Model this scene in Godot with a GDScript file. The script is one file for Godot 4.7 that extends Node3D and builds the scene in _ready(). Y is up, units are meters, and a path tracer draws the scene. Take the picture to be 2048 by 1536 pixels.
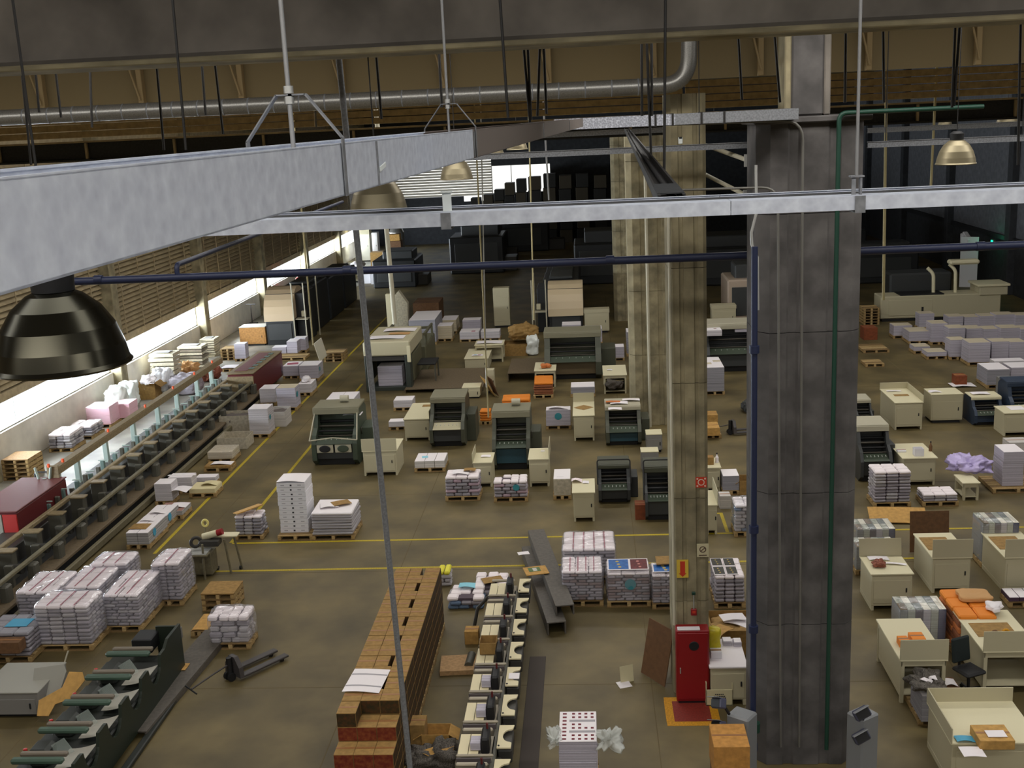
extends Node3D
# A print shop hall seen from a catwalk under its roof. Units are metres, y is up, the hall runs along -z.

var M := {}
var used := {}
var shapes := {}
var rng := RandomNumberGenerator.new()

# ---------- naming and tagging ----------
func numbered(called: String) -> String:
	if not used.has(called):
		used[called] = 0
		return called
	used[called] += 1
	return "%s_%03d" % [called, used[called]]

func tag(o: Node3D, label: String, category: String, group := "") -> void:
	o.set_meta("label", label)
	o.set_meta("category", category)
	if group != "":
		o.set_meta("group", group)

func thing(called: String, label: String, category: String, at: Vector3, turn := 0.0, group := "") -> Node3D:
	var o := Node3D.new()
	o.name = numbered(called)
	add_child(o, true)
	o.position = at
	o.rotation_degrees.y = turn
	tag(o, label, category, group)
	return o

func part(called: String, mesh: Mesh, m: Material, parent: Node3D, at := Vector3.ZERO, turn := Vector3.ZERO, size := Vector3.ONE) -> MeshInstance3D:
	var o := MeshInstance3D.new()
	o.name = called if parent != self else numbered(called)
	o.mesh = mesh
	o.material_override = m
	parent.add_child(o, true)
	o.position = at
	o.rotation_degrees = turn
	o.scale = size
	return o

func struct(called: String, mesh: Mesh, m: Material, at := Vector3.ZERO, parent: Node3D = self) -> MeshInstance3D:
	var o := part(called, mesh, m, parent, at)
	if parent == self:
		o.set_meta("kind", "structure")
	return o

func setting(called: String, at := Vector3.ZERO) -> Node3D:
	var o := Node3D.new()
	o.name = numbered(called)
	add_child(o, true)
	o.position = at
	o.set_meta("kind", "structure")
	return o

func nth(k: int) -> String:
	var tens := ["", "", "twenty", "thirty", "forty"]
	var first := ["", "first", "second", "third", "fourth", "fifth", "sixth", "seventh", "eighth", "ninth", "tenth", "eleventh", "twelfth", "thirteenth", "fourteenth", "fifteenth", "sixteenth", "seventeenth", "eighteenth", "nineteenth"]
	if k < 20:
		return first[k]
	return tens[k / 10] + ("-" + first[k % 10] if k % 10 > 0 else "ieth").replace("tyieth", "tieth") if k % 10 > 0 else {20: "twentieth", 30: "thirtieth"}[k]

# ---------- shapes ----------
func tool() -> SurfaceTool:
	var st := SurfaceTool.new()
	st.begin(Mesh.PRIMITIVE_TRIANGLES)
	return st

func tri(st: SurfaceTool, a: Vector3, b: Vector3, c: Vector3, out: Vector3) -> void:
	var n := (b - a).cross(c - a)
	if n.length_squared() < 1e-16:
		return
	n = n.normalized()
	if n.dot(out) > 0.0:
		st.set_normal(n); st.add_vertex(a)
		st.set_normal(n); st.add_vertex(c)
		st.set_normal(n); st.add_vertex(b)
	else:
		n = -n
		st.set_normal(n); st.add_vertex(a)
		st.set_normal(n); st.add_vertex(b)
		st.set_normal(n); st.add_vertex(c)

func quad(st: SurfaceTool, a: Vector3, b: Vector3, c: Vector3, d: Vector3, out: Vector3) -> void:
	tri(st, a, b, c, out)
	tri(st, a, c, d, out)

# a box about c with its edges taken off by e
func bx(st: SurfaceTool, c: Vector3, s: Vector3, e := 0.0, turn := Basis.IDENTITY) -> void:
	var h := s * 0.5
	e = minf(e, minf(h.x, minf(h.y, h.z)) * 0.8)
	if e <= 0.0:
		for ax in 3:
			for sg: float in [-1.0, 1.0]:
				var n := Vector3.ZERO; n[ax] = sg
				var u := Vector3.ZERO; u[(ax + 1) % 3] = h[(ax + 1) % 3]
				var v := Vector3.ZERO; v[(ax + 2) % 3] = h[(ax + 2) % 3]
				var o := n * h[ax]
				quad(st, c + turn * (o - u - v), c + turn * (o + u - v), c + turn * (o + u + v), c + turn * (o - u + v), turn * n)
		return
	var i := h - Vector3(e, e, e)
	for ax in 3:
		var b := (ax + 1) % 3
		var d := (ax + 2) % 3
		for sg: float in [-1.0, 1.0]:
			var n := Vector3.ZERO; n[ax] = sg
			var u := Vector3.ZERO; u[b] = i[b]
			var v := Vector3.ZERO; v[d] = i[d]
			var o := n * h[ax]
			quad(st, c + turn * (o - u - v), c + turn * (o + u - v), c + turn * (o + u + v), c + turn * (o - u + v), turn * n)
		for s1: float in [-1.0, 1.0]:
			for s2: float in [-1.0, 1.0]:
				var p := Vector3.ZERO; p[b] = s1 * h[b]; p[d] = s2 * i[d]
				var q := Vector3.ZERO; q[b] = s1 * i[b]; q[d] = s2 * h[d]
				var l := Vector3.ZERO; l[ax] = i[ax]
				var n := Vector3.ZERO; n[b] = s1; n[d] = s2
				quad(st, c + turn * (p - l), c + turn * (p + l), c + turn * (q + l), c + turn * (q - l), turn * n)
	for sx: float in [-1.0, 1.0]:
		for sy: float in [-1.0, 1.0]:
			for sz: float in [-1.0, 1.0]:
				tri(st, c + turn * Vector3(sx * h.x, sy * i.y, sz * i.z), c + turn * Vector3(sx * i.x, sy * h.y, sz * i.z), c + turn * Vector3(sx * i.x, sy * i.y, sz * h.z), turn * Vector3(sx, sy, sz))

func box(s: Vector3, e := 0.0) -> Mesh:
	var key := "b%.3f,%.3f,%.3f,%.3f" % [s.x, s.y, s.z, e]
	if not shapes.has(key):
		var st := tool()
		bx(st, Vector3.ZERO, s, e)
		shapes[key] = st.commit()
	return shapes[key]

# a box standing on its origin
func block(s: Vector3, e := 0.0) -> Mesh:
	var key := "k%.3f,%.3f,%.3f,%.3f" % [s.x, s.y, s.z, e]
	if not shapes.has(key):
		var st := tool()
		bx(st, Vector3(0, s.y / 2, 0), s, e)
		shapes[key] = st.commit()
	return shapes[key]

# several boxes in one part: rows of [centre, size]
func boxes(rows: Array, e := 0.0) -> Mesh:
	var st := tool()
	for r in rows:
		bx(st, r[0], r[1], e)
	return st.commit()

func tube(st: SurfaceTool, pts: Array, r: float, n := 10, caps := true) -> void:
	var rings := []
	var side := Vector3.UP
	for k in pts.size():
		var p: Vector3 = pts[k]
		var dir: Vector3
		if k == 0:
			dir = pts[1] - p
		elif k == pts.size() - 1:
			dir = p - pts[k - 1]
		else:
			dir = (pts[k + 1] - p).normalized() + (p - pts[k - 1]).normalized()
		dir = dir.normalized()
		if k == 0 and absf(dir.dot(side)) > 0.9:
			side = Vector3.RIGHT
		var u := (side - dir * dir.dot(side)).normalized()
		side = u
		var v := dir.cross(u)
		var ring := []
		for j in n:
			var a := TAU * j / n
			ring.append([p + (u * cos(a) + v * sin(a)) * r, u * cos(a) + v * sin(a)])
		rings.append(ring)
	for k in rings.size() - 1:
		for j in n:
			var a = rings[k][j]; var b = rings[k][(j + 1) % n]; var c = rings[k + 1][(j + 1) % n]; var d = rings[k + 1][j]
			for t in [[a, b, c], [a, c, d]]:
				var face: Vector3 = (t[1][0] - t[0][0]).cross(t[2][0] - t[0][0])
				var order := [0, 2, 1] if face.dot(t[0][1]) > 0 else [0, 1, 2]
				for o in order:
					st.set_normal(t[o][1]); st.add_vertex(t[o][0])
	if caps:
		for e in [0, rings.size() - 1]:
			var mid: Vector3 = pts[e]
			var out: Vector3 = pts[0] - pts[1] if e == 0 else pts[e] - pts[e - 1]
			for j in n:
				tri(st, mid, rings[e][j][0], rings[e][(j + 1) % n][0], out)

func pipe(pts: Array, r: float, n := 10) -> Mesh:
	var st := tool()
	tube(st, pts, r, n)
	return st.commit()

func rounded(pts: Array, r: float, steps := 5) -> Array:
	var out := [pts[0]]
	for k in range(1, pts.size() - 1):
		var a: Vector3 = pts[k] + (pts[k - 1] - pts[k]).normalized() * r
		var b: Vector3 = pts[k] + (pts[k + 1] - pts[k]).normalized() * r
		for s in steps + 1:
			var t := float(s) / steps
			out.append(a.lerp(pts[k], t).lerp(pts[k].lerp(b, t), t))
	out.append(pts[-1])
	return out

# profile [radius, height] turned about y
func lathe(prof: Array, n := 20) -> Mesh:
	var st := tool()
	for k in prof.size() - 1:
		var p: Vector2 = prof[k]; var q: Vector2 = prof[k + 1]
		var s := Vector2(q.y - p.y, p.x - q.x).normalized()
		for j in n:
			var a := TAU * j / n; var b := TAU * (j + 1) / n
			var pa := Vector3(cos(a) * p.x, p.y, sin(a) * p.x); var pb := Vector3(cos(b) * p.x, p.y, sin(b) * p.x)
			var qa := Vector3(cos(a) * q.x, q.y, sin(a) * q.x); var qb := Vector3(cos(b) * q.x, q.y, sin(b) * q.x)
			var na := Vector3(cos(a) * s.x, s.y, sin(a) * s.x); var nb := Vector3(cos(b) * s.x, s.y, sin(b) * s.x)
			for v in [[pa, na], [qb, nb], [qa, na], [pa, na], [pb, nb], [qb, nb]]:
				st.set_normal(v[1]); st.add_vertex(v[0])
	return st.commit()

# polygon in the x-y plane (counter-clockwise) pushed along z by d, centred
func prism(poly: PackedVector2Array, d: float) -> Mesh:
	var st := tool()
	var idx := Geometry2D.triangulate_polygon(poly)
	for k in range(0, idx.size(), 3):
		for s: float in [-1.0, 1.0]:
			var z := s * d / 2
			tri(st, Vector3(poly[idx[k]].x, poly[idx[k]].y, z), Vector3(poly[idx[k + 1]].x, poly[idx[k + 1]].y, z), Vector3(poly[idx[k + 2]].x, poly[idx[k + 2]].y, z), Vector3(0, 0, s))
	var turn := 1.0 if not Geometry2D.is_polygon_clockwise(poly) else -1.0
	for k in poly.size():
		var a := poly[k]; var b := poly[(k + 1) % poly.size()]
		var out := Vector3(b.y - a.y, a.x - b.x, 0) * turn
		quad(st, Vector3(a.x, a.y, -d / 2), Vector3(b.x, b.y, -d / 2), Vector3(b.x, b.y, d / 2), Vector3(a.x, a.y, d / 2), out)
	return st.commit()

# polygon given in z-y (side view), pushed along x
func sideprism(poly: PackedVector2Array, d: float) -> Mesh:
	var p := PackedVector2Array()
	for v in poly:
		p.append(Vector2(-v.x, v.y))
	var m := prism(p, d)
	var st := tool()
	st.append_from(m, 0, Transform3D(Basis(Vector3.UP, PI / 2), Vector3.ZERO))
	return st.commit()

# a bent slab: a grid over w x d whose height comes from f(u, v), t thick
func slab(w: float, d: float, t: float, f: Callable, n := 6) -> Mesh:
	var st := tool()
	var g := []
	for i in n + 1:
		var row := []
		for j in n + 1:
			var u := float(i) / n; var v := float(j) / n
			row.append(Vector3((u - 0.5) * w, f.call(u, v), (v - 0.5) * d))
		g.append(row)
	var dn := Vector3(0, -t, 0)
	for i in n:
		for j in n:
			quad(st, g[i][j], g[i + 1][j], g[i + 1][j + 1], g[i][j + 1], Vector3.UP)
			quad(st, g[i][j] + dn, g[i + 1][j] + dn, g[i + 1][j + 1] + dn, g[i][j + 1] + dn, Vector3.DOWN)
	for i in n:
		quad(st, g[i][0], g[i + 1][0], g[i + 1][0] + dn, g[i][0] + dn, Vector3(0, 0, -1))
		quad(st, g[i][n], g[i + 1][n], g[i + 1][n] + dn, g[i][n] + dn, Vector3(0, 0, 1))
		quad(st, g[0][i], g[0][i + 1], g[0][i + 1] + dn, g[0][i] + dn, Vector3(-1, 0, 0))
		quad(st, g[n][i], g[n][i + 1], g[n][i + 1] + dn, g[n][i] + dn, Vector3(1, 0, 0))
	return st.commit()

# a soft lump over w x d x h: a rounded box pushed about by noise
func lump(s: Vector3, round_ := 4.0, rough := 0.1, seed_ := 1, n := 14, freq := 2.0) -> Mesh:
	var noise := FastNoiseLite.new()
	noise.seed = seed_
	noise.frequency = freq
	var st := tool()
	st.set_smooth_group(0)
	for face in 5:
		for i in n:
			for j in n:
				var q := []
				for c in [[0, 0], [1, 0], [1, 1], [0, 1]]:
					var a: float = (i + c[0]) * 2.0 / n - 1.0; var b: float = (j + c[1]) * 2.0 / n - 1.0
					var p: Vector3 = [Vector3(a, 1, -b), Vector3(1, b, -a), Vector3(-1, b, a), Vector3(a, b, 1), Vector3(-a, b, -1)][face]
					var l := pow(pow(absf(p.x), round_) + pow(absf(p.y), round_) + pow(absf(p.z), round_), 1.0 / round_)
					p = p / l
					p = Vector3(p.x * s.x / 2, (p.y + 1) * s.y / 2, p.z * s.z / 2)
					var k := noise.get_noise_3d(p.x, p.y, p.z) + 0.5 * noise.get_noise_3d(p.x * 2.3 + 9, p.y * 2.3, p.z * 2.3)
					var away := (p - Vector3(0, s.y * 0.4, 0)).normalized()
					p += away * k * rough * minf(1.0, p.y / (s.y * 0.2) + 0.2)
					p.y = maxf(p.y, 0.0)
					q.append(p)
				for t in [[0, 2, 1], [0, 3, 2]]:
					for o in t:
						st.add_vertex(q[o])
	st.index()
	st.generate_normals()
	return st.commit()

# ---------- materials ----------
func noise_tex(freq: float, lo: Color, hi: Color, size := 512, seed_ := 1, kind := FastNoiseLite.TYPE_SIMPLEX_SMOOTH, oct := 5) -> NoiseTexture2D:
	var n := FastNoiseLite.new()
	n.noise_type = kind
	n.seed = seed_
	n.frequency = freq
	n.fractal_octaves = oct
	var t := NoiseTexture2D.new()
	t.width = size
	t.height = size
	t.seamless = true
	t.noise = n
	var g := Gradient.new()
	g.set_color(0, lo)
	g.set_color(1, hi)
	t.color_ramp = g
	return t

func mat(c: Color, rough := 0.8, metal := 0.0) -> StandardMaterial3D:
	var m := StandardMaterial3D.new()
	m.albedo_color = c
	m.roughness = rough
	m.metallic = metal
	return m

func textured(c: Color, t: Texture2D, scale_: float, rough := 0.8, metal := 0.0) -> StandardMaterial3D:
	var m := mat(c, rough, metal)
	m.albedo_texture = t
	m.uv1_triplanar = true
	m.uv1_world_triplanar = true
	m.uv1_scale = Vector3.ONE * scale_
	return m

func rgb8(r: int, g: int, b: int) -> Color:
	return Color(r / 255.0, g / 255.0, b / 255.0)

# fine sheets seen edge-on: a picture of thin level lines, repeated
func edges_tex(seed_: int, lo: float) -> ImageTexture:
	var r := RandomNumberGenerator.new()
	r.seed = seed_
	var im := Image.create(64, 256, false, Image.FORMAT_RGB8)
	for y in 256:
		var v := r.randf_range(lo, 1.0)
		for x in 64:
			var k := clampf(v + r.randf_range(-0.03, 0.03), 0, 1)
			im.set_pixel(x, y, Color(k, k, k))
	return ImageTexture.create_from_image(im)

func _ready() -> void:
	rng.seed = 7
	lens_and_light()
	materials()
	shell()
	overhead()
	columns()
	floor_marks()
	place_things()

# ---------- camera, sky, lights, exposure ----------
func lens_and_light() -> void:
	var cam := Camera3D.new()
	cam.name = "camera"
	cam.fov = 37.612
	cam.near = 0.05
	cam.far = 400.0
	cam.rotation_order = EULER_ORDER_YXZ
	cam.rotation_degrees = Vector3(-13.19, 4.156, -2.686)
	cam.position = Vector3(0, 11, 0)
	add_child(cam)
	cam.make_current()
	var env := Environment.new()
	env.tonemap_mode = Environment.TONE_MAPPER_LINEAR
	env.tonemap_exposure = 1.0
	env.background_mode = Environment.BG_SKY
	var sky := Sky.new()
	var sm := ProceduralSkyMaterial.new()
	sm.sky_top_color = Color(0.75, 0.82, 0.92)
	sm.sky_horizon_color = Color(0.93, 0.95, 0.97)
	sm.ground_horizon_color = Color(0.9, 0.9, 0.88)
	sm.ground_bottom_color = Color(0.7, 0.7, 0.68)
	sm.sky_energy_multiplier = 1.6
	sm.ground_energy_multiplier = 1.6
	sm.sun_angle_max = 0.0
	sky.sky_material = sm
	env.sky = sky
	env.sdfgi_enabled = true
	env.ssao_enabled = true
	env.ssil_enabled = true
	var we := WorldEnvironment.new()
	we.name = "world_environment"
	we.environment = env
	add_child(we)
	# frosted skylights across the roof: [z, x from, x to, light]
	for s in [[3.0, -16.0, 22.0, 250.0], [-5.0, -16.0, 22.0, 28.0], [-15.0, -16.0, 22.0, 120.0], [-29.0, -16.0, 22.0, 125.0], [-40.0, -16.0, 22.0, 120.0], [-51.0, -16.0, 22.0, 60.0]]:
		area_light("skylight_lamp", Vector3((s[1] + s[2]) / 2, 13.3, s[0]), Vector3(-90, 0, 0), Vector2(s[2] - s[1], 1.6), Color(1.0, 0.98, 0.95), s[3])
	# daylight through the strip windows, bay by bay
	for k in 7:
		var z := -29.0 - 11.0 * k
		area_light("window_daylight", Vector3(-20.62, 1.9, z), Vector3(0, -90, 0), Vector2(10.2, 1.0), Color(0.93, 0.97, 1.0), 170.0)
	area_light("window_daylight", Vector3(-6.0, 5.7, -105.6), Vector3(0, 180, 0), Vector2(5.0, 2.4), Color(1, 1, 0.97), 10.0)

func area_light(called: String, at: Vector3, turn: Vector3, size: Vector2, c: Color, energy: float) -> void:
	var l := AreaLight3D.new()
	l.name = numbered(called)
	l.area_size = size
	l.light_color = c
	l.light_energy = energy
	l.area_range = 90.0
	l.area_attenuation = 2.0
	l.shadow_enabled = true
	add_child(l)
	l.position = at
	l.rotation_degrees = turn

func materials() -> void:
	var blot := noise_tex(0.006, Color(0.62, 0.62, 0.62), Color(1, 1, 1), 1024, 3)
	var fine := noise_tex(0.05, Color(0.75, 0.75, 0.75), Color(1, 1, 1), 512, 5)
	var streak := noise_tex(0.02, Color(0.8, 0.8, 0.8), Color(1, 1, 1), 512, 8, FastNoiseLite.TYPE_PERLIN)
	M.floor = textured(rgb8(122, 107, 68), blot, 0.07, 0.55)
	M.floor.detail_enabled = false
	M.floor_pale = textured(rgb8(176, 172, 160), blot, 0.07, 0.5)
	M.joint = mat(rgb8(98, 86, 58), 0.9)
	M.yellow_paint = textured(rgb8(200, 176, 30), fine, 0.8, 0.6)
	M.red_paint = textured(rgb8(150, 52, 40), fine, 0.8, 0.6)
	M.amber_paint = textured(rgb8(226, 160, 20), fine, 0.8, 0.6)
	M.wall = textured(rgb8(226, 219, 204), noise_tex(0.01, Color(0.9, 0.9, 0.9), Color(1, 1, 1), 512, 9), 0.2, 0.85)
	M.wall_grey = textured(rgb8(116, 118, 124), streak, 0.3, 0.85)
	M.wall_dark = textured(rgb8(60, 62, 66), streak, 0.3, 0.85)
	M.concrete = textured(rgb8(108, 104, 102), blot, 0.22, 0.9)
	M.concrete_pale = textured(rgb8(176, 164, 130), blot, 0.22, 0.9)
	M.louvre = textured(rgb8(186, 168, 132), streak, 0.4, 0.7)
	M.roof_panel = mat(rgb8(130, 114, 80), 0.8)
	M.rib = mat(rgb8(160, 138, 98), 0.8)
	M.plank = textured(rgb8(208, 182, 132), streak, 0.8, 0.8)
	M.girder = textured(rgb8(148, 140, 130), blot, 0.15, 0.9)
	M.dark_steel = textured(rgb8(52, 54, 56), fine, 0.6, 0.6, 0.3)
	M.zinc = textured(rgb8(226, 232, 242), noise_tex(0.03, Color(0.84, 0.84, 0.86), Color(1, 1, 1), 512, 21, FastNoiseLite.TYPE_CELLULAR, 3), 1.6, 0.5, 0.1)
	M.zinc_spangle_glint = textured(rgb8(240, 243, 250), noise_tex(0.06, Color(0.55, 0.55, 0.58), Color(1, 1, 1), 512, 23, FastNoiseLite.TYPE_CELLULAR, 2), 1.2, 0.28, 0.3)  # spangled zinc, its bright base colour standing in for a reflection
	M.tray_falloff = mat(rgb8(122, 112, 106), 0.6, 0.1)  # darker zinc: light falloff along the tray put into the colour
	M.zinc_dull = textured(rgb8(150, 152, 156), fine, 1.0, 0.6, 0.3)
	M.rod = mat(rgb8(150, 150, 150), 0.5, 0.5)
	M.wire = mat(rgb8(38, 36, 34), 0.6, 0.2)
	M.pale_wire = mat(rgb8(176, 164, 120), 0.6, 0.1)
	M.blue_pipe = mat(rgb8(30, 38, 68), 0.5)
	M.green_pipe = mat(rgb8(22, 62, 48), 0.5)
	M.steel_tube = mat(rgb8(190, 190, 186), 0.4, 0.5)
	M.mirror = mat(rgb8(66, 64, 54), 0.24, 0.92)
	M.mirror_dull = mat(rgb8(140, 130, 104), 0.45, 0.6)
	M.black = mat(rgb8(22, 22, 24), 0.6)
	M.glass = mat(Color(0.9, 0.95, 1.0, 0.12), 0.05)
	M.glass.transparency = BaseMaterial3D.TRANSPARENCY_ALPHA
	M.frosted = mat(rgb8(240, 244, 248), 0.5)
	M.frosted.emission_enabled = true
	M.frosted.emission = Color(0.96, 0.98, 1.0)
	M.frosted.emission_energy_multiplier = 1.5
	M.fire_red = mat(rgb8(140, 18, 24), 0.45)
	M.white_paper = mat(rgb8(236, 230, 232), 0.8)
	M.sign_red = mat(rgb8(200, 60, 36), 0.5)
	M.sign_pale = mat(rgb8(226, 200, 180), 0.5)
	M.sign_cream = mat(rgb8(206, 196, 160), 0.6)
	M.sign_brown = mat(rgb8(96, 76, 60), 0.6)
	M.sign_yellow = mat(rgb8(222, 190, 70), 0.5)
	M.pale_tube = mat(rgb8(196, 190, 168), 0.5, 0.1)
	M.frost_tape = mat(rgb8(226, 232, 230), 0.6)
	M.duct = textured(rgb8(160, 158, 152), fine, 1.5, 0.35, 0.6)
	# goods and machines
	M.wood = textured(rgb8(180, 150, 98), streak, 2.0, 0.85)
	M.wood_pale = textured(rgb8(198, 168, 116), streak, 2.0, 0.85)
	M.wood_dark = textured(rgb8(142, 114, 72), streak, 2.0, 0.85)
	M.wood_light = textured(rgb8(200, 160, 112), streak, 1.5, 0.8)
	var lines := edges_tex(4, 0.72)
	var lines_dark := edges_tex(6, 0.5)
	M.paper_edge = textured(rgb8(226, 220, 224), lines, 1.1, 0.85)
	M.paper_white = textured(rgb8(228, 222, 216), lines, 1.1, 0.85)
	M.paper_lilac = textured(rgb8(208, 202, 215), lines, 1.1, 0.8)
	M.paper_grey = textured(rgb8(170, 168, 176), lines, 1.1, 0.85)
	M.paper_cream = textured(rgb8(228, 214, 184), lines, 1.1, 0.85)
	M.paper_yellow = mat(rgb8(216, 204, 160), 0.85)
	M.paper_mixed = textured(rgb8(216, 212, 210), lines_dark, 0.8, 0.85)
	M.bundle_white = textured(rgb8(224, 218, 222), lines_dark, 2.2, 0.7)
	M.bundle_lilac = textured(rgb8(202, 194, 204), lines_dark, 2.2, 0.7)
	M.bundle_grey = textured(rgb8(182, 176, 184), lines_dark, 2.2, 0.7)
	M.bundle_pink = textured(rgb8(220, 190, 204), lines_dark, 2.2, 0.7)
	M.bundle_brown = textured(rgb8(168, 142, 140), lines_dark, 2.2, 0.7)
	M.bundle_blue = textured(rgb8(120, 146, 180), lines_dark, 2.2, 0.7)
	M.bundle_purple = textured(rgb8(96, 66, 92), lines_dark, 2.2, 0.7)
	M.bundle_top = mat(rgb8(240, 230, 232), 0.7)
	M.bundle_gap = mat(rgb8(88, 76, 84), 0.9)
	M.strip_red = mat(rgb8(160, 72, 92), 0.7)
	M.strip_dull = mat(rgb8(150, 110, 96), 0.8)
	M.film = mat(Color(0.95, 0.95, 1.0, 0.10), 0.12)
	M.film.transparency = BaseMaterial3D.TRANSPARENCY_ALPHA
	M.film_clear = mat(Color(0.9, 0.92, 0.9, 0.35), 0.2)
	M.film_clear.transparency = BaseMaterial3D.TRANSPARENCY_ALPHA
	M.film_white = mat(Color(0.92, 0.93, 0.95), 0.25)
	M.clear_plastic = mat(Color(0.8, 0.85, 0.82, 0.25), 0.1)
	M.clear_plastic.transparency = BaseMaterial3D.TRANSPARENCY_ALPHA
	M.blue_tape = mat(rgb8(70, 160, 196), 0.5)
	M.blue_slip = mat(rgb8(140, 206, 224), 0.6)
	M.teal_tape = mat(rgb8(58, 140, 152), 0.5)
	M.pink_wrap = mat(rgb8(236, 190, 202), 0.5)
	M.pink_pale = mat(rgb8(240, 224, 226), 0.6)
	M.sack_white = mat(rgb8(226, 230, 226), 0.6)
	M.kraft = mat(rgb8(196, 150, 96), 0.7)
	M.waste_red = textured(rgb8(190, 130, 104), noise_tex(0.03, Color(0.4, 0.3, 0.3), Color(1, 0.9, 0.85), 512, 31), 1.6, 0.8)
	M.waste_dark = textured(rgb8(150, 140, 128), noise_tex(0.04, Color(0.15, 0.15, 0.15), Color(1, 1, 1), 512, 33), 1.6, 0.8)
	M.lilac_film = mat(rgb8(190, 176, 222), 0.3)
	M.card = textured(rgb8(168, 132, 74), streak, 1.0, 0.85)
	M.card_light = textured(rgb8(206, 160, 88), streak, 1.0, 0.85)
	M.card_dark = textured(rgb8(122, 88, 58), streak, 1.0, 0.85)
	M.card_red = textured(rgb8(142, 74, 40), streak, 1.0, 0.85)
	M.card_orange = textured(rgb8(206, 148, 74), streak, 1.0, 0.85)
	M.card_tape = mat(rgb8(150, 104, 62), 0.5)
	M.card_grey = textured(rgb8(200, 190, 168), streak, 1.0, 0.85)
	M.bin_dark = mat(rgb8(96, 88, 84), 0.9)
	M.carton_white = mat(rgb8(228, 226, 230), 0.75)
	M.carton_cream = mat(rgb8(206, 198, 160), 0.6)
	M.carton_seam = mat(rgb8(196, 190, 196), 0.7)
	M.carton_spot = textured(rgb8(222, 218, 224), noise_tex(0.03, Color(0.6, 0.6, 0.65), Color(1, 1, 1), 256, 41), 2.0, 0.75)
	M.carton_green = textured(rgb8(100, 80, 48), noise_tex(0.012, Color(0.4, 0.5, 0.3), Color(0.9, 0.66, 0.4), 512, 43), 1.3, 0.7)
	M.carton_red = textured(rgb8(140, 84, 48), noise_tex(0.012, Color(0.7, 0.3, 0.3), Color(1, 0.95, 0.8), 512, 45), 1.3, 0.7)
	M.orange = mat(rgb8(226, 132, 36), 0.7)
	M.orange_side = textured(rgb8(186, 112, 70), lines_dark, 1.6, 0.8)
	M.orange_dull = mat(rgb8(200, 116, 60), 0.8)
	M.yellow_card = mat(rgb8(222, 214, 60), 0.6)
	M.yellow_bag = mat(rgb8(206, 190, 44), 0.35)
	M.tape_cream = mat(rgb8(220, 206, 120), 0.5)
	M.panel_white = mat(rgb8(214, 208, 188), 0.6)
	M.panel_pale = textured(rgb8(214, 206, 180), streak, 1.0, 0.8)
	M.panel_dark = textured(rgb8(132, 122, 104), streak, 1.0, 0.8)
	M.print_dark = mat(rgb8(52, 50, 56), 0.7)
	M.print_grey = mat(rgb8(160, 156, 160), 0.8)
	M.print_maroon = mat(rgb8(110, 36, 46), 0.7)
	M.print_blue = textured(rgb8(40, 116, 190), noise_tex(0.02, Color(0.6, 0.7, 0.8), Color(1, 1, 1), 256, 51), 1.5, 0.35)
	M.print_red = textured(rgb8(122, 26, 40), noise_tex(0.02, Color(0.6, 0.6, 0.6), Color(1, 1, 1), 256, 53), 1.5, 0.35)
	M.print_black = textured(rgb8(58, 54, 46), noise_tex(0.03, Color(0.4, 0.4, 0.4), Color(1, 1, 0.9), 256, 55), 1.5, 0.4)
	M.print_gold = mat(rgb8(206, 176, 84), 0.5)
	M.print_rose = mat(rgb8(206, 140, 130), 0.5)
	M.label_green = mat(rgb8(84, 110, 62), 0.6)
	M.stripe_a = textured(rgb8(150, 152, 150), lines, 2.0, 0.6)
	M.stripe_b = textured(rgb8(196, 200, 184), lines, 2.0, 0.6)
	M.stripe_c = textured(rgb8(112, 102, 104), lines, 2.0, 0.6)
	M.stripe_d = textured(rgb8(206, 202, 206), lines, 2.0, 0.6)
	M.stripe_e = textured(rgb8(96, 100, 124), lines, 2.0, 0.6)
	var cover := noise_tex(0.015, Color(0.45, 0.5, 0.4), Color(1, 1, 1), 256, 57)
	M.cover_white = textured(rgb8(236, 232, 228), cover, 1.2, 0.4)
	M.cover_pale = mat(rgb8(226, 222, 204), 0.4)
	M.cover_brown = textured(rgb8(150, 124, 96), cover, 1.2, 0.4)
	M.cover_grey = textured(rgb8(150, 156, 160), cover, 1.2, 0.4)
	M.desk = mat(rgb8(186, 178, 148), 0.65)
	M.desk_top = mat(rgb8(214, 206, 172), 0.6)
	M.cab_grey = mat(rgb8(128, 126, 122), 0.6)
	M.cab_grey_top = mat(rgb8(150, 148, 138), 0.6)
	M.counter_tan = textured(rgb8(206, 150, 84), streak, 1.0, 0.7)
	M.counter_top = mat(rgb8(206, 206, 196), 0.5)
	M.press_green = mat(rgb8(62, 72, 58), 0.5)
	M.press_olive = mat(rgb8(72, 74, 60), 0.5)
	M.press_hood = mat(rgb8(126, 122, 100), 0.5)
	M.press_pale = mat(rgb8(176, 170, 148), 0.5)
	M.press_dark = mat(rgb8(56, 58, 58), 0.5)
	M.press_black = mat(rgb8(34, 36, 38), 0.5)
	M.press_teal = mat(rgb8(36, 66, 76), 0.5)
	M.press_navy = mat(rgb8(40, 54, 74), 0.5)
	M.press_brown = mat(rgb8(96, 82, 58), 0.6)
	M.hood_tan = mat(rgb8(196, 174, 142), 0.45)
	M.hood_beige = mat(rgb8(206, 186, 152), 0.45)
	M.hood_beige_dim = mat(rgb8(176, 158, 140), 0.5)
	M.roller = mat(rgb8(74, 70, 62), 0.4, 0.6)
	M.jack = mat(rgb8(66, 62, 62), 0.5)
	M.chair_back = mat(rgb8(24, 34, 34), 0.8)
	M.bed_dark = textured(rgb8(98, 92, 84), streak, 1.2, 0.6)
	M.bed_brown = textured(rgb8(112, 96, 72), streak, 1.2, 0.75)
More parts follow.
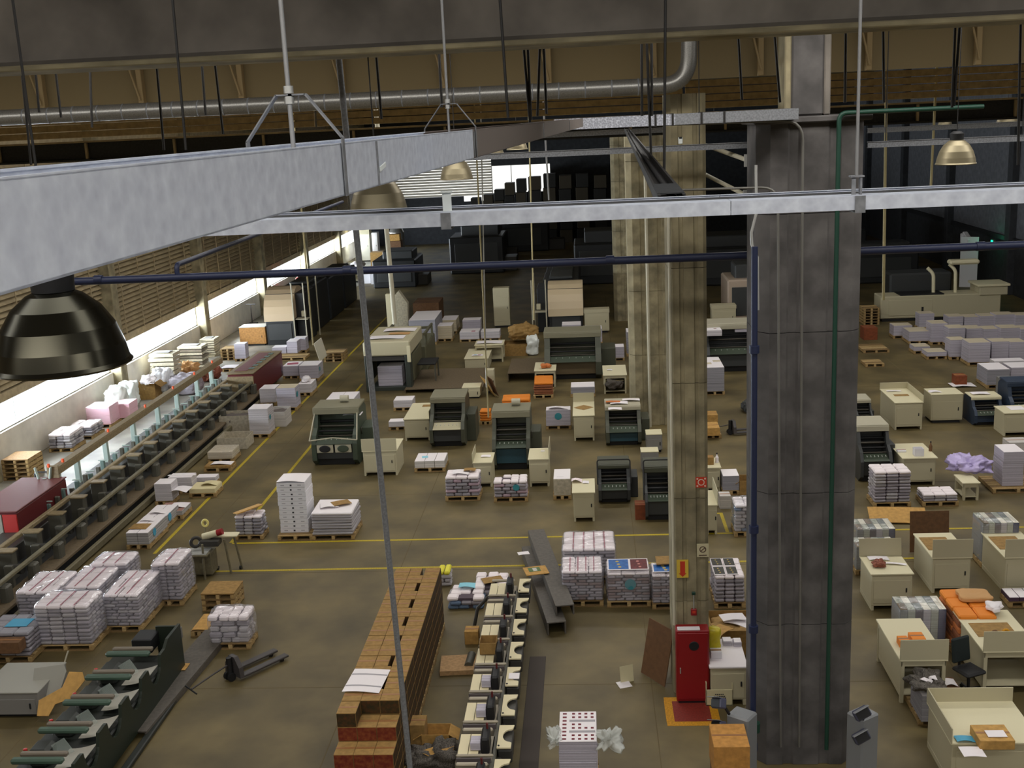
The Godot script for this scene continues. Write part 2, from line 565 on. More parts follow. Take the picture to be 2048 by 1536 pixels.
	M.flood_grey = mat(rgb8(128, 130, 132), 0.5)
	M.flood_dark = mat(rgb8(70, 72, 92), 0.5)
	M.bright_red = mat(rgb8(206, 36, 24), 0.4)
	M.bright_red_dull = mat(rgb8(176, 40, 36), 0.5)
	M.hood_red = mat(rgb8(92, 28, 30), 0.5)
	M.hood_red_top = mat(rgb8(112, 62, 60), 0.55)
	M.rail_tan = textured(rgb8(150, 132, 98), streak, 1.2, 0.6)
	M.rail_olive = textured(rgb8(122, 114, 88), streak, 1.2, 0.6)
	M.post_mint = mat(rgb8(156, 172, 164), 0.5)
	M.post_mint_dark = mat(rgb8(96, 118, 112), 0.5)
	M.signal_orange = mat(rgb8(232, 92, 44), 0.4)
	M.line_dark = mat(rgb8(58, 56, 52), 0.5)
	M.line_grey = mat(rgb8(84, 82, 72), 0.5)
	M.stitch_green = mat(rgb8(34, 42, 32), 0.45)
	M.stitch_dark = mat(rgb8(34, 38, 34), 0.45)
	M.stitch_bar = mat(rgb8(66, 88, 74), 0.45)
	M.stitch_bar_grey = mat(rgb8(116, 106, 92), 0.5)
	M.feed_plate = mat(rgb8(190, 186, 174), 0.35, 0.2)
	M.collate_cream = mat(rgb8(218, 206, 168), 0.5)
	M.collate_grey = mat(rgb8(138, 130, 114), 0.5)
	M.collate_lip = mat(rgb8(170, 160, 140), 0.4)
	M.collate_skirt = mat(rgb8(92, 84, 84), 0.5)
	M.mat_brown = mat(rgb8(66, 58, 52), 0.8)
	M.cut_dark = mat(rgb8(52, 58, 52), 0.5)
	M.cut_olive = mat(rgb8(96, 94, 72), 0.5)
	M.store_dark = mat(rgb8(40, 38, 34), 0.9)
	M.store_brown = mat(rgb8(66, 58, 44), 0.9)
	M.green_glow = mat(rgb8(40, 220, 170), 0.4)
	M.green_glow.emission_enabled = true
	M.green_glow.emission = Color(0.1, 0.9, 0.65)
	M.green_glow.emission_energy_multiplier = 1.5
	M.conduit = mat(rgb8(112, 110, 104), 0.5, 0.3)
	M.mullion = mat(rgb8(120, 116, 108), 0.6, 0.1)

# ---------- the hall ----------
func shell() -> void:
	struct("floor", box(Vector3(45.6, 0.3, 119)), M.floor, Vector3(2, -0.15, -47.5))
	var wash := setting("floor_wash")  # added pale strip: window light washing the floor, put into its colour
	part("pale_strip", box(Vector3(3.7, 0.012, 70)), M.floor_pale, wash, Vector3(-18.2, 0.002, -58))
	# wall with the strip windows: solid below, strip of panes, lintel, louvres above; eleven-metre bays
	var w := setting("wall_left", Vector3(-20.1, 0, 0))
	struct("lower_panel", boxes([[Vector3(-0.15, 0.7, -47), Vector3(0.3, 1.4, 118)]]), M.wall, Vector3.ZERO, w)
	struct("lintel", boxes([[Vector3(-0.15, 2.55, -47), Vector3(0.34, 0.3, 118)]]), M.louvre, Vector3.ZERO, w)
	struct("coping", boxes([[Vector3(-0.15, 12.2, -47), Vector3(0.3, 3.4, 118)]]), M.louvre, Vector3.ZERO, w)
	struct("backing", boxes([[Vector3(-0.4, 6.6, -47), Vector3(0.06, 7.9, 118)]]), M.wall_dark, Vector3.ZERO, w)
	for k in 11:
		var z := 9.5 - 11.0 * k
		part("post", block(Vector3(0.55, 14, 0.6), 0.03), M.concrete_pale, w, Vector3(0.12, 0, z))
	for b in 11:
		var zc := 4.0 - 11.0 * b
		if zc > -20.0:
			struct("blank_panel", box(Vector3(0.2, 8.0, 10.4)), M.louvre, Vector3(-0.1, 6.6, zc), w)
			struct("window_filler", box(Vector3(0.2, 1.0, 10.4)), M.wall, Vector3(-0.15, 1.9, zc), w)
			continue
		for r in 38:
			var s := part("slat", box(Vector3(0.26, 0.016, 10.4)), M.louvre, w, Vector3(-0.12, 2.85 + 0.2 * r, zc), Vector3(0, 0, -42))
		for j in 5:
			part("slat_bracket", box(Vector3(0.03, 7.8, 0.05)), M.louvre, w, Vector3(0.06, 6.6, zc - 4.0 + 2.0 * j))
		var win := setting("window_%d" % (b + 1), Vector3(-20.25, 1.9, zc))
		var fr := []
		fr.append([Vector3(0, 0.48, 0), Vector3(0.1, 0.05, 10.4)])
		fr.append([Vector3(0, -0.48, 0), Vector3(0.1, 0.05, 10.4)])
		for j in 10:
			fr.append([Vector3(0, 0, -5.18 + 1.151 * j), Vector3(0.05, 1.0, 0.02)])
		part("window_frame", boxes(fr), M.mullion, win)
		for j in 9:
			part("pane", box(Vector3(0.012, 0.93, 1.1)), M.glass, win, Vector3(0, 0, -4.605 + 1.151 * j))
	# wall opposite
	var r := setting("wall_right", Vector3(24, 0, 0))
	struct("base_panel", boxes([[Vector3(0.15, 1.5, -47), Vector3(0.3, 3.0, 118)]]), M.wall_dark, Vector3.ZERO, r)
	struct("ledge", boxes([[Vector3(0.05, 3.1, -47), Vector3(0.4, 0.25, 118)]]), M.dark_steel, Vector3.ZERO, r)
	for k in 11:
		var z := 6.0 - 11.0 * k
		part("panel", box(Vector3(0.3, 10.8, 10.92), 0.02), M.wall_grey, r, Vector3(0.15, 8.6, z))
		part("post", block(Vector3(0.6, 14, 0.7), 0.03), M.wall_dark, r, Vector3(-0.1, 0, z - 5.5))
	struct("wall_back", box(Vector3(45.6, 14.4, 0.3)), M.wall_grey, Vector3(2, 7, 12))
	# far gable with an open bay
	var e := setting("wall_far", Vector3(0, 0, -105))
	for q in [[-20.4, -11.3, 0.0, 4.3], [-11.3, -8.6, 0.0, 3.8], [-8.6, -3.2, 0.0, 4.4], [-3.2, 24.4, 0.0, 14.2], [-8.6, -3.2, 6.95, 14.2], [-20.4, -8.6, 8.4, 14.2]]:
		struct("panel", box(Vector3(q[1] - q[0], q[3] - q[2], 0.3)), M.wall_dark, Vector3((q[0] + q[1]) / 2, (q[2] + q[3]) / 2, -0.15), e)
	for k in 17:
		part("slat", box(Vector3(11.8, 0.2, 0.04)), M.wall, e, Vector3(-14.5, 4.42 + 0.245 * k, -0.1), Vector3(-32, 0, 0))
	var gw := setting("window_12", Vector3(-5.9, 5.68, -105.15))
	var fr2 := []
	for j in 4:
		fr2.append([Vector3(-2.7 + 1.8 * j, 0, 0), Vector3(0.06, 2.55, 0.08)])
	fr2.append([Vector3(0, 1.26, 0), Vector3(5.4, 0.06, 0.08)])
	fr2.append([Vector3(0, -1.26, 0), Vector3(5.4, 0.06, 0.08)])
	part("window_frame", boxes(fr2), M.mullion, gw)
	for j in 3:
		part("pane", box(Vector3(1.74, 2.46, 0.012)), M.glass, gw, Vector3(-1.8 + 1.8 * j, 0, 0))
	# roof: flat decks between frosted skylights
	var roof := setting("ceiling", Vector3(0, 13.5, 0))
	var from := 12.0
	for s in [3.0, -5.0, -15.0, -29.0, -40.0, -51.0, -112.0]:
		var to: float = s + 0.85 if s > -100.0 else -107.0
		struct("deck", box(Vector3(45.6, 0.25, from - to)), M.roof_panel, Vector3(2, 0.125, (from + to) / 2), roof)
		if s > -100.0:
			struct("skylight_pane", box(Vector3(38, 0.06, 1.7)), M.frosted, Vector3(3, 0.03, s), roof)
			struct("deck_end", box(Vector3(3.6, 0.25, 1.7)), M.roof_panel, Vector3(-18.0, 0.125, s), roof)
			struct("deck_end", box(Vector3(3.6, 0.25, 1.7)), M.roof_panel, Vector3(23.8, 0.125, s), roof)
		from = s - 0.85
	# deep concrete girder that closes the top of the view
	var g := setting("girder", Vector3(0, 11.62, -10))
	struct("web", box(Vector3(44, 1.9, 0.5), 0.04), M.girder, Vector3(2, 0.97, -0.1), g)
	struct("edge_highlight", box(Vector3(44, 0.05, 0.62), 0.01), M.concrete_pale, Vector3(2, 0.0, -0.1), g)  # pale yellowish strip: highlight on the bottom edge put into colour
	# ribbed brown roof apron behind it
	var ap := setting("roof_apron", Vector3(0, 11.55, -21))
	struct("sheet", box(Vector3(44, 2.0, 0.12)), M.roof_panel, Vector3(2, 1.0, -0.06), ap)
	for k in 24:
		part("rib", box(Vector3(0.10, 1.95, 0.16), 0.01), M.rib, ap, Vector3(-19.3 + 1.87 * k, 0.98, 0.08))
		part("brace", pipe([Vector3(-19.75 + 1.87 * k, 1.9, 0.2), Vector3(-19.3 + 1.87 * k, 0.1, 0.2)], 0.02, 6), M.rib, ap)
	# lit planks and dark steel below the apron
	var pl := setting("roof_planking", Vector3(0, 11.0, -23))
	for k in 4:
		for j in 6:
			part("plank", box(Vector3(7.3, 0.125, 0.05), 0.008), M.plank, pl, Vector3(-16.4 + 7.35 * j, 0.1 + 0.14 * k, -0.02 * k))
	var db := setting("steel_beam", Vector3(0, 10.55, -25))
	struct("web", box(Vector3(44, 0.36, 0.2)), M.dark_steel, Vector3(2, 0.2, 0), db)
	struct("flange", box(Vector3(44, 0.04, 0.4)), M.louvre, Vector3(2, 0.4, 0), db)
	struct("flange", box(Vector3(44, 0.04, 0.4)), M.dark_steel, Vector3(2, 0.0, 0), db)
	for k in 22:
		part("stiffener", box(Vector3(0.05, 0.34, 0.34)), M.louvre, db, Vector3(-19 + 2.0 * k, 0.2, 0))

func floor_marks() -> void:
	var f := setting("trim_1")
	for q in [[Vector3(7, 0.002, -28.65), Vector3(34, 0.004, 0.1)], [Vector3(7, 0.002, -26.68), Vector3(34, 0.004, 0.1)],
			[Vector3(-11.95, 0.002, -46.5), Vector3(0.1, 0.004, 37)], [Vector3(-10.05, 0.002, -38.2), Vector3(0.1, 0.004, 19)], [Vector3(-18.96, 0.01, -33.5), Vector3(0.1, 0.004, 4)]]:
		part("painted_line", box(q[1]), M.yellow_paint, f, q[0])
	part("painted_line", box(Vector3(0.09, 0.004, 1.5)), M.yellow_paint, f, Vector3(3.5, 0.002, -29.5))
	part("painted_line", box(Vector3(1.6, 0.004, 0.09)), M.yellow_paint, f, Vector3(2.7, 0.002, -30.2))
	var h := setting("trim_2", Vector3(1.69, 0, -19.42))
	for q in [[Vector3(0, 0.002, 0.45), Vector3(0.98, 0.004, 0.15)], [Vector3(0, 0.002, -0.45), Vector3(0.98, 0.004, 0.15)], [Vector3(-0.42, 0.002, 0), Vector3(0.15, 0.004, 0.76)], [Vector3(0.42, 0.002, 0), Vector3(0.15, 0.004, 0.76)]]:
		part("yellow_border", box(q[1]), M.amber_paint, h, q[0])
	part("red_field", box(Vector3(0.69, 0.004, 0.75)), M.red_paint, h, Vector3(0, 0.002, 0))
	for k in 9:
		part("joint", box(Vector3(44, 0.002, 0.02)), M.joint, f, Vector3(2, 0.001, -14.5 - 6.0 * k))
	for k in 7:
		part("joint", box(Vector3(0.02, 0.002, 60)), M.joint, f, Vector3(-17 + 6.0 * k, 0.001, -40))

# ---------- columns ----------
func shaft(called: String, at: Vector3, w: float, d: float, top: float, cuts: Array, m: Material) -> Node3D:
	# a precast shaft of stacked lifts with chamfered edges and two shallow flutes in front
	var o := setting(called, at)
	var c := w * 0.09
	var poly := PackedVector2Array([Vector2(-w / 2, -d + c), Vector2(-w / 2, -c * 1.5), Vector2(-w / 2 + c * 1.3, 0), Vector2(-w * 0.22, 0), Vector2(-w * 0.2, -0.03), Vector2(-w * 0.12, -0.03), Vector2(-w * 0.1, 0), Vector2(w * 0.16, 0), Vector2(w * 0.18, -0.03), Vector2(w * 0.26, -0.03), Vector2(w * 0.28, 0), Vector2(w / 2 - c, 0), Vector2(w / 2, -c), Vector2(w / 2, -d + c), Vector2(w / 2 - c, -d), Vector2(-w / 2 + c, -d)])
	var y := 0.0
	for t: float in cuts + [top]:
		var pr := prism(poly, t - y - 0.012)
		var st := tool()
		st.append_from(pr, 0, Transform3D(Basis(Vector3.RIGHT, PI / 2), Vector3(0, (y + t) / 2, 0)))
		part("lift", st.commit(), m, o)
		y = t
	return o

func columns() -> void:
	var a := shaft("column_1", Vector3(3.41, 0, -17.6), 1.6, 1.3, 10.85, [2.6, 4.9, 7.55, 9.4], M.concrete)
	part("capital", block(Vector3(1.75, 0.1, 1.5), 0.02), M.concrete, a, Vector3(0, 10.75, -0.65))
	part("upper_shaft", block(Vector3(0.48, 2.8, 0.5), 0.03), M.concrete, a, Vector3(-0.07, 10.85, -0.25))
	for s: float in [-1.0, 1.0]:
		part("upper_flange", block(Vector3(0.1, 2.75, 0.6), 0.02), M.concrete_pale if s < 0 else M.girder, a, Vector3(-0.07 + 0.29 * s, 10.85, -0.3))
		part("knee_plate", lathe([Vector2(0.0, 0.06), Vector2(0.2, 0.06), Vector2(0.2, -0.06), Vector2(0.0, -0.06)], 16), M.girder, a, Vector3(-0.07 + 0.42 * s, 12.3, -0.2), Vector3(90, 0, 0))
	shaft("column_2", Vector3(1.75, 0, -20.05), 0.68, 0.9, 11.3, [1.95, 4.0, 6.2, 8.3], M.concrete_pale)
	shaft("column_3", Vector3(2.16, 0, -39.6), 1.55, 1.3, 10.85, [2.6, 4.9, 7.55, 9.4], M.concrete_pale)
	shaft("column_4", Vector3(2.1, 0, -61.0), 1.5, 1.3, 10.85, [2.6, 4.9, 7.55, 9.4], M.concrete_pale)
	# red hose cabinet and signs on the second column
	var h := thing("hose_cabinet", "tall red fire hose cabinet standing against the slim concrete column", "fire cabinet", Vector3(1.75, 0, -19.86))
	part("body", block(Vector3(0.62, 1.46, 0.3), 0.015), M.fire_red, h, Vector3(0, 0.04, 0))
	part("door", box(Vector3(0.57, 1.36, 0.025), 0.01), M.fire_red, h, Vector3(0, 0.78, 0.16))
	part("round_window", lathe([Vector2(0.0, 0.012), Vector2(0.085, 0.012), Vector2(0.095, 0.0)], 18), M.black, h, Vector3(0.02, 1.2, 0.173), Vector3(90, 0, 0))
	part("plinth", block(Vector3(0.56, 0.05, 0.26)), M.black, h)
	part("handle", box(Vector3(0.02, 0.12, 0.03), 0.006), M.steel_tube, h, Vector3(-0.24, 0.7, 0.18))
	tag(part("paper", box(Vector3(0.42, 0.02, 0.14), 0.004), M.white_paper, self, Vector3(1.68, 1.512, -19.79)), "white paper lying on top of the red hose cabinet", "paper")
	var s1 := thing("fire_sign", "square red fire sign with a pale ring high on the slim column", "sign", Vector3(1.96, 4.32, -20.03))
	part("plate", box(Vector3(0.2, 0.2, 0.015)), M.sign_red, s1)
	var ring := TorusMesh.new(); ring.inner_radius = 0.045; ring.outer_radius = 0.065; ring.rings = 20; ring.ring_segments = 6
	part("emblem", ring, M.sign_pale, s1, Vector3(0, 0, 0.008), Vector3(90, 0, 0), Vector3(1, 0.3, 1))
	for q: Vector2 in [Vector2(-1, -1), Vector2(1, -1), Vector2(-1, 1), Vector2(1, 1)]:
		part("corner_mark", box(Vector3(0.03, 0.03, 0.004)), M.sign_pale, s1, Vector3(q.x * 0.07, q.y * 0.07, 0.009))
	var s2 := thing("no_smoking_sign", "small pale square sign with a dark round pictogram on the slim column", "sign", Vector3(1.98, 2.98, -20.03))
	part("plate", box(Vector3(0.22, 0.26, 0.015)), M.sign_cream, s2)
	part("pictogram", ring, M.sign_brown, s2, Vector3(0, 0.02, 0.008), Vector3(90, 0, 0), Vector3(1, 0.3, 1))
	part("bar", box(Vector3(0.1, 0.018, 0.004)), M.sign_brown, s2, Vector3(0, 0.02, 0.009), Vector3(0, 0, 40))
	part("lettering", box(Vector3(0.15, 0.018, 0.004)), M.sign_brown, s2, Vector3(0, -0.095, 0.009))
	var s3 := thing("extinguisher_sign", "yellow sign with a red arrow pointing down on the slim column", "sign", Vector3(1.6, 2.62, -20.03))
	part("plate", box(Vector3(0.22, 0.36, 0.015)), M.sign_yellow, s3)
	part("arrow", prism(PackedVector2Array([Vector2(-0.045, 0.15), Vector2(-0.045, -0.09), Vector2(-0.07, -0.09), Vector2(0, -0.16), Vector2(0.07, -0.09), Vector2(0.045, -0.09), Vector2(0.045, 0.15)]), 0.006), M.sign_red, s3, Vector3(0, 0, 0.01))
	var cp := thing("call_point", "small red alarm call point under a thin conduit above the hose cabinet", "alarm", Vector3(1.8, 1.75, -20.0))
	part("case", box(Vector3(0.11, 0.13, 0.06), 0.01), M.fire_red, cp)
	part("glass_front", box(Vector3(0.06, 0.05, 0.008)), M.sign_red, cp, Vector3(0, 0.01, 0.033))
	part("conduit", pipe([Vector3(0, 0.06, 0), Vector3(0, 0.36, 0)], 0.012, 8), M.steel_tube, cp)
	part("conduit_box", box(Vector3(0.07, 0.06, 0.05), 0.01), M.green_pipe, cp, Vector3(0, 0.38, 0))
	# pipes on the columns
	var c1 := [
		["steel_conduit", "bare steel conduit bending down the wide column from the upper run", rounded([Vector3(-0.890, 10.850, -17.450), Vector3(3.248, 10.794, -17.450), Vector3(3.33, 0.4, -17.5)], 0.3), 0.022, "conduit"],
		["steel_conduit", "bare steel conduit bending down the wide column just above the cable channel", rounded([Vector3(1.459, 9.812, -17.900), Vector3(2.898, 9.822, -17.500), Vector3(3.02, 0.4, -17.5)], 0.25), 0.019, "conduit"],
		["green_pipe", "dark green pipe turning down the front of the wide column", rounded([Vector3(5.85, 10.87, -17.42), Vector3(3.77, 10.87, -17.42), Vector3(3.77, 0.4, -17.42)], 0.12), 0.035, "green_pipe"],
		["flexible_conduit", "shiny bent flexible conduit beside the top of the blue riser", [Vector3(2.568, 10.163, -17.500), Vector3(2.578, 9.452, -17.500), Vector3(2.503, 9.151, -17.500), Vector3(2.512, 8.960, -17.500), Vector3(2.596, 8.765, -17.500), Vector3(2.607, 7.948, -17.500)], 0.022, "steel_tube"],
		["steel_conduit", "thin pale conduit running up the edge of the slim column", [Vector3(1.43, 1.5, -19.98), Vector3(1.43, 9.4, -20.0)], 0.026, "pale_tube"],
		["steel_conduit", "thin pale conduit up the edge of the wide column behind the slim one", [Vector3(2.059, -0.116, -39.400), Vector3(2.036, 9.278, -39.400)], 0.05, "pale_tube"]]
	for q in c1:
		tag(part(q[0], pipe(q[2], q[3], 10), M[q[4]], self), q[1], "pipe")
	var br := thing("blue_riser", "dark blue fire water riser running down beside the wide column", "pipe", Vector3(2.53, 0, -17.35))
	part("tube", pipe([Vector3(0, 0.02, 0), Vector3(0, 8.95, 0)], 0.05, 12), M.blue_pipe, br)
	for y: float in [0.5, 2.66, 4.4, 7.36]:
		part("collar", lathe([Vector2(0.05, -0.06), Vector2(0.08, -0.06), Vector2(0.08, 0.06), Vector2(0.05, 0.06)], 12), M.blue_pipe, br, Vector3(0, y, 0))
	part("valve", lathe([Vector2(0.0, -0.1), Vector2(0.09, -0.08), Vector2(0.09, 0.08), Vector2(0.0, 0.1)], 12), M.green_pipe, br, Vector3(0.02, 0.9, 0.05))

func channel(w: float, h: float, l: float, t := 0.003) -> Mesh:
	# open tray along z with rolled lips
	return boxes([[Vector3(0, t / 2, 0), Vector3(w, t, l)], [Vector3(-w / 2 + t / 2, h / 2, 0), Vector3(t, h, l)], [Vector3(w / 2 - t / 2, h / 2, 0), Vector3(t, h, l)], [Vector3(-w / 2 + 0.005, h, 0), Vector3(0.01, 0.004, l)], [Vector3(w / 2 - 0.005, h, 0), Vector3(0.01, 0.004, l)]])

func overhead() -> void:
	# main cable tray, running away under the roof
	var tr := thing("cable_tray", "galvanized cable tray running down the hall close below the roof", "cable tray", Vector3(-0.70, 10.853, -0.7), -2.1)
	for k in 4:
		part("tray_length", channel(0.205, 0.112, 4.0), M.zinc if k == 0 else M.tray_falloff, tr, Vector3(0, 0, -1.98 - 4.0 * k))  # later lengths coloured darker for the light fading along the tray
		if k > 0:
			part("joint_plate", box(Vector3(0.004, 0.1, 0.02)), M.zinc_dull, tr, Vector3(0.105, 0.056, -4.0 * k))
	part("joint_plate", box(Vector3(0.004, 0.108, 0.006)), M.zinc_dull, tr, Vector3(0.1045, 0.056, -2.15))
	part("tie_mark", box(Vector3(0.004, 0.014, 0.07), 0.004), M.frost_tape, tr, Vector3(0.1055, 0.045, -2.2), Vector3(8, 0, 0))
	for q in [[-2.5, "tripod hanger strap on the threaded rod nearest along the cable tray"], [-4.75, "small hanger strap on the second rod further along the cable tray"]]:
		var z: float = q[0]
		var x := -0.70 - (z + 0.7) * 0.0367
		var hg := thing("tray_hanger", q[1], "hanger", Vector3(x, 10.853, z))
		part("rod", pipe([Vector3(-0.005, 0.06, 0), Vector3(-0.005, 2.62, 0)], 0.0055, 8), M.rod, hg)
		part("nut", lathe([Vector2(0, -0.008), Vector2(0.011, -0.008), Vector2(0.011, 0.008), Vector2(0, 0.008)], 6), M.steel_tube, hg, Vector3(-0.005, 0.232, 0))
		part("nut", lathe([Vector2(0, -0.008), Vector2(0.011, -0.008), Vector2(0.011, 0.008), Vector2(0, 0.008)], 6), M.steel_tube, hg, Vector3(-0.005, 0.21, 0))
		for s: float in [-1.0, 1.0]:
			var st := tool()
			var run := [Vector2(-0.003, 0.221), Vector2(0.032, 0.221), Vector2(0.106, 0.125), Vector2(0.1065, 0.0)]
			for k in 3:
				var a: Vector2 = run[k]; var b: Vector2 = run[k + 1]
				var m2 := (a + b) / 2
				bx(st, Vector3(m2.x * s, m2.y, 0), Vector3(a.distance_to(b) + 0.002, 0.003, 0.024), 0.0, Basis(Vector3.BACK, s * (b - a).angle() if s > 0 else PI - (b - a).angle()))
			part("strap", st.commit(), M.zinc_dull, hg)
	# galvanized tray on the column heads
	var gt := thing("cable_tray", "spangled zinc cable tray with painted sparkle running across to the wide column", "cable tray", Vector3(1.3, 10.81, -17.3))
	for k in 2:
		var ch := channel(0.4, 0.16, 1.78)
		part("tray_length", ch, M.zinc_spangle_glint if k == 0 else M.zinc_dull, gt, Vector3(-0.85 + 1.78 * k, 0, 0), Vector3(0, 90, 0))  # first length painted brighter for the sparkle, the next duller where it fades
	for x: float in [-0.25, 0.0, 0.42, 0.75]:
		part("clamp", box(Vector3(0.03, 0.18, 0.42)), M.wire, gt, Vector3(x, 0.08, 0))
	# near cross channel with its hanger clips
	var cc := thing("cable_channel", "slim zinc cable channel crossing the view below the main tray", "cable channel", Vector3(0.45, 10.695, -3.45))
	for k in 2:
		part("channel_length", boxes([[Vector3(0, 0.02, 0.05), Vector3(1.75, 0.04, 0.003)], [Vector3(0, 0.0405, 0.012), Vector3(1.75, 0.002, 0.076)], [Vector3(0, 0.02, -0.23), Vector3(1.75, 0.04, 0.003)], [Vector3(0, 0.0015, -0.09), Vector3(1.75, 0.003, 0.28)], [Vector3(0, 0.0405, -0.225), Vector3(1.75, 0.002, 0.012)]]), M.zinc, cc, Vector3(-0.9 + 1.752 * k, 0, 0))
	part("cable", pipe([Vector3(-1.75, 0.02, -0.12), Vector3(1.72, 0.02, -0.12)], 0.018, 8), M.black, cc)  # three black tubes added for the shade inside the channel
	part("cable", pipe([Vector3(-1.75, 0.02, -0.17), Vector3(1.72, 0.02, -0.165)], 0.018, 8), M.black, cc)
	part("cable", pipe([Vector3(-1.75, 0.02, -0.07), Vector3(1.72, 0.02, -0.075)], 0.018, 8), M.black, cc)
	for q in [[Vector3(-0.423, 10.714, -3.400), 0], [Vector3(0.801, 10.723, -3.400), 1]]:
		var cl := thing("channel_clip", ["pale bent clip standing on the cable channel beside the main tray", "I-shaped hanger clip on the cable channel below the long rod"][q[1]], "clip", Vector3(q[0].x, 10.69, -3.45))
		part("wrap", boxes([[Vector3(0, 0.022, 0.054), Vector3(0.03, 0.048, 0.003)], [Vector3(0, -0.002, -0.09), Vector3(0.03, 0.003, 0.29)], [Vector3(0, 0.022, -0.235), Vector3(0.03, 0.048, 0.003)]]), M.zinc_dull, cl)
		part("upright", boxes([[Vector3(0, 0.075, 0.0), Vector3(0.027, 0.06, 0.004)], [Vector3(0, 0.105, 0.0), Vector3(0.034, 0.004, 0.03)]]) if q[1] == 0 else boxes([[Vector3(-0.008, 0.07, 0), Vector3(0.012, 0.06, 0.004)], [Vector3(0.0, 0.1, 0), Vector3(0.04, 0.005, 0.03)], [Vector3(0.012, 0.07, 0), Vector3(0.006, 0.05, 0.02)]]), M.frost_tape if q[1] == 0 else M.zinc_dull, cl)
		if q[1] == 1:
			part("rod", pipe([Vector3(0, 0.1, 0), Vector3(0, 2.8, 0)], 0.005, 8), M.rod, cl)
	var lc := thing("cable_channel", "dark open cable channel slanting away to the column heads", "cable channel", Vector3(0.275, 10.70, -3.70), -1.65)
	part("trough", channel(0.09, 0.04, 18.0), M.wire, lc, Vector3(0, 0, -9.0))
	part("cable", pipe([Vector3(0.015, 0.015, -0.1), Vector3(0.0, 0.015, -6), Vector3(0.01, 0.015, -17.9)], 0.012, 6), M.black, lc)
	part("cover", box(Vector3(0.088, 0.004, 0.5)), M.dark_steel, lc, Vector3(0, 0.042, -0.3))
	# rails across the hall beyond
	for q in [[Vector3(-2.798, 10.429, -19.300), Vector3(2.732, 10.391, -19.300), "lit lamp rail crossing the hall short of the wide column"], [Vector3(4.644, 10.323, -19.300), Vector3(7.559, 10.329, -19.300), "brown lamp rail crossing the hall beyond the wide column"], [Vector3(-1.126, 10.667, -24.000), Vector3(1.664, 10.623, -24.000), "higher thin rail crossing behind the spangled tray"], [Vector3(5.767, 10.478, -24.000), Vector3(9.384, 10.414, -24.000), "higher thin rail crossing in the dark beyond the wide column"]]:
		var mid: Vector3 = (q[0] + q[1]) / 2.0
		var l: float = q[0].distance_to(q[1])
		var rl := thing("lamp_rail", q[2], "rail", mid)
		part("profile", boxes([[Vector3(0, 0, 0.02), Vector3(l, 0.09, 0.01)], [Vector3(0, 0.045, 0), Vector3(l, 0.01, 0.08)], [Vector3(0, -0.045, 0), Vector3(l, 0.01, 0.08)]]), M.zinc_dull, rl)
		for s: float in [-0.4, 0.35]:
			part("hanger", pipe([Vector3(l * s, 0.04, 0), Vector3(l * s, 13.5 - mid.y, 0)], 0.008, 6), M.wire, rl)
	var cb := thing("control_box", "little white junction box hanging on the lamp rail", "junction box", Vector3(1.587, 10.532, -19.250))
	part("case", box(Vector3(0.07, 0.11, 0.05), 0.008), M.frost_tape, cb)
	part("lid", box(Vector3(0.05, 0.03, 0.01)), M.black, cb, Vector3(0, 0.045, 0.026))
	for q in [[Vector3(2.125, 10.410, -21.000), Vector3(2.638, 10.178, -18.800), "upper pale brace slanting down to the wide column"], [Vector3(2.121, 9.894, -21.000), Vector3(2.623, 9.610, -18.800), "lower pale brace slanting down to the wide column"]]:
		var bs := thing("brace", q[2], "brace", q[0])
		part("bar", pipe([Vector3.ZERO, q[1] - q[0]], 0.04, 6), M.pale_tube, bs)
		part("end_plate", box(Vector3(0.14, 0.2, 0.03), 0.005), M.steel_tube, bs, q[1] - q[0])
	# lamps
	var lamps := [[Vector3(-2.209, 10.147, -4.500), 0.27, "large mirrored bell lamp hanging close to the camera", "mirror"], [Vector3(-1.892, 10.304, -10.300), 0.26, "tan bell lamp under the main tray above the cross channel", "mirror_dull"], [Vector3(-1.974, 10.209, -17.500), 0.25, "small bell lamp under the main tray before the white louvres", "mirror_dull"],
		[Vector3(-2.509, 10.165, -32.000), 0.25, "tiny bell lamp at the end of the lamp rail", "mirror_dull"], [Vector3(-1.759, 10.293, -30.000), 0.27, "pale bell lamp just above the lamp rail end", "mirror_dull"], [Vector3(-1.092, 10.494, -33.000), 0.24, "bell lamp tucked under the spangled tray", "mirror_dull"], [Vector3(4.882, 10.224, -15.500), 0.25, "bell lamp with a glinting rim beyond the wide column", "mirror_dull"],
		[Vector3(14.010, 10.075, -46.000), 0.26, "tiny lit bell lamp high in the dark aisle", "mirror_dull"], [Vector3(12.105, 10.293, -34.000), 0.3, "small bell lamp in the corner near the grey wall", "mirror_dull"], [Vector3(4.664, 10.349, -42.000), 0.28, "tiny bell lamp in the gap beside the wide column", "mirror_dull"]]
	for q in lamps:
		var r: float = q[1]
		var at: Vector3 = q[0]
		var lp := thing("bell_lamp", q[2], "lamp", at)
		part("reflector", lathe([Vector2(r, -0.07), Vector2(r + 0.012, -0.06), Vector2(r, -0.045), Vector2(r * 0.95, 0.02), Vector2(r * 0.85, 0.1), Vector2(r * 0.66, 0.18), Vector2(r * 0.42, 0.235), Vector2(r * 0.25, 0.255), Vector2(0.0, 0.26)], 40), M[q[3]], lp)
		part("inner_reflector", lathe([Vector2(r * 0.98, -0.066), Vector2(r * 0.92, 0.02), Vector2(r * 0.62, 0.17), Vector2(0, 0.24)], 32), M.zinc_dull, lp)
		part("gear_housing", lathe([Vector2(0.0, 0.25), Vector2(0.085, 0.25), Vector2(0.09, 0.33), Vector2(0.05, 0.36), Vector2(0.0, 0.36)], 16), M.black, lp)
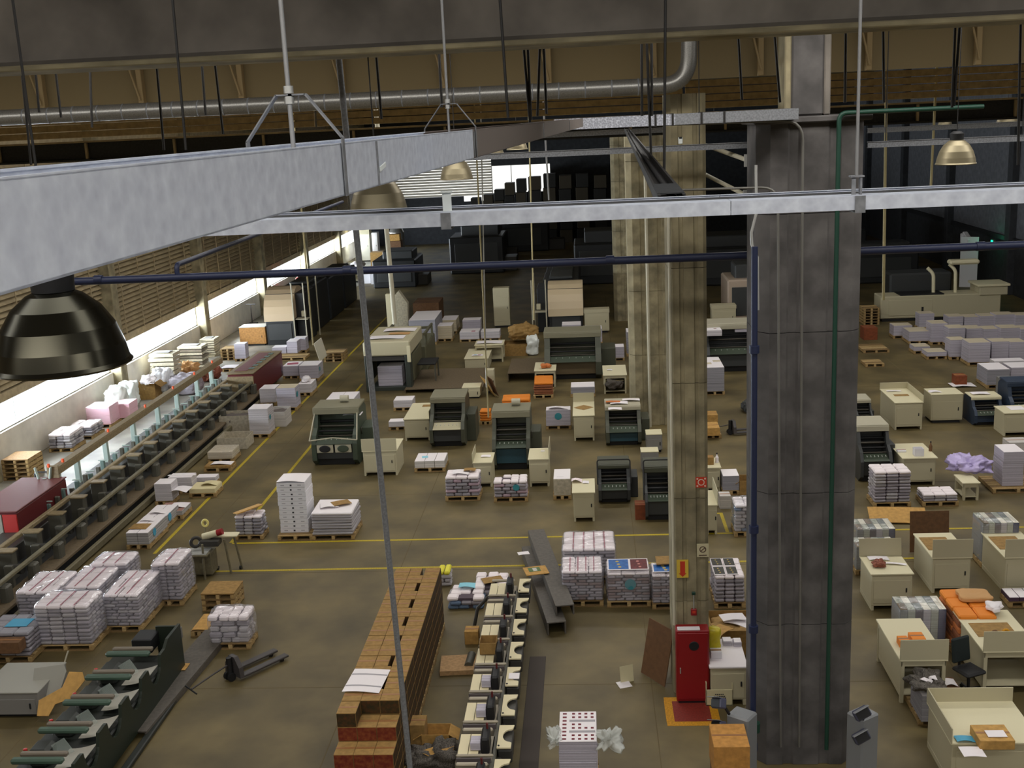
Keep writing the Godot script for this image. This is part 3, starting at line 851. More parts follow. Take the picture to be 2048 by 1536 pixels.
		part("bulb", lathe([Vector2(0, -0.02), Vector2(0.05, 0.0), Vector2(0.055, 0.08), Vector2(0.02, 0.2), Vector2(0.0, 0.2)], 12), M.frost_tape, lp)
		part("hanger", pipe([Vector3(0, 0.35, 0), Vector3(0, 13.5 - at.y, 0)], 0.006, 6), M.wire, lp)
	# round ventilation duct with its elbow
	var du := thing("ventilation_duct", "round spiral sheet metal duct with an elbow turning up", "duct", Vector3(0, 11.43, -19.5))
	var pts := rounded([Vector3(-14, 0, 0), Vector3(1.75, 0, 0), Vector3(1.82, 2.1, 0)], 0.45, 8)
	part("duct_run", pipe(pts, 0.135, 18), M.duct, du)
	for k in 34:
		part("seam", lathe([Vector2(0.135, -0.012), Vector2(0.142, 0.0), Vector2(0.135, 0.012)], 18), M.zinc_dull, du, Vector3(-13.6 + 0.44 * k, 0, 0), Vector3(0, 0, 90))
	# blue fire main across the hall
	var bp := thing("fire_main", "long dark blue fire water pipe crossing the hall", "pipe", Vector3(0, 8.61, -19.1))
	part("tube", pipe([Vector3(-9.2, -0.02, 0), Vector3(12, 0.0, 0)], 0.068, 14), M.blue_pipe, bp)
	for x: float in [-8.6, -4.2, 0.3, 6.4]:
		part("coupling", pipe([Vector3(x, 0, 0), Vector3(x + 0.14, 0, 0)], 0.078, 14), M.blue_pipe, bp)
	part("branch", pipe(rounded([Vector3(-7.12, 0, 0), Vector3(-7.12, 0.2, 0), Vector3(-7.14, 0.26, -14)], 0.1), 0.045, 10), M.blue_pipe, bp)
	# poles and thin drops
	var drops := [[[Vector3(-2.467, 9.925, -12.000), Vector3(-2.314, 3.488, -12.000)], 0.034, "zinc_dull", "slender grey conduit pole dropping past the carton row"], [[Vector3(-7.123, 7.407, -40.000), Vector3(-7.058, 3.969, -40.000)], 0.085, "pale_tube", "pale conduit pole dropping to the beige cutting machine"],
		[[Vector3(-7.602, 8.235, -30.000), Vector3(-7.605, 5.221, -30.000)], 0.022, "pale_wire", "thin pale drop beside the curved hood press"], [[Vector3(-2.460, 8.785, -26.000), Vector3(-2.490, 4.085, -26.000)], 0.018, "pale_wire", "thin pale drop in front of the worktables"], [[Vector3(-2.380, 8.781, -26.000), Vector3(-2.501, 4.824, -26.000)], 0.014, "steel_tube", "thin grey drop in front of the worktables"],
		[[Vector3(6.131, 10.690, -24.000), Vector3(6.189, 6.936, -24.000)], 0.03, "pale_wire", "thin yellowish drop in the dark aisle beyond the wide column"], [[Vector3(7.088, 10.100, -24.000), Vector3(7.077, 9.071, -24.000)], 0.026, "pale_wire", "short pale drop before the bell lamp with a glinting rim"], [[Vector3(-2.154, 9.804, -45.000), Vector3(-2.256, 3.059, -45.000)], 0.03, "pale_wire", "thin tan drop beside the tall beige curved hood"], [[Vector3(-1.341, 9.912, -40.000), Vector3(-1.303, 8.190, -40.000)], 0.03, "rod", "short grey drop before the bright gable window"]]
	for q in drops:
		var a: Vector3 = q[0][0]
		var b: Vector3 = q[0][1]
		tag(part("drop_pole", pipe([Vector3(b.x, maxf(b.y, 0.0), b.z), a, Vector3(a.x + (a.x - b.x) / maxf(a.y - b.y, 0.5) * (13.52 - a.y), 13.52, a.z)], q[1], 10), M[q[2]], self), q[3], "pole")
	var hung := [[Vector3(-2.447, 11.792, -7.000), Vector3(-2.465, 10.908, -7.000)], [Vector3(-7.380, 11.801, -15.000), Vector3(-7.426, 10.699, -15.000)], [Vector3(-7.192, 11.824, -15.000), Vector3(-7.216, 11.376, -15.000)], [Vector3(-6.917, 11.843, -15.000), Vector3(-6.926, 11.298, -15.000)], [Vector3(-6.884, 11.909, -16.000), Vector3(-6.956, 11.160, -16.000)], [Vector3(-5.181, 11.844, -14.000), Vector3(-5.208, 10.827, -14.000)], [Vector3(-4.944, 11.950, -15.000), Vector3(-4.968, 11.240, -15.000)], [Vector3(-4.456, 11.914, -14.000), Vector3(-4.442, 10.987, -14.000)], [Vector3(-2.924, 11.967, -14.000), Vector3(-2.936, 11.295, -14.000)], [Vector3(-2.296, 11.904, -13.000), Vector3(-2.283, 11.072, -13.000)], [Vector3(-1.830, 12.082, -15.000), Vector3(-1.832, 11.192, -15.000)], [Vector3(-0.541, 11.789, -8.000), Vector3(-0.522, 11.014, -8.000)],
		[Vector3(-0.649, 11.976, -13.000), Vector3(-0.604, 10.951, -13.000)], [Vector3(-0.594, 11.973, -13.000), Vector3(-0.592, 10.984, -13.000)], [Vector3(-0.445, 11.976, -13.000), Vector3(-0.517, 11.024, -13.000)], [Vector3(-0.418, 11.975, -13.000), Vector3(-0.415, 11.041, -13.000)], [Vector3(0.765, 12.147, -15.000), Vector3(0.748, 10.966, -15.000)], [Vector3(0.821, 12.144, -15.000), Vector3(0.859, 10.341, -15.000)], [Vector3(0.891, 12.152, -15.000), Vector3(0.876, 10.960, -15.000)], [Vector3(0.570, 11.731, -8.000), Vector3(0.541, 10.422, -8.000)], [Vector3(1.828, 12.098, -14.000), Vector3(1.887, 11.100, -14.000)], [Vector3(2.244, 12.076, -14.000), Vector3(2.334, 11.050, -14.000)], [Vector3(2.643, 11.910, -12.000), Vector3(2.652, 11.012, -12.000)], [Vector3(3.005, 11.901, -12.000), Vector3(3.041, 10.994, -12.000)], [Vector3(3.716, 11.864, -12.000), Vector3(3.718, 10.914, -12.000)], [Vector3(3.765, 11.862, -12.000), Vector3(3.737, 10.928, -12.000)], [Vector3(4.344, 11.846, -12.000), Vector3(4.400, 10.312, -12.000)]]
	var n := 0
	for q in hung:
		var a: Vector3 = q[0]
		var b: Vector3 = q[1]
		var far: float = 13.5
		var up := Vector3(a.x + (a.x - b.x) * (far - a.y) / (a.y - b.y), far, a.z)
		n += 1
		tag(part("hanging_rod", pipe([b, a, up], 0.0011 * absf(a.z) + 0.001, 6), M.wire, self), "thin dark roof rod, %s counted from the window wall" % nth(n), "rod", "thin rods hanging from the roof")

# ---------- kinds of things ----------
func pallet(at: Vector3, w: float, d: float, label: String, turn := 0.0, far := false, group := "") -> Node3D:
	var o := thing("wooden_pallet", label, "pallet", at, turn, group)
	var wood: Array = [M.wood, M.wood_pale, M.wood_dark]
	var n := 4 if far else 7
	for k in n:
		part("deck_board", block(Vector3(w, 0.022, d / n * 0.78), 0.004), wood[(k + int(absf(at.x * 7))) % 3], o, Vector3(0, 0.118, -d / 2 + d * (k + 0.5) / n))
	for k in 3:
		part("stringer", block(Vector3(0.09, 0.096, d), 0.0 if far else 0.006), wood[k % 2], o, Vector3((k - 1) * (w / 2 - 0.05), 0.022, 0))
	for k in 2 if far else 3:
		part("bottom_board", block(Vector3(w, 0.022, 0.1)), M.wood_dark, o, Vector3(0, 0, (k - (0.5 if far else 1.0)) * (d - 0.1) * (1.0 if not far else 2.0) / 2.0))
	return o

# a stack of sheets: lifts that do not quite line up, pale on top, finely lined at the sides
func sheets(at: Vector3, w: float, d: float, h: float, label: String, o_: Dictionary = {}) -> Node3D:
	var o := thing(o_.get("name", "paper_stack"), label, o_.get("cat", "paper stack"), at, o_.get("turn", 0.0), o_.get("group", ""))
	var r := RandomNumberGenerator.new()
	r.seed = int(absf(at.x * 131) + absf(at.z * 57))
	var n: int = o_.get("lifts", maxi(1, int(h / 0.28)))
	var m: Material = M[o_.get("m", "paper_edge")]
	var mt: Material = M[o_.get("top", "white_paper")]
	var cols: int = o_.get("cols", 1)
	for c in cols:
		for k in n:
			var j := Vector3(r.randf_range(-0.008, 0.008), 0, r.randf_range(-0.008, 0.008))
			part("lift", block(Vector3(w / cols - (0.006 if cols > 1 else 0.0), h / n - 0.003, d), 0.006), m, o, j + Vector3((c + 0.5) * w / cols - w / 2, h * k / n, 0))
		part("top_sheet", block(Vector3(w / cols - 0.02, 0.006, d - 0.015)), mt, o, Vector3((c + 0.5) * w / cols - w / 2, h - 0.003, 0))
	if o_.has("disc"):   # round coloured tape mark: [side, along, up, material, radius]
		for q in o_.disc:
			var right: bool = q[0] == "right"
			part("round_mark", lathe([Vector2(q[4], 0.0), Vector2(q[4], 0.006), Vector2(0.0, 0.006)], 18), M[q[3]], o, Vector3(w / 2 + 0.012 if right else q[1] * w, q[2] * h, q[1] * d if right else d / 2 + 0.012), Vector3(0, 0, -90) if right else Vector3(90, 0, 0))
	if o_.has("slip"):   # small slips on top: [x, z, w, d, material, turn]
		for q in o_.slip:
			part("slip", block(Vector3(q[2], 0.008, q[3])), M[q[4]], o, Vector3(q[0], h + 0.002, q[1]), Vector3(0, q[5], 0))
	if o_.get("film", false):
		part("stretch_film", lump(Vector3(w + 0.05, h + 0.02, d + 0.05), 14.0, 0.02, int(absf(at.x * 10)), 12, 3.0), M.film, o)
	return o

# a load of wrapped bundles in crossed layers; only the shell is built
func bundles(at: Vector3, w: float, d: float, h: float, nx: int, nz: int, ny: int, label: String, o_: Dictionary = {}) -> Node3D:
	var o := thing("bundle_load", label, "bundle load", at, o_.get("turn", 0.0), o_.get("group", ""))
	var r := RandomNumberGenerator.new()
	r.seed = int(absf(at.x * 211) + absf(at.z * 91))
	var ms: Array = o_.get("ms", ["bundle_white", "bundle_lilac", "bundle_grey"])
	var top: String = o_.get("top", "bundle_top")
	var bh := h / ny
	part("core", block(Vector3(w - 0.16, h - bh * 0.5, d - 0.16)), M.bundle_gap, o)
	for y in ny:
		var flip: bool = y % 2 == 1 and o_.get("cross", true)
		var ax: int = nz if flip else nx
		var az: int = nx if flip else nz
		var bw := w / ax
		var bd := d / az
		var mesh: Mesh = block(Vector3(bw - 0.012, bh - 0.008, bd - 0.012), minf(0.028, bh * 0.3))
		var lean: float = o_.get("slump", 0.012)
		for x in ax:
			for z in az:
				var last := y == ny - 1
				if not last and x > 0 and x < ax - 1 and z > 0 and z < az - 1:
					continue
				if last and r.randf() < o_.get("gaps", 0.0):
					continue
				var m: Material = M[ms[r.randi() % ms.size()]] if not last else M[top]
				var p := Vector3((x + 0.5) * bw - w / 2 + r.randf_range(-lean, lean), bh * y + 0.001, (z + 0.5) * bd - d / 2 + r.randf_range(-lean, lean))
				part("bundle", mesh, m, o, p, Vector3(r.randf_range(-1.2, 1.2), r.randf_range(-2, 2), r.randf_range(-1.2, 1.2)))
	if o_.get("strip", "") != "":   # printed spines showing between the top bundles
		for x in nx - 1:
			part("printed_strip", box(Vector3(0.025, 0.012, d * 0.9), 0.004), M[o_.strip], o, Vector3((x + 1) * w / nx - w / 2, h + 0.002, 0))
	if o_.has("disc"):
		for q in o_.disc:
			var right: bool = q[0] == "right"
			part("round_mark", lathe([Vector2(q[4], 0.0), Vector2(q[4], 0.006), Vector2(0.0, 0.006)], 18), M[q[3]], o, Vector3(w / 2 + 0.012 if right else q[1] * w, q[2] * h, q[1] * d if right else d / 2 + 0.012), Vector3(0, 0, -90) if right else Vector3(90, 0, 0))
	if o_.get("film", false):
		part("stretch_film", lump(Vector3(w + 0.06, h + 0.03, d + 0.06), 12.0, 0.035, int(absf(at.x * 10)), 16, 3.0), M.film, o)
	return o

func carton(at: Vector3, s: Vector3, label: String, o_: Dictionary = {}) -> Node3D:
	var o := thing(o_.get("name", "cardboard_carton"), label, "carton", at, o_.get("turn", 0.0), o_.get("group", ""))
	var m: Material = M[o_.get("m", "card")]
	if o_.get("open", false):
		var t := 0.012
		part("bottom", block(Vector3(s.x, t, s.z)), m, o)
		for k: float in [-1.0, 1.0]:
			part("side", block(Vector3(t, s.y, s.z), 0.003), m, o, Vector3(k * (s.x - t) / 2, 0, 0))
			part("side", block(Vector3(s.x, s.y, t), 0.003), m, o, Vector3(0, 0, k * (s.z - t) / 2))
			if o_.get("flaps", true):
				part("flap", box(Vector3(s.x * 0.4, t, s.z * 0.95), 0.003), m, o, Vector3(k * (s.x / 2 + s.x * 0.16), s.y - 0.06, 0), Vector3(0, 0, -k * 32))
		if o_.has("fill"):
			part("contents", lump(Vector3(s.x * 0.92, s.y * 0.85, s.z * 0.92), 8.0, 0.08, int(absf(at.x * 9)), 8, 3.0), M[o_.fill], o, Vector3(0, 0.015, 0))
		return o
	part("body", block(s, 0.006), m, o)
	part("tape", block(Vector3(s.x * 0.98, 0.004, 0.05)), M[o_.get("tape", "card_tape")], o, Vector3(0, s.y - 0.001, 0))
	if o_.has("print"):   # printed panels on the front and both ends
		part("printed_front", box(Vector3(s.x * 0.97, s.y * 0.93, 0.003)), M[o_.print], o, Vector3(0, s.y * 0.49, s.z / 2 + 0.001))
		part("printed_end", box(Vector3(0.003, s.y * 0.93, s.z * 0.97)), M[o_.get("endprint", o_.print)], o, Vector3(s.x / 2 + 0.001, s.y * 0.49, 0))
	if o_.get("spot", false):
		part("dark_mark", box(Vector3(0.05, 0.045, 0.003)), M.print_dark, o, Vector3(0, s.y * 0.5, s.z / 2 + 0.001))
		for k: float in [-1.0, 1.0]:
			part("grey_mark", box(Vector3(0.1, 0.02, 0.003)), M.print_grey, o, Vector3(k * s.x * 0.3, s.y * 0.5, s.z / 2 + 0.001))
	return o

# loose sheets and boards
func sheet(at: Vector3, w: float, d: float, m: String, label: String, o_: Dictionary = {}) -> Node3D:
	var c: float = o_.get("curl", 0.03)
	var ph: float = o_.get("phase", 0.0)
	var me := slab(w, d, o_.get("thick", 0.006), func(u, v): return 0.008 + c * (0.5 + 0.5 * sin(u * 4.0 + ph)) * (0.4 + 0.6 * v), 5)
	var o := thing(o_.get("name", "paper_sheet"), label, o_.get("cat", "paper"), at, o_.get("turn", 0.0), o_.get("group", ""))
	var q := part("leaf", me, M[m], o)
	q.rotation_degrees = o_.get("tilt", Vector3.ZERO)
	for k in o_.get("lines", 0):
		var u: float = 0.25 + 0.5 * k
		part("printed_band", slab(w * 0.98, d * 0.05, 0.003, func(a, b): return 0.011 + c * (0.5 + 0.5 * sin(a * 4.0 + ph)) * (0.4 + 0.6 * (u + 0.05 * (b - 0.5))), 5), M.print_grey, o, Vector3(0, 0, (u - 0.5) * d))
	if o_.has("patch"):
		for p in o_.patch:
			part("printed_patch", box(Vector3(p[2], 0.004, p[3])), M[p[4]], o, Vector3(p[0], c * 0.8 + 0.012, p[1]))
	return o

func heap(at: Vector3, s: Vector3, m: String, called: String, label: String, cat: String, o_: Dictionary = {}) -> Node3D:
	var o := thing(called, label, cat, at, o_.get("turn", 0.0), o_.get("group", ""))
	part(o_.get("part", "crumpled_mass"), lump(s, o_.get("round", 3.0), o_.get("rough", 0.16), int(absf(at.x * 17)) + 3, o_.get("n", 16), o_.get("freq", 2.6)), M[m], o)
	for k in o_.get("scraps", 0):
		var a: float = k * 2.1
		part("scrap", slab(s.x * 0.3, s.z * 0.3, 0.006, func(u, v): return 0.05 * sin(u * 5.0 + a) * v, 4), M[o_.get("scrap", "white_paper")], o, Vector3(cos(a) * s.x * 0.22, s.y * (0.86 + 0.04 * k), sin(a) * s.z * 0.2), Vector3(12 * sin(a), 40 * k, 10 * cos(a)))
	return o

# steel work desk: closed pedestal with a recessed plinth, or a table with legs and a low shelf, with an upright board on any side
func desk(at: Vector3, w: float, d: float, h: float, label: String, o_: Dictionary = {}) -> Node3D:
	var o := thing("work_desk", label, "desk", at, o_.get("turn", 0.0))
	var m: Material = M[o_.get("m", "desk")]
	var over: float = o_.get("over", 0.03)
	part("worktop", block(Vector3(w, 0.035, d), 0.006), M[o_.get("topm", "desk_top")], o, Vector3(0, h - 0.035, 0))
	var bw := w - over * 2
	var bd := d - over * 2
	if o_.get("open", false):
		for sx: float in [-1.0, 1.0]:
			for sz: float in [-1.0, 1.0]:
				part("leg", block(Vector3(0.07, h - 0.035, 0.07), 0.006), m, o, Vector3(sx * (bw / 2 - 0.035), 0, sz * (bd / 2 - 0.035)))
		part("apron", boxes([[Vector3(0, h - 0.09, bd / 2 - 0.012), Vector3(bw, 0.11, 0.02)], [Vector3(0, h - 0.09, -bd / 2 + 0.012), Vector3(bw, 0.11, 0.02)], [Vector3(bw / 2 - 0.012, h - 0.09, 0), Vector3(0.02, 0.11, bd)], [Vector3(-bw / 2 + 0.012, h - 0.09, 0), Vector3(0.02, 0.11, bd)]]), m, o)
		part("shelf", block(Vector3(bw - 0.02, 0.03, bd - 0.02), 0.004), m, o, Vector3(0, h * o_.get("shelf", 0.18), 0))
		part("back_panel", block(Vector3(bw, h * 0.55, 0.015)), m, o, Vector3(0, h * 0.2, -bd / 2 + 0.03))
		if o_.get("sides", true):
			for sx: float in [-1.0, 1.0]:
				part("side_panel", block(Vector3(0.015, h * 0.75, bd - 0.1)), m, o, Vector3(sx * (bw / 2 - 0.02), h * 0.12, 0))
	else:
		part("pedestal", block(Vector3(bw, h - 0.145, bd), 0.008), m, o, Vector3(0, 0.11, 0))
		for sx: float in [-1.0, 1.0]:
			part("foot", block(Vector3(0.06, 0.11, bd), 0.005), m, o, Vector3(sx * (bw / 2 - 0.03), 0, 0))
		part("door", box(Vector3(bw * 0.9, h * 0.62, 0.012), 0.004), m, o, Vector3(0, h * 0.5, bd / 2 + 0.006))
		part("handle", box(Vector3(0.03, 0.1, 0.02), 0.005), M.black, o, Vector3(bw * 0.36, h * 0.55, bd / 2 + 0.02))
	var up: float = o_.get("uph", 0.3)
	for side: String in o_.get("up", "").split(",", false):
		var s := Vector3(w, up, 0.02) if side in ["near", "far"] else Vector3(0.02, up, d)
		var p: Vector3 = {"near": Vector3(0, h - 0.02, d / 2 - 0.012), "far": Vector3(0, h - 0.02, -d / 2 + 0.012), "east": Vector3(w / 2 - 0.012, h - 0.02, 0), "west": Vector3(-w / 2 + 0.012, h - 0.02, 0)}[side]
		part("upright_board", block(s, 0.004), m, o, p)
	return o

# small offset press: two cheek plates, hood, recess with rollers, feed table, gripper bar, front panel, hand wheel
func press(at: Vector3, w: float, d: float, h: float, label: String, o_: Dictionary = {}) -> Node3D:
	var o := thing("printing_press", label, "press", at, o_.get("turn", 0.0))
	var m: Material = M[o_.get("m", "press_green")]
	var hood: Material = M[o_.get("hood", "press_hood")]
	var t := w * 0.1
	var prof := PackedVector2Array([Vector2(-d / 2, 0), Vector2(-d / 2, h * 0.86), Vector2(-d * 0.36, h * 0.97), Vector2(d * 0.1, h * 0.97), Vector2(d * 0.22, h * 0.66), Vector2(d * 0.38, h * 0.56), Vector2(d * 0.46, h * 0.4), Vector2(d * 0.46, h * 0.12), Vector2(d * 0.3, 0)])
	for s: float in [-1.0, 1.0]:
		part("cheek_plate", sideprism(prof, t), m, o, Vector3(s * (w / 2 - t / 2), 0, 0))
	part("base", block(Vector3(w - t * 2, h * 0.16, d * 0.8), 0.01), M.black, o, Vector3(0, 0, -d * 0.06))
	part("rear_case", block(Vector3(w - t * 2, h * 0.78, d * 0.45), 0.02), m, o, Vector3(0, h * 0.16, -d * 0.26))
	part("hood", box(Vector3(w * 1.02, h * 0.05, d * 0.56), 0.02), hood, o, Vector3(0, h * 0.985, -d * 0.14))
	part("hood_lip", box(Vector3(w * 1.02, h * 0.1, 0.04), 0.012), hood, o, Vector3(0, h * 0.93, d * 0.14))
	for k in 4:
		var st := tool()
		tube(st, [Vector3(-w / 2 + t, 0, 0), Vector3(w / 2 - t, 0, 0)], 0.045 - 0.006 * k, 12)
		part("roller", st.commit(), [M.black, M.roller, M.black, M.roller][k], o, Vector3(0, h * (0.72 - 0.07 * k), d * (0.02 + 0.075 * k)))
	part("feed_table", box(Vector3(w - t * 2, 0.02, d * 0.3), 0.006), M[o_.get("table", "press_green")], o, Vector3(0, h * 0.46, d * 0.34), Vector3(14, 0, 0))
	for k in 6:
		part("gripper", box(Vector3(0.02, 0.02, 0.09), 0.004), M.steel_tube, o, Vector3((k - 2.5) * (w - t * 3) / 6.0, h * 0.5, d * 0.42), Vector3(14, 0, 0))
	part("front_panel", block(Vector3(w - t * 2, h * 0.26, 0.03), 0.008), M[o_.get("front", "press_dark")], o, Vector3(0, h * 0.13, d * 0.4))
	if o_.get("gauges", false):
		for s: float in [-1.0, 1.0]:
			part("gauge_frame", box(Vector3(w * 0.36, h * 0.15, 0.03), 0.02), M.press_pale, o, Vector3(s * w * 0.2, h * 0.34, d * 0.47))
			part("gauge_face", lathe([Vector2(0, 0.012), Vector2(h * 0.055, 0.012), Vector2(h * 0.065, 0.0)], 18), M.black if s < 0 else M.press_green, o, Vector3(s * w * 0.2, h * 0.34, d * 0.487), Vector3(90, 0, 0), Vector3(1.6, 1, 1))
		var st := tool()
		tube(st, [Vector3(-w * 0.52, h * 0.5, d * 0.5), Vector3(0, h * 0.56, d * 0.54), Vector3(w * 0.52, h * 0.5, d * 0.5)], 0.022, 8)
		tube(st, [Vector3(-w * 0.52, h * 0.5, d * 0.5), Vector3(-w * 0.47, h * 0.9, d * 0.14)], 0.022, 8)
		tube(st, [Vector3(w * 0.52, h * 0.5, d * 0.5), Vector3(w * 0.47, h * 0.9, d * 0.14)], 0.022, 8)
		part("chrome_guard", st.commit(), M.press_pale, o)
	if o_.get("loop", false):
		var st := tool()
		tube(st, rounded([Vector3(-w * 0.52, h * 0.5, d * 0.3), Vector3(-w * 0.52, h * 1.12, d * 0.1), Vector3(w * 0.52, h * 1.12, d * 0.1), Vector3(w * 0.52, h * 0.5, d * 0.3)], 0.08), 0.02, 8)
		part("guard_loop", st.commit(), M.wire, o)
	var hw := TorusMesh.new()
	hw.inner_radius = 0.1; hw.outer_radius = 0.13; hw.rings = 20; hw.ring_segments = 8
	part("hand_wheel", hw, M.roller, o, Vector3(w / 2 + 0.04, h * 0.55, d * 0.05), Vector3(0, 0, 90))
	part("side_cabinet", block(Vector3(w * 0.28, h * 0.6, d * 0.5), 0.015), m, o, Vector3(w * 0.62, 0, -d * 0.18))
	if o_.get("motor", false):
		part("motor", pipe([Vector3(-0.12, 0, 0), Vector3(0.16, 0, 0)], 0.11, 12), M.press_pale, o, Vector3(w * 0.1, h * 1.08, -d * 0.2))
	if o_.get("pile", false):
		part("paper_pile", block(Vector3(w * 0.7, h * 0.3, d * 0.3), 0.005), M.paper_edge, o, Vector3(0, h * 0.16, d * 0.62))
	return o

# half-round hood over a dark press unit, with a frame of posts beside it
func hood_press(at: Vector3, w: float, d: float, h: float, label: String, o_: Dictionary = {}) -> Node3D:
	var o := thing("rotary_press", label, "press", at, o_.get("turn", 0.0))
	var prof := PackedVector2Array()
	var r := d * 0.5
	for k in 13:
		var a := PI * 0.98 * k / 12.0 - 0.1
		prof.append(Vector2(cos(a) * r, h - r + sin(a) * r))
	prof.append(Vector2(-r * 0.9, h * 0.46))
	prof.append(Vector2(r * 0.86, h * 0.46))
	part("curved_hood", sideprism(prof, w), M[o_.get("hood", "hood_beige")], o, Vector3(0, 0, 0))
	part("hood_seam", box(Vector3(w + 0.01, 0.02, 0.03)), M.wire, o, Vector3(0, h - r + 0.8 * r, r * 0.6))
	part("unit", block(Vector3(w * 0.96, h * 0.47, d * 0.9), 0.02), M.press_black, o)
	part("front_plate", box(Vector3(w * 0.8, h * 0.3, 0.03), 0.01), M.press_dark, o, Vector3(0, h * 0.24, d * 0.46))
	part("rail", box(Vector3(w, 0.05, 0.05), 0.01), M.press_pale, o, Vector3(0, h * 0.46, d * 0.48))
	var s: float = o_.get("side", 1.0)
	part("drive_case", block(Vector3(w * 0.32, h * 0.9, d * 0.7), 0.03), M.press_black, o, Vector3(s * w * 0.66, 0, -d * 0.1))
	for q in [[0.55, 0.55], [0.95, 0.55], [0.95, -0.4]]:
		part("post", block(Vector3(0.06, h * 1.12, 0.06), 0.005), M.press_pale, o, Vector3(s * w * q[0], 0, d * q[1]))
	part("step", box(Vector3(w * 0.42, 0.06, 0.5), 0.01), M.press_pale, o, Vector3(s * w * 0.75, h * 0.45, d * 0.35))
	part("valve_box", block(Vector3(0.22, 0.3, 0.2), 0.02), M.desk, o, Vector3(s * w * 0.78, h * 0.48, d * 0.3))
	for k in o_.get("units", 0):
		part("press_unit", block(Vector3(w * 1.1, h * (0.9 - 0.06 * k), d * 1.2), 0.06), M.press_black, o, Vector3(s * w * 0.15, 0, -d * (1.25 + 1.35 * k)))
		part("unit_cap", block(Vector3(w * 0.7, 0.16, d * 0.9), 0.04), M.press_dark, o, Vector3(s * w * 0.15, h * (0.9 - 0.06 * k), -d * (1.25 + 1.35 * k)))
	return o

func pallet_jack(at: Vector3, turn: float, label: String) -> Node3D:
	var o := thing("pallet_jack", label, "pallet jack", at, turn)
	for s: float in [-1.0, 1.0]:
		part("fork", block(Vector3(0.16, 0.05, 1.15), 0.012), M.jack, o, Vector3(s * 0.19, 0.07, -0.62))
		part("fork_wheel", pipe([Vector3(-0.04, 0, 0), Vector3(0.04, 0, 0)], 0.04, 10), M.black, o, Vector3(s * 0.19, 0.04, -1.05))
		part("steer_wheel", pipe([Vector3(-0.03, 0, 0), Vector3(0.03, 0, 0)], 0.09, 12), M.black, o, Vector3(s * 0.07, 0.09, 0.12))
	part("mast", prism(PackedVector2Array([Vector2(-0.27, 0.08), Vector2(0.27, 0.08), Vector2(0.24, 0.3), Vector2(0.1, 0.5), Vector2(-0.1, 0.5), Vector2(-0.24, 0.3)]), 0.1), M.jack, o, Vector3(0, 0, -0.01))
	part("pump", pipe([Vector3(0, 0.12, 0.1), Vector3(0, 0.5, 0.1)], 0.06, 10), M.black, o)
	part("tow_bar", pipe([Vector3(0, 0.35, 0.12), Vector3(0, 0.3, 0.45), Vector3(0.06, 0.22, 1.05)], 0.018, 8), M.jack, o)
	part("handle", pipe([Vector3(-0.16, 0.22, 1.05), Vector3(0.28, 0.2, 1.08)], 0.016, 8), M.black, o)
	return o

func chair(at: Vector3, turn: float, label: String) -> Node3D:
	var o := thing("office_chair", label, "chair", at, turn)
	part("seat", block(Vector3(0.46, 0.08, 0.44), 0.035), M.black, o, Vector3(0, 0.45, 0))
	part("backrest", box(Vector3(0.42, 0.48, 0.07), 0.03), M.chair_back, o, Vector3(0, 0.82, -0.24), Vector3(-8, 0, 0))
	part("back_bracket", box(Vector3(0.06, 0.3, 0.03), 0.01), M.black, o, Vector3(0, 0.56, -0.26))
	part("column", pipe([Vector3(0, 0.1, 0), Vector3(0, 0.46, 0)], 0.03, 10), M.black, o)
	for k in 5:
		var a := TAU * k / 5.0
		part("leg", pipe([Vector3(0, 0.11, 0), Vector3(cos(a) * 0.27, 0.08, sin(a) * 0.27)], 0.022, 8), M.black, o)
		part("caster", pipe([Vector3(cos(a) * 0.27 - 0.02, 0.035, sin(a) * 0.27), Vector3(cos(a) * 0.27 + 0.02, 0.035, sin(a) * 0.27)], 0.035, 10), M.black, o)
	return o

# plain sheet metal cabinet with door, cap and recessed plinth
func cabinet(at: Vector3, w: float, d: float, h: float, label: String, o_: Dictionary = {}) -> Node3D:
	var o := thing(o_.get("name", "steel_cabinet"), label, o_.get("cat", "cabinet"), at, o_.get("turn", 0.0))
	var m: Material = M[o_.get("m", "desk")]
	part("plinth", block(Vector3(w * 0.86, 0.1, d * 0.9)), M.black, o)
	part("body", block(Vector3(w, h - 0.1, d), 0.012), m, o, Vector3(0, 0.1, 0))
	part("door", box(Vector3(w * 0.9, h * 0.62, 0.015), 0.005), m, o, Vector3(0, h * 0.46, d / 2 + 0.006))
	part("handle", box(Vector3(0.03, 0.12, 0.025), 0.006), M.black, o, Vector3(w * 0.36, h * 0.5, d / 2 + 0.02))
	if o_.get("cap", true):
		part("cap", box(Vector3(w * 1.04, h * 0.16, d * 1.04), 0.012), M[o_.get("capm", "desk")], o, Vector3(0, h * 0.95, 0))
	if o_.has("lid"):
		part("lid", block(Vector3(w * 1.02, 0.03, d * 1.02), 0.008), M[o_.lid], o, Vector3(0, h, 0))
	return o

# low wheeled conveyor or long bed of channel section
func channel_bed(at: Vector3, w: float, l: float, h: float, turn: float, label: String, m: String) -> Node3D:
	var o := thing("steel_channel", label, "channel", at, turn)
	part("top_plate", block(Vector3(w, 0.03, l), 0.004), M[m], o, Vector3(0, h - 0.03, 0))
	for s: float in [-1.0, 1.0]:
		part("flange", block(Vector3(0.035, h - 0.03, l), 0.004), M[m], o, Vector3(s * (w / 2 - 0.018), 0, 0))
	return o

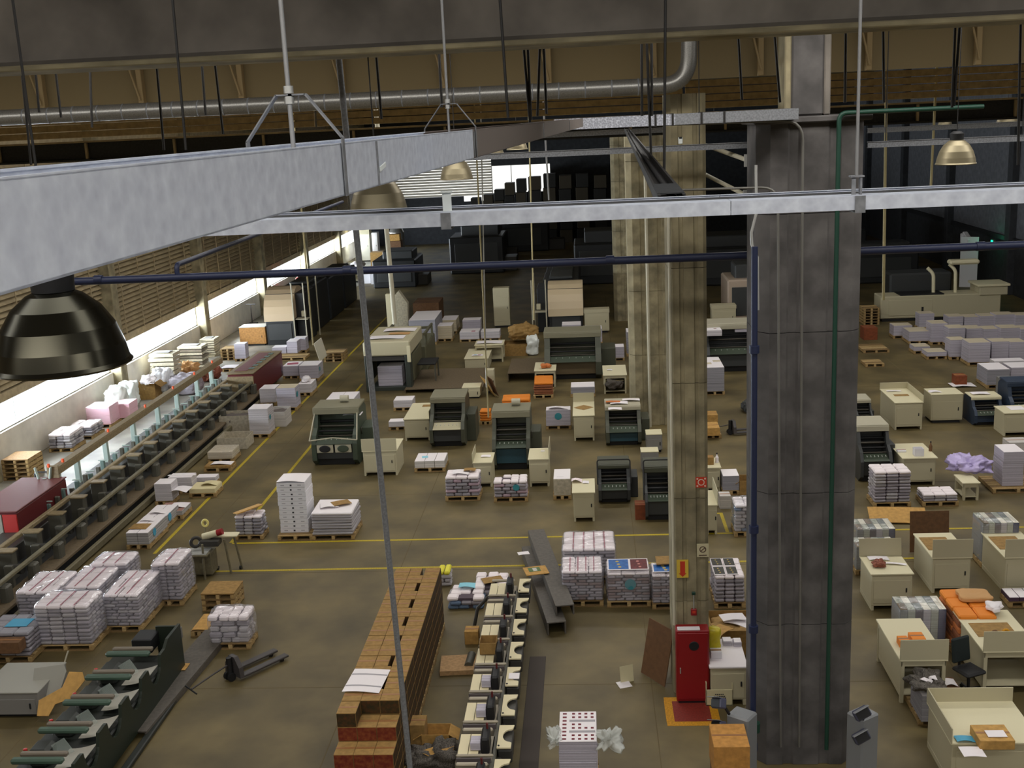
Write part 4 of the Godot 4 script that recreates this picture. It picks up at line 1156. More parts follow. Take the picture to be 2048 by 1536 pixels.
# part-made blue or red printed sheets laid on a load: [x, z, w, d, ground, accent]
func poster(at: Vector3, w: float, d: float, ground: String, accent: String, label: String, turn := 0.0) -> Node3D:
	var o := thing("printed_sheet", label, "printed sheet", at, turn)
	part("leaf", block(Vector3(w, 0.012, d), 0.003), M.white_paper, o)
	part("picture", block(Vector3(w * 0.9, 0.003, d * 0.88)), M[ground], o, Vector3(0, 0.0115, 0))
	for k in 3:
		part("motif", lathe([Vector2(0, 0.003), Vector2(w * 0.07, 0.003), Vector2(w * 0.08, 0.0)], 12), M[accent], o, Vector3(w * 0.05 * (k - 1), 0.0145, d * 0.25 * (k - 1)))
	return o

# a flat torn piece with a ragged outline
func torn_card(at: Vector3, poly: PackedVector2Array, tilt: Vector3, m: String, label: String) -> void:
	var o := thing("torn_cardboard", label, "cardboard", at)
	var q := part("leaf", prism(poly, 0.014), M[m], o)
	q.rotation_degrees = tilt

# ---------- small single things ----------
func pile(o: Node3D, w: float, d: float, h: float, n: int, m: String) -> void:
	for k in n:
		part("panel", block(Vector3(w * (1.0 - 0.03 * (k % 3)), h / n * 0.72, d * (1.0 - 0.04 * (k % 2))), 0.006), M[m] if k % 2 == 0 else M.panel_pale, o, Vector3(0.02 * ((k * 5) % 3 - 1), h * k / n, 0), Vector3(0, 1.5 * ((k * 3) % 4 - 1.5), 0))
	part("top_frame", box(Vector3(w * 0.55, 0.03, d * 0.6), 0.008), M.cab_grey, o, Vector3(0, h * 0.98, 0))

func t_handle(at: Vector3, label: String) -> void:
	var o := thing("cart_handle", label, "cart handle", at)
	part("base", block(Vector3(0.5, 0.12, 0.7), 0.02), M.jack, o)
	part("shaft", pipe([Vector3(0, 0.1, 0), Vector3(0, 1.2, 0)], 0.03, 10), M.jack, o)
	part("grip", pipe([Vector3(-0.3, 1.22, 0), Vector3(0.3, 1.22, 0)], 0.03, 10), M.jack, o)

func extinguisher(at: Vector3, label: String) -> void:
	var o := thing("gas_bottle", label, "gas bottle", at)
	part("cylinder", lathe([Vector2(0, 0), Vector2(0.2, 0), Vector2(0.2, 1.5), Vector2(0.14, 1.72), Vector2(0.06, 1.8), Vector2(0, 1.8)], 16), M.bright_red, o)
	part("valve", lathe([Vector2(0, 1.8), Vector2(0.05, 1.8), Vector2(0.05, 1.95), Vector2(0, 1.95)], 10), M.steel_tube, o)

func bottle(at: Vector3, label: String) -> void:
	var o := thing("bottle", label, "bottle", at)
	part("body", lathe([Vector2(0, 0), Vector2(0.05, 0), Vector2(0.05, 0.16), Vector2(0.02, 0.22), Vector2(0.018, 0.26), Vector2(0, 0.26)], 12), M.white_paper if "white spray" in label else M.card_dark, o)
	part("cap", lathe([Vector2(0, 0.26), Vector2(0.022, 0.26), Vector2(0.022, 0.3), Vector2(0, 0.3)], 10), M.black, o)

func crate(at: Vector3, w: float, d: float, h: float, label: String) -> void:
	var o := thing("cream_crate", label, "crate", at)
	part("bottom", block(Vector3(w, 0.02, d)), M.carton_cream, o)
	for s: float in [-1.0, 1.0]:
		part("side", block(Vector3(0.02, h, d), 0.004), M.carton_cream, o, Vector3(s * (w / 2 - 0.01), 0, 0))
	part("back", block(Vector3(w, h, 0.02), 0.004), M.carton_cream, o, Vector3(0, 0, -d / 2 + 0.01))
	part("front", block(Vector3(w, h * 0.7, 0.02), 0.004), M.carton_cream, o, Vector3(0, 0, d / 2 - 0.01))
	for k in 3:
		var lw: float = w * [0.34, 0.44, 0.5][k]
		for j in [5, 7, 8][k]:
			var n: int = [5, 7, 8][k]
			part("lettering", box(Vector3(lw / n * 0.75, [0.018, 0.02, 0.034][k], 0.003)), M.print_dark, o, Vector3(-lw / 2 + lw * (j + 0.5) / n, h * (0.5 - 0.085 * k), d / 2 + 0.001))

func folded_card(at: Vector3, label: String) -> void:
	var o := thing("folded_card", label, "card", at)
	part("upright_leaf", box(Vector3(0.28, 0.34, 0.006)), M.carton_cream, o, Vector3(0, 0.17, -0.05), Vector3(-8, 20, 0))
	part("flat_leaf", box(Vector3(0.26, 0.006, 0.24)), M.white_paper, o, Vector3(-0.06, 0.012, 0.08), Vector3(4, 20, 0))

func tape_roll(at: Vector3, m: String, label: String) -> void:
	var o := thing("tape_roll", label, "tape roll", at)
	var t := TorusMesh.new()
	t.inner_radius = 0.05; t.outer_radius = 0.1; t.rings = 20; t.ring_segments = 8
	part("roll", t, M[m], o, Vector3(0, 0.05, 0), Vector3(70, 20, 0))
	part("core", lathe([Vector2(0.045, -0.02), Vector2(0.05, -0.02), Vector2(0.05, 0.02), Vector2(0.045, 0.02)], 14), M.card_light, o, Vector3(0, 0.05, 0), Vector3(70, 20, 0))

func square_prints(at: Vector3, w: float, d: float, label: String) -> void:
	var o := thing("printed_sheet", label, "printed sheet", at)
	part("leaf", block(Vector3(w, 0.008, d), 0.002), M.white_paper, o)
	for j in 8:
		part("printed_square", block(Vector3(w * 0.11, 0.003, d * 0.05)), M.print_maroon, o, Vector3(-w * 0.36, 0.0075, d * (0.42 - 0.12 * j)))
		if j in [2, 5]:
			part("printed_band", block(Vector3(w * 0.7, 0.003, d * 0.07)), M.print_grey, o, Vector3(w * 0.12, 0.0075, d * (0.42 - 0.12 * j)))
			continue
		for i in 4 if j != 4 else 2:
			part("printed_square", block(Vector3(w * 0.08, 0.003, d * 0.055)), M.print_maroon, o, Vector3(-w * 0.12 + w * 0.17 * i, 0.0075, d * (0.42 - 0.12 * j)))

func floodlight_stand(at: Vector3, turn: float, label: String) -> void:
	var o := thing("floodlight_stand", label, "floodlight", at, turn)
	part("cabinet", block(Vector3(0.4, 1.25, 0.35), 0.03), M.flood_grey, o)
	for k in 2:
		var y: float = [1.42, 1.0][k]
		part("arm", pipe([Vector3(-0.1, 1.1 - 0.3 * k, 0.1), Vector3(-0.24, y, 0.2)], 0.025, 8), M.black, o)
		var head := part("lamp_head", box(Vector3(0.26, 0.17, 0.14), 0.02), M.flood_dark, o, Vector3(-0.3, y + 0.02, 0.24), Vector3(-20, -30, 25))
		part("visor", box(Vector3(0.27, 0.012, 0.1), 0.004), M.flood_grey, head, Vector3(0, 0.09, 0.1))
		part("lens", box(Vector3(0.22, 0.13, 0.01)), M.black, head, Vector3(0, 0, 0.072))

func striped_load(at: Vector3, w: float, d: float, h: float, label: String) -> void:
	# columns of magazines whose covers and spines give colour stripes
	var o := thing("magazine_load", label, "magazine load", at)
	var ms := ["stripe_a", "stripe_b", "stripe_c", "stripe_d", "stripe_b", "stripe_e"]
	var n := 6
	for k in n:
		part("magazine_column", block(Vector3(w / n - 0.006, h - 0.01, d), 0.006), M[ms[k]], o, Vector3(-w / 2 + w * (k + 0.5) / n, 0, 0))
		for j in 2:
			part("cover", block(Vector3(w / n - 0.012, 0.012, d / 2 - 0.012), 0.003), M[["cover_white", "cover_pale", "cover_brown", "cover_white", "cover_grey", "cover_pale"][(k + j * 2) % 6]], o, Vector3(-w / 2 + w * (k + 0.5) / n, h - 0.01, (j - 0.5) * d / 2))
	part("stretch_film", lump(Vector3(w + 0.03, h + 0.015, d + 0.03), 14.0, 0.012, int(absf(at.z * 10)), 10, 3.0), M.film, o)

# ---------- the long gathering line beside the windows ----------
func gathering_line() -> void:
	var o := thing("gathering_line", "long dark gathering line with a pale overhead rail and feeder stations", "machine", Vector3(0, 0, 0))
	var z0 := -21.5
	var z1 := -46.0
	var l := z0 - z1
	var zm := (z0 + z1) / 2.0
	part("overhead_rail", boxes([[Vector3(-15.85, 1.64, -38.6), Vector3(0.24, 0.05, 15.5)], [Vector3(-15.74, 1.53, -38.6), Vector3(0.03, 0.2, 15.5)], [Vector3(-15.96, 1.53, -38.6), Vector3(0.03, 0.2, 15.5)]], 0.006), M.rail_tan, o)
	part("rail_end_plate", box(Vector3(0.36, 0.4, 0.05), 0.01), M.rail_tan, o, Vector3(-15.9, 1.52, -30.82))
	for k in 2:
		part("fork_prong", block(Vector3(0.06, 0.5, 0.08), 0.02), M.post_mint, o, Vector3(-16.3 + 0.28 * k, 1.2, -30.75), Vector3(0, 0, 12 - 24 * k))
	part("fork_post", block(Vector3(0.14, 1.25, 0.12), 0.02), M.post_mint, o, Vector3(-16.16, 0.1, -30.75))
	for z: float in [-30.9, -32.2, -34.3, -36.6, -38.9, -40.9, -43.2, -45.0]:
		part("post", block(Vector3(0.16, 1.42, 0.14), 0.012), M.post_mint, o, Vector3(-15.82, 0.1, z))
	for q in [[-16.0, -30.8], [-15.8, -31.3], [-15.8, -34.6], [-15.8, -37.8], [-15.8, -40.6], [-15.8, -43.0], [-15.8, -45.2]]:
		part("signal_lamp", box(Vector3(0.07, 0.12, 0.07), 0.015), M.signal_orange, o, Vector3(q[0], 1.72, q[1]))
	part("bed", block(Vector3(2.0, 0.3, l), 0.02), M.press_black, o, Vector3(-14.95, 0.0, zm))
	part("inner_bed", block(Vector3(0.9, 0.75, l), 0.02), M.line_dark, o, Vector3(-15.6, 0.0, zm))
	part("rail", box(Vector3(0.14, 0.12, l), 0.02), M.rail_tan, o, Vector3(-15.2, 0.93, zm))
	part("rail", box(Vector3(0.12, 0.1, l), 0.02), M.rail_olive, o, Vector3(-14.12, 0.86, zm))
	part("floor_rail", box(Vector3(0.5, 0.1, l), 0.02), M.bed_brown, o, Vector3(-14.06, 0.34, zm))
	part("kick_rail", box(Vector3(0.12, 0.2, l), 0.02), M.rail_olive, o, Vector3(-13.66, 0.14, zm))
	for k in 17:
		var z := -23.0 - 1.38 * k
		if z < -45.6:
			continue
		part("feeder_cap", box(Vector3(0.44, 0.05, 0.3), 0.012), M.rail_tan, o, Vector3(-14.78, 1.04, z))
		part("feeder_body", block(Vector3(0.38, 0.72, 0.26), 0.02), M.line_grey, o, Vector3(-14.8, 0.3, z))
		part("feeder_drum", pipe([Vector3(-14.56, 0.72, z + 0.42), Vector3(-14.2, 0.72, z + 0.42)], 0.13, 12), M.line_dark, o)
		part("bracket", block(Vector3(0.2, 0.62, 0.12), 0.012), M.line_grey, o, Vector3(-14.4, 0.3, z + 0.7))
		part("motor_cover", block(Vector3(0.22, 0.45, 0.3), 0.04), M.line_grey, o, Vector3(-14.05, 0.34, z + 0.2))
	for k in 34:
		var z := -29.6 - 0.47 * k
		part("suction_head", block(Vector3(0.14, 0.2 + 0.06 * (k % 3), 0.1), 0.02), M.post_mint_dark if k % 2 == 0 else M.line_grey, o, Vector3(-15.55 + 0.05 * (k % 2), 0.75, z))
		if k % 2 == 0:
			part("suction_bar", box(Vector3(0.26, 0.03, 0.05), 0.008), M.post_mint, o, Vector3(-15.55, 1.02 + 0.03 * (k % 3), z))
	var a := Node3D.new()
	a.name = "red_hood"
	o.add_child(a, true)
	a.position = Vector3(-16.25, 0, -29.2)
	part("body", block(Vector3(1.35, 0.95, 3.0), 0.04), M.hood_red, a, Vector3(0, 0.35, -0.2))
	part("top_cover", block(Vector3(1.38, 0.04, 3.04), 0.012), M.hood_red_top, a, Vector3(0, 1.3, -0.2))
	part("red_end", box(Vector3(0.4, 0.9, 0.04), 0.012), M.bright_red_dull, a, Vector3(0.48, 0.8, 1.32))
	part("pale_end", box(Vector3(0.92, 0.9, 0.04), 0.012), M.cab_grey_top, a, Vector3(-0.2, 0.8, 1.32))
	part("skirt", block(Vector3(1.2, 0.35, 2.8)), M.black, a, Vector3(0, 0, -0.2))
	var b := Node3D.new()
	b.name = "slotted_red_hood"
	o.add_child(b, true)
	b.position = Vector3(-14.628, 0.000, -44.844)
	part("body", block(Vector3(1.1, 1.1, 4.6), 0.04), M.hood_red, b, Vector3(0.05, 0.1, -2.4))
	part("tan_end", box(Vector3(1.12, 0.9, 0.06), 0.02), M.rail_tan, b, Vector3(0.05, 0.66, -0.08))
	part("top_cover", block(Vector3(1.14, 0.05, 4.64), 0.015), M.rail_tan, b, Vector3(0.05, 1.2, -2.4))
	part("red_panel", block(Vector3(0.55, 0.02, 3.8), 0.006), M.hood_red_top, b, Vector3(-0.05, 1.245, -2.4))
	for k in 6:
		part("slot", block(Vector3(0.22, 0.02, 0.3), 0.005), M.post_mint_dark, b, Vector3(0.28, 1.25, -1.0 - 0.6 * k))
	var c := thing("hand_cart", "low cart with pinkish packs and a bent handle under the overhead rail", "cart", Vector3(-16.9, 0, -31.6))
	part("deck", block(Vector3(0.8, 0.1, 1.0), 0.02), M.line_grey, c, Vector3(0, 0.2, 0))
	for s: float in [-1.0, 1.0]:
		part("wheel", pipe([Vector3(s * 0.3 - 0.03, 0.1, 0.35), Vector3(s * 0.3 + 0.03, 0.1, 0.35)], 0.1, 12), M.black, c)
		part("wheel", pipe([Vector3(s * 0.3 - 0.03, 0.1, -0.35), Vector3(s * 0.3 + 0.03, 0.1, -0.35)], 0.1, 12), M.black, c)
	part("handle", pipe(rounded([Vector3(-0.3, 0.3, -0.5), Vector3(-0.3, 1.1, -0.6), Vector3(0.3, 1.1, -0.6), Vector3(0.3, 0.3, -0.5)], 0.08), 0.025, 8), M.black, c)
	tag(part("pink_pack", block(Vector3(0.6, 0.3, 0.7), 0.03), M.pink_pale, self, Vector3(-16.9, 0.305, -31.6)), "pinkish paper pack lying on the low cart under the rail", "paper pack")

# ---------- green saddle stitcher at the bottom left ----------
func saddle_stitcher() -> void:
	var o := thing("saddle_stitcher", "dark green saddle stitcher with a scalloped side and white feed plates", "machine", Vector3(0, 0, 0))
	var poly := PackedVector2Array()
	poly.append(Vector2(-21.2, 0.12))
	poly.append(Vector2(-21.2, 1.12))
	poly.append(Vector2(-20.5, 1.12))
	for k in 6:
		var z := -20.3 + 0.97 * k
		poly.append(Vector2(z, 1.0))
		poly.append(Vector2(z + 0.26, 0.99))
		for j in 9:
			var a := PI * (j + 0.5) / 9.0
			poly.append(Vector2(z + 0.58 - cos(a) * 0.3, 0.97 - sin(a) * 0.42))
		poly.append(Vector2(z + 0.9, 0.99))
	poly.append(Vector2(-14.4, 0.98))
	poly.append(Vector2(-14.4, 0.12))
	part("side_panel", sideprism(poly, 0.06), M.stitch_green, o, Vector3(-8.72, 0, 0))
	part("inner_base", block(Vector3(1.25, 0.62, 6.2), 0.03), M.stitch_dark, o, Vector3(-9.4, 0.0, -17.7))
	part("end_plate", block(Vector3(0.5, 0.9, 0.05), 0.01), M.stitch_green, o, Vector3(-8.95, 0.2, -21.15))
	part("floor_rail", block(Vector3(0.14, 0.1, 6.6), 0.02), M.stitch_dark, o, Vector3(-8.5, 0, -17.8))
	for k in 6:
		var z := -20.15 + 0.96 * k
		part("cross_bar", box(Vector3(0.9, 0.1, 0.13), 0.03), M.stitch_bar, o, Vector3(-9.4, 0.97, z))
		part("cross_bar", box(Vector3(0.82, 0.08, 0.1), 0.02), M.stitch_bar_grey, o, Vector3(-9.36, 0.99, z - 0.17))
		part("feed_plate", slab(0.5, 0.62, 0.01, func(u, v): return 0.1 * u * u, 5), M.feed_plate, o, Vector3(-9.0, 0.7, z + 0.46))
		part("glass_guard", box(Vector3(0.3, 0.3, 0.012)), M.clear_plastic, o, Vector3(-9.25, 0.85, z + 0.4), Vector3(0, 0, 30))
		part("stitching_head", block(Vector3(0.36, 0.34, 0.42), 0.06), M.stitch_dark, o, Vector3(-9.6, 0.6, z + 0.42))
		part("knob_stem", pipe([Vector3(-9.85, 0.5, z + 0.5), Vector3(-9.85, 0.85, z + 0.5)], 0.015, 6), M.steel_tube, o)
		part("red_knob", lathe([Vector2(0, 0), Vector2(0.035, 0.01), Vector2(0.035, 0.06), Vector2(0, 0.07)], 10), M.bright_red_dull, o, Vector3(-9.85, 0.85, z + 0.5))
	part("black_hopper", block(Vector3(0.42, 0.3, 0.5), 0.02), M.black, o, Vector3(-9.35, 0.7, -20.95))

# ---------- sheet collator in the middle ----------
func collator() -> void:
	var o := thing("collating_machine", "row of cream collating stations with cut-out delivery plates", "machine", Vector3(0, 0, 0))
	part("spine", block(Vector3(0.5, 0.62, 8.4), 0.02), M.line_dark, o, Vector3(-1.95, 0.0, -19.2))
	part("inner_rail", block(Vector3(0.1, 0.1, 8.4), 0.02), M.line_grey, o, Vector3(-1.82, 0.66, -19.2))
	for k in 8:
		var z := -15.3 - 1.06 * k
		part("station_body", block(Vector3(0.62, 0.66, 0.86), 0.02), M.collate_grey, o, Vector3(-2.12, 0.1, z - 0.55))
		for i in 2:
			for j in 2:
				part("tray_plate", block(Vector3(0.165, 0.012, 0.3), 0.003), M.collate_cream, o, Vector3(-2.31 + 0.175 * i, 0.86, z - 0.36 - 0.31 * j), Vector3(4, 0, 0))
		part("front_lip", box(Vector3(0.62, 0.05, 0.05), 0.02), M.collate_lip, o, Vector3(-2.1, 0.88, z - 0.16))
		part("front_skirt", box(Vector3(0.58, 0.12, 0.03), 0.01), M.collate_skirt, o, Vector3(-2.12, 0.79, z - 0.14))
		part("rear_lip", box(Vector3(0.52, 0.05, 0.08), 0.02), M.collate_lip, o, Vector3(-2.12, 0.9, z - 0.93))
		part("head", block(Vector3(0.14, 0.3, 0.42), 0.03), M.black, o, Vector3(-1.94, 0.8, z - 0.5))
		part("red_knob", lathe([Vector2(0, 0), Vector2(0.02, 0), Vector2(0.02, 0.1), Vector2(0, 0.11)], 8), M.hood_red, o, Vector3(-1.92, 1.1, z - 0.62))
		var cut := PackedVector2Array([Vector2(-0.14, -0.36), Vector2(0.1, -0.36), Vector2(0.1, -0.2)])
		for j in 9:
			var a := -PI / 2 - PI * j / 8.0
			cut.append(Vector2(0.07 + cos(a) * 0.13, 0.02 - sin(a) * -0.2))
		cut.append_array(PackedVector2Array([Vector2(0.1, 0.24), Vector2(0.12, 0.36), Vector2(-0.14, 0.36)]))
		var plate := prism(cut, 0.025)
		part("delivery_plate", plate, M.collate_cream, o, Vector3(-1.63, 0.8, z - 0.86), Vector3(-90, 0, 0))
		part("plate_underside", block(Vector3(0.24, 0.24, 0.66), 0.02), M.line_dark, o, Vector3(-1.64, 0.5, z - 0.86))
		part("leg", block(Vector3(0.06, 0.5, 0.06)), M.line_grey, o, Vector3(-1.62, 0, z - 0.6))
		part("bolt", lathe([Vector2(0, 0.01), Vector2(0.018, 0.01), Vector2(0.018, 0.0)], 8), M.black, o, Vector3(-1.74, 0.814, z - 0.56))
		if k in [1, 2, 3]:
			tag(part("sheet_block", block(Vector3(0.17, 0.13, 0.24), 0.004), M.paper_lilac, self, Vector3(-2.1, 0.885, z - 0.42)), "lilac block of sheets on the %s collating station from the near end" % ["second", "third", "fourth"][k - 1], "paper block")
	tag(part("white_slip", block(Vector3(0.2, 0.01, 0.22)), M.white_paper, self, Vector3(-1.62, 0.83, -19.3)), "white slip on the delivery plate beside the wooden board", "paper")
	tag(part("white_slip", block(Vector3(0.18, 0.01, 0.24)), M.white_paper, self, Vector3(-1.62, 0.83, -16.05)), "white slip on the nearest delivery plate of the collator", "paper")
	carton(Vector3(-2.166, 0.900, -20.226), Vector3(0.33, 0.24, 0.36), "open brown carton standing on the collating stations", {"open": true, "m": "card", "flaps": false})
	tag(part("rubber_mat", block(Vector3(0.34, 0.012, 6.6), 0.004), M.mat_brown, self, Vector3(-1.3, 0, -18.4)), "dark rubber mat strip along the collator", "mat")
	# behind the collator: low mixed pallets, steel channels
	bundles(Vector3(-3.070, 0.000, -24.502), 0.8, 0.8, 0.3, 3, 3, 3, "untidy white and blue bundles on a pallet behind the carton row", {"ms": ["bundle_white", "bundle_blue", "bundle_grey"], "top": "bundle_top", "slump": 0.05, "gaps": 0.15})
	bundles(Vector3(-2.520, 0.000, -25.023), 0.75, 0.9, 0.36, 3, 3, 3, "untidy blue-grey bundles beside the collator's far end", {"ms": ["bundle_blue", "bundle_grey", "bundle_white"], "top": "bundle_top", "slump": 0.05, "gaps": 0.15})
	sheet(Vector3(-2.495, 0.370, -24.936), 0.5, 0.35, "card", "brown cardboard on the untidy blue-grey bundles", {"curl": 0.01, "name": "cardboard_sheet", "cat": "cardboard", "turn": 20.0})
	sheet(Vector3(-3.074, 0.320, -24.724), 0.4, 0.3, "blue_slip", "pale blue sheet between the two untidy bundle loads", {"curl": 0.05})
	channel_bed(Vector3(-1.322, 0.000, -25.002), 0.42, 4.6, 0.3, 10.0, "lower dark steel channel in the slanted pair beside the collator", "bed_dark")
	var up := channel_bed(Vector3(-1.156, 0.000, -25.437), 0.42, 4.8, 0.24, 10.0, "upper dark steel channel in the slanted pair beside the collator", "bed_dark")
	up.position.y = 0.3
	var ad := thing("printed_carton_sheet", "flat brown carton with a green label lying across the steel channels", "cardboard", Vector3(-1.454, 0.560, -24.980), 14.0)
	part("board", block(Vector3(0.55, 0.02, 0.5), 0.004), M.card_light, ad)
	part("green_label", block(Vector3(0.28, 0.004, 0.24)), M.label_green, ad, Vector3(-0.03, 0.02, -0.05))
	for k in 3:
		part("label_text", block(Vector3(0.1, 0.004, 0.03)), M.white_paper, ad, Vector3(-0.02, 0.023, -0.1 + 0.06 * k))
	sheet(Vector3(-1.809, 0.560, -26.100), 0.28, 0.2, "white_paper", "white paper on the far end of the steel channels", {"curl": 0.01, "turn": 15.0})
	sheet(Vector3(-2.923, 0.000, -21.279), 0.75, 0.7, "wood_light", "plain wooden board on the floor beside the collator", {"curl": 0.0, "thick": 0.1, "name": "wooden_board", "cat": "board", "turn": 4.0}).position.y = 0.1
	carton(Vector3(-2.755, 0.000, -22.465), Vector3(0.3, 0.3, 0.3), "small brown box under a bent pipe beside the collator", {"m": "card_light"})
	tag(part("grey_cylinder", pipe([Vector3(0, 0.1, 0.25), Vector3(0.02, 0.1, -0.25)], 0.09, 14), M.line_grey, self, Vector3(-2.704, 0.000, -21.383)), "grey steel cylinder lying beside the wooden board", "cylinder")
	tag(part("bent_pipe", pipe([Vector3(0, 0.05, 0), Vector3(0.1, 0.5, -0.1), Vector3(0.35, 0.75, -0.15), Vector3(0.6, 0.8, -0.1)], 0.04, 10), M.line_dark, self, Vector3(-2.772, 0.000, -22.980)), "dark bent pipe reaching to the collator", "pipe")
	carton(Vector3(-3.363, 0.000, -18.319), Vector3(0.36, 0.5, 0.36), "brown box pair standing near the low end of the carton row", {"m": "card"})
	carton(Vector3(-2.996, 0.000, -18.313), Vector3(0.5, 0.32, 0.4), "opened dark-mouthed carton among scrap by the collator", {"m": "card_light", "open": true})
	heap(Vector3(-2.940, 0.000, -17.662), Vector3(0.9, 0.35, 0.5), "waste_dark", "scrap_heap", "dark scrap heap at the near end of the collator", "scrap", {"rough": 0.3, "n": 12, "scraps": 2, "scrap": "card_light"})
	bundles(Vector3(-3.710, 0.000, -25.701), 0.3, 0.5, 0.4, 1, 2, 4, "narrow white bundles with a yellow top beside the carton row's far end", {"ms": ["bundle_white"], "top": "yellow_card", "slump": 0.03})

# ---------- long palletised row of brown cartons ----------
func carton_row() -> void:
	for p in 8:
		var zc := -22.75 + 0.835 * p
		pallet(Vector3(-3.95, 0, zc), 1.03, 0.81, "wooden pallet under the long brown carton row, %s from the far end" % nth(p + 1))
		for y in 5:
			for x in 3:
				for z in 2:
					if p == 7 and (y > 3 or (y == 3 and z == 1)) and not (y == 4 and z == 0 and x == 0):
						continue
					var s := Vector3(0.328, 0.256, 0.40)
					var at := Vector3(-4.28 + 0.333 * x, 0.145 + 0.261 * y, zc - 0.205 + 0.41 * z)
					if y == 4 and x == 1 and z == 0 and p < 7:
						s.x = 0.25
						at.x -= 0.035
					var near_end := p == 7
					carton(at, s, "%s-layer brown carton, %s half, %s column, %s pallet of the carton row" % [["lowest", "second", "third", "fourth", "top"][y], ["far", "near"][z], ["window-side", "middle", "collator-side"][x], nth(p + 1)], {"m": "card", "print": "carton_red" if near_end and y < 4 else "carton_green", "endprint": "carton_green", "group": "top cartons of the long carton row" if y == 4 else "side cartons of the long carton row"})
	sheet(Vector3(-4.13, 1.452, -18.0), 0.66, 0.85, "white_paper", "large white printed sheet lying over the carton row", {"curl": 0.03, "lines": 2, "turn": -4.0})

func stand(at: Vector3, label: String) -> void:
	var o := thing("equipment_stand", label, "stand", at)
	part("post", block(Vector3(0.3, 0.34, 0.3), 0.02), M.line_dark, o)
	part("rod", pipe([Vector3(0.05, 0.3, -0.2), Vector3(0.2, 0.75, -0.35)], 0.018, 8), M.press_pale, o)
	part("clamp", block(Vector3(0.12, 0.08, 0.1), 0.02), M.press_pale, o, Vector3(0.03, 0.3, -0.2))

# ---------- beige cutting machine ----------
func cutting_machine() -> void:
	var o := thing("cutting_machine", "beige cutting machine with an open front and white sheets on top", "machine", Vector3(-8.560, 0.000, -46.018))
	part("top_case", block(Vector3(2.0, 0.62, 3.6), 0.05), M.desk, o, Vector3(0, 1.55, -1.8))
	for s: float in [-1.0, 1.0]:
		part("front_leg", block(Vector3(0.24, 1.6, 0.5), 0.03), M.cut_dark, o, Vector3(s * 0.86, 0, -0.25))
		part("side_cover", block(Vector3(0.12, 1.15, 2.6), 0.02), M.cut_olive, o, Vector3(s * 0.92, 0.3, -2.0))
	part("dark_bay", block(Vector3(1.5, 1.5, 0.2)), M.black, o, Vector3(0, 0.1, -1.6))
	part("bay_floor", block(Vector3(1.6, 0.16, 1.4), 0.01), M.cut_dark, o, Vector3(0, 0, -0.9))
	part("blade_bar", box(Vector3(1.5, 0.2, 0.1), 0.02), M.line_dark, o, Vector3(0, 1.42, -0.15))
	part("control_panel", box(Vector3(0.16, 0.7, 0.06), 0.02), M.desk_top, o, Vector3(0.94, 1.62, 0.03))
	part("rear_conveyor", block(Vector3(1.9, 1.2, 3.2), 0.05), M.cut_olive, o, Vector3(0.15, 0, -5.4))
	part("conveyor_frame", boxes([[Vector3(0.15, 1.75, -5.4), Vector3(1.9, 0.12, 0.1)], [Vector3(-0.78, 1.75, -5.0), Vector3(0.1, 0.12, 2.6)], [Vector3(1.08, 1.75, -5.0), Vector3(0.1, 0.12, 2.6)], [Vector3(-0.78, 1.5, -4.2), Vector3(0.1, 0.6, 0.1)], [Vector3(1.08, 1.5, -4.2), Vector3(0.1, 0.6, 0.1)], [Vector3(-0.78, 1.5, -6.2), Vector3(0.1, 0.6, 0.1)], [Vector3(1.08, 1.5, -6.2), Vector3(0.1, 0.6, 0.1)]], 0.01), M.cut_olive, o)
	part("side_table", block(Vector3(0.8, 0.08, 1.2), 0.02), M.black, o, Vector3(1.5, 0.9, -1.6))
	for q in [[1.85, -1.1], [1.85, -2.1]]:
		part("table_leg", block(Vector3(0.06, 0.9, 0.06)), M.line_grey, o, Vector3(q[0], 0, q[1]))
	sheets(o.position + Vector3(0, 0.165, -0.85), 1.05, 0.8, 0.85, "lilac-grey paper pile inside the open front of the cutting machine", {"m": "paper_lilac", "lifts": 3})
	sheet(o.position + Vector3(-0.1, 2.175, -0.9), 1.5, 0.8, "white_paper", "white sheets near the front on the cutting machine", {"curl": 0.05})
	sheet(o.position + Vector3(0.2, 2.175, -2.6), 1.4, 0.8, "white_paper", "white sheets toward the rear on the cutting machine", {"curl": 0.06})
	sheet(o.position + Vector3(0.3, 2.175, -1.75), 0.9, 0.5, "kraft", "brown sheet between the white sheets on the cutting machine", {"curl": 0.02})
	tag(part("white_column", block(Vector3(0.35, 2.3, 0.35), 0.02), M.desk_top, self, Vector3(-10.602, 0.000, -58.908)), "pale upright box beside the rear of the cutting machine", "box")
	tag(part("paper_cone", prism(PackedVector2Array([Vector2(-0.5, 0), Vector2(0.5, 0), Vector2(0.55, 1.6), Vector2(0.1, 2.3), Vector2(-0.45, 1.7)]), 0.5), M.panel_pale, self, Vector3(-10.346, 0.000, -60.015)), "pale peaked carton stack behind the cutting machine", "carton")

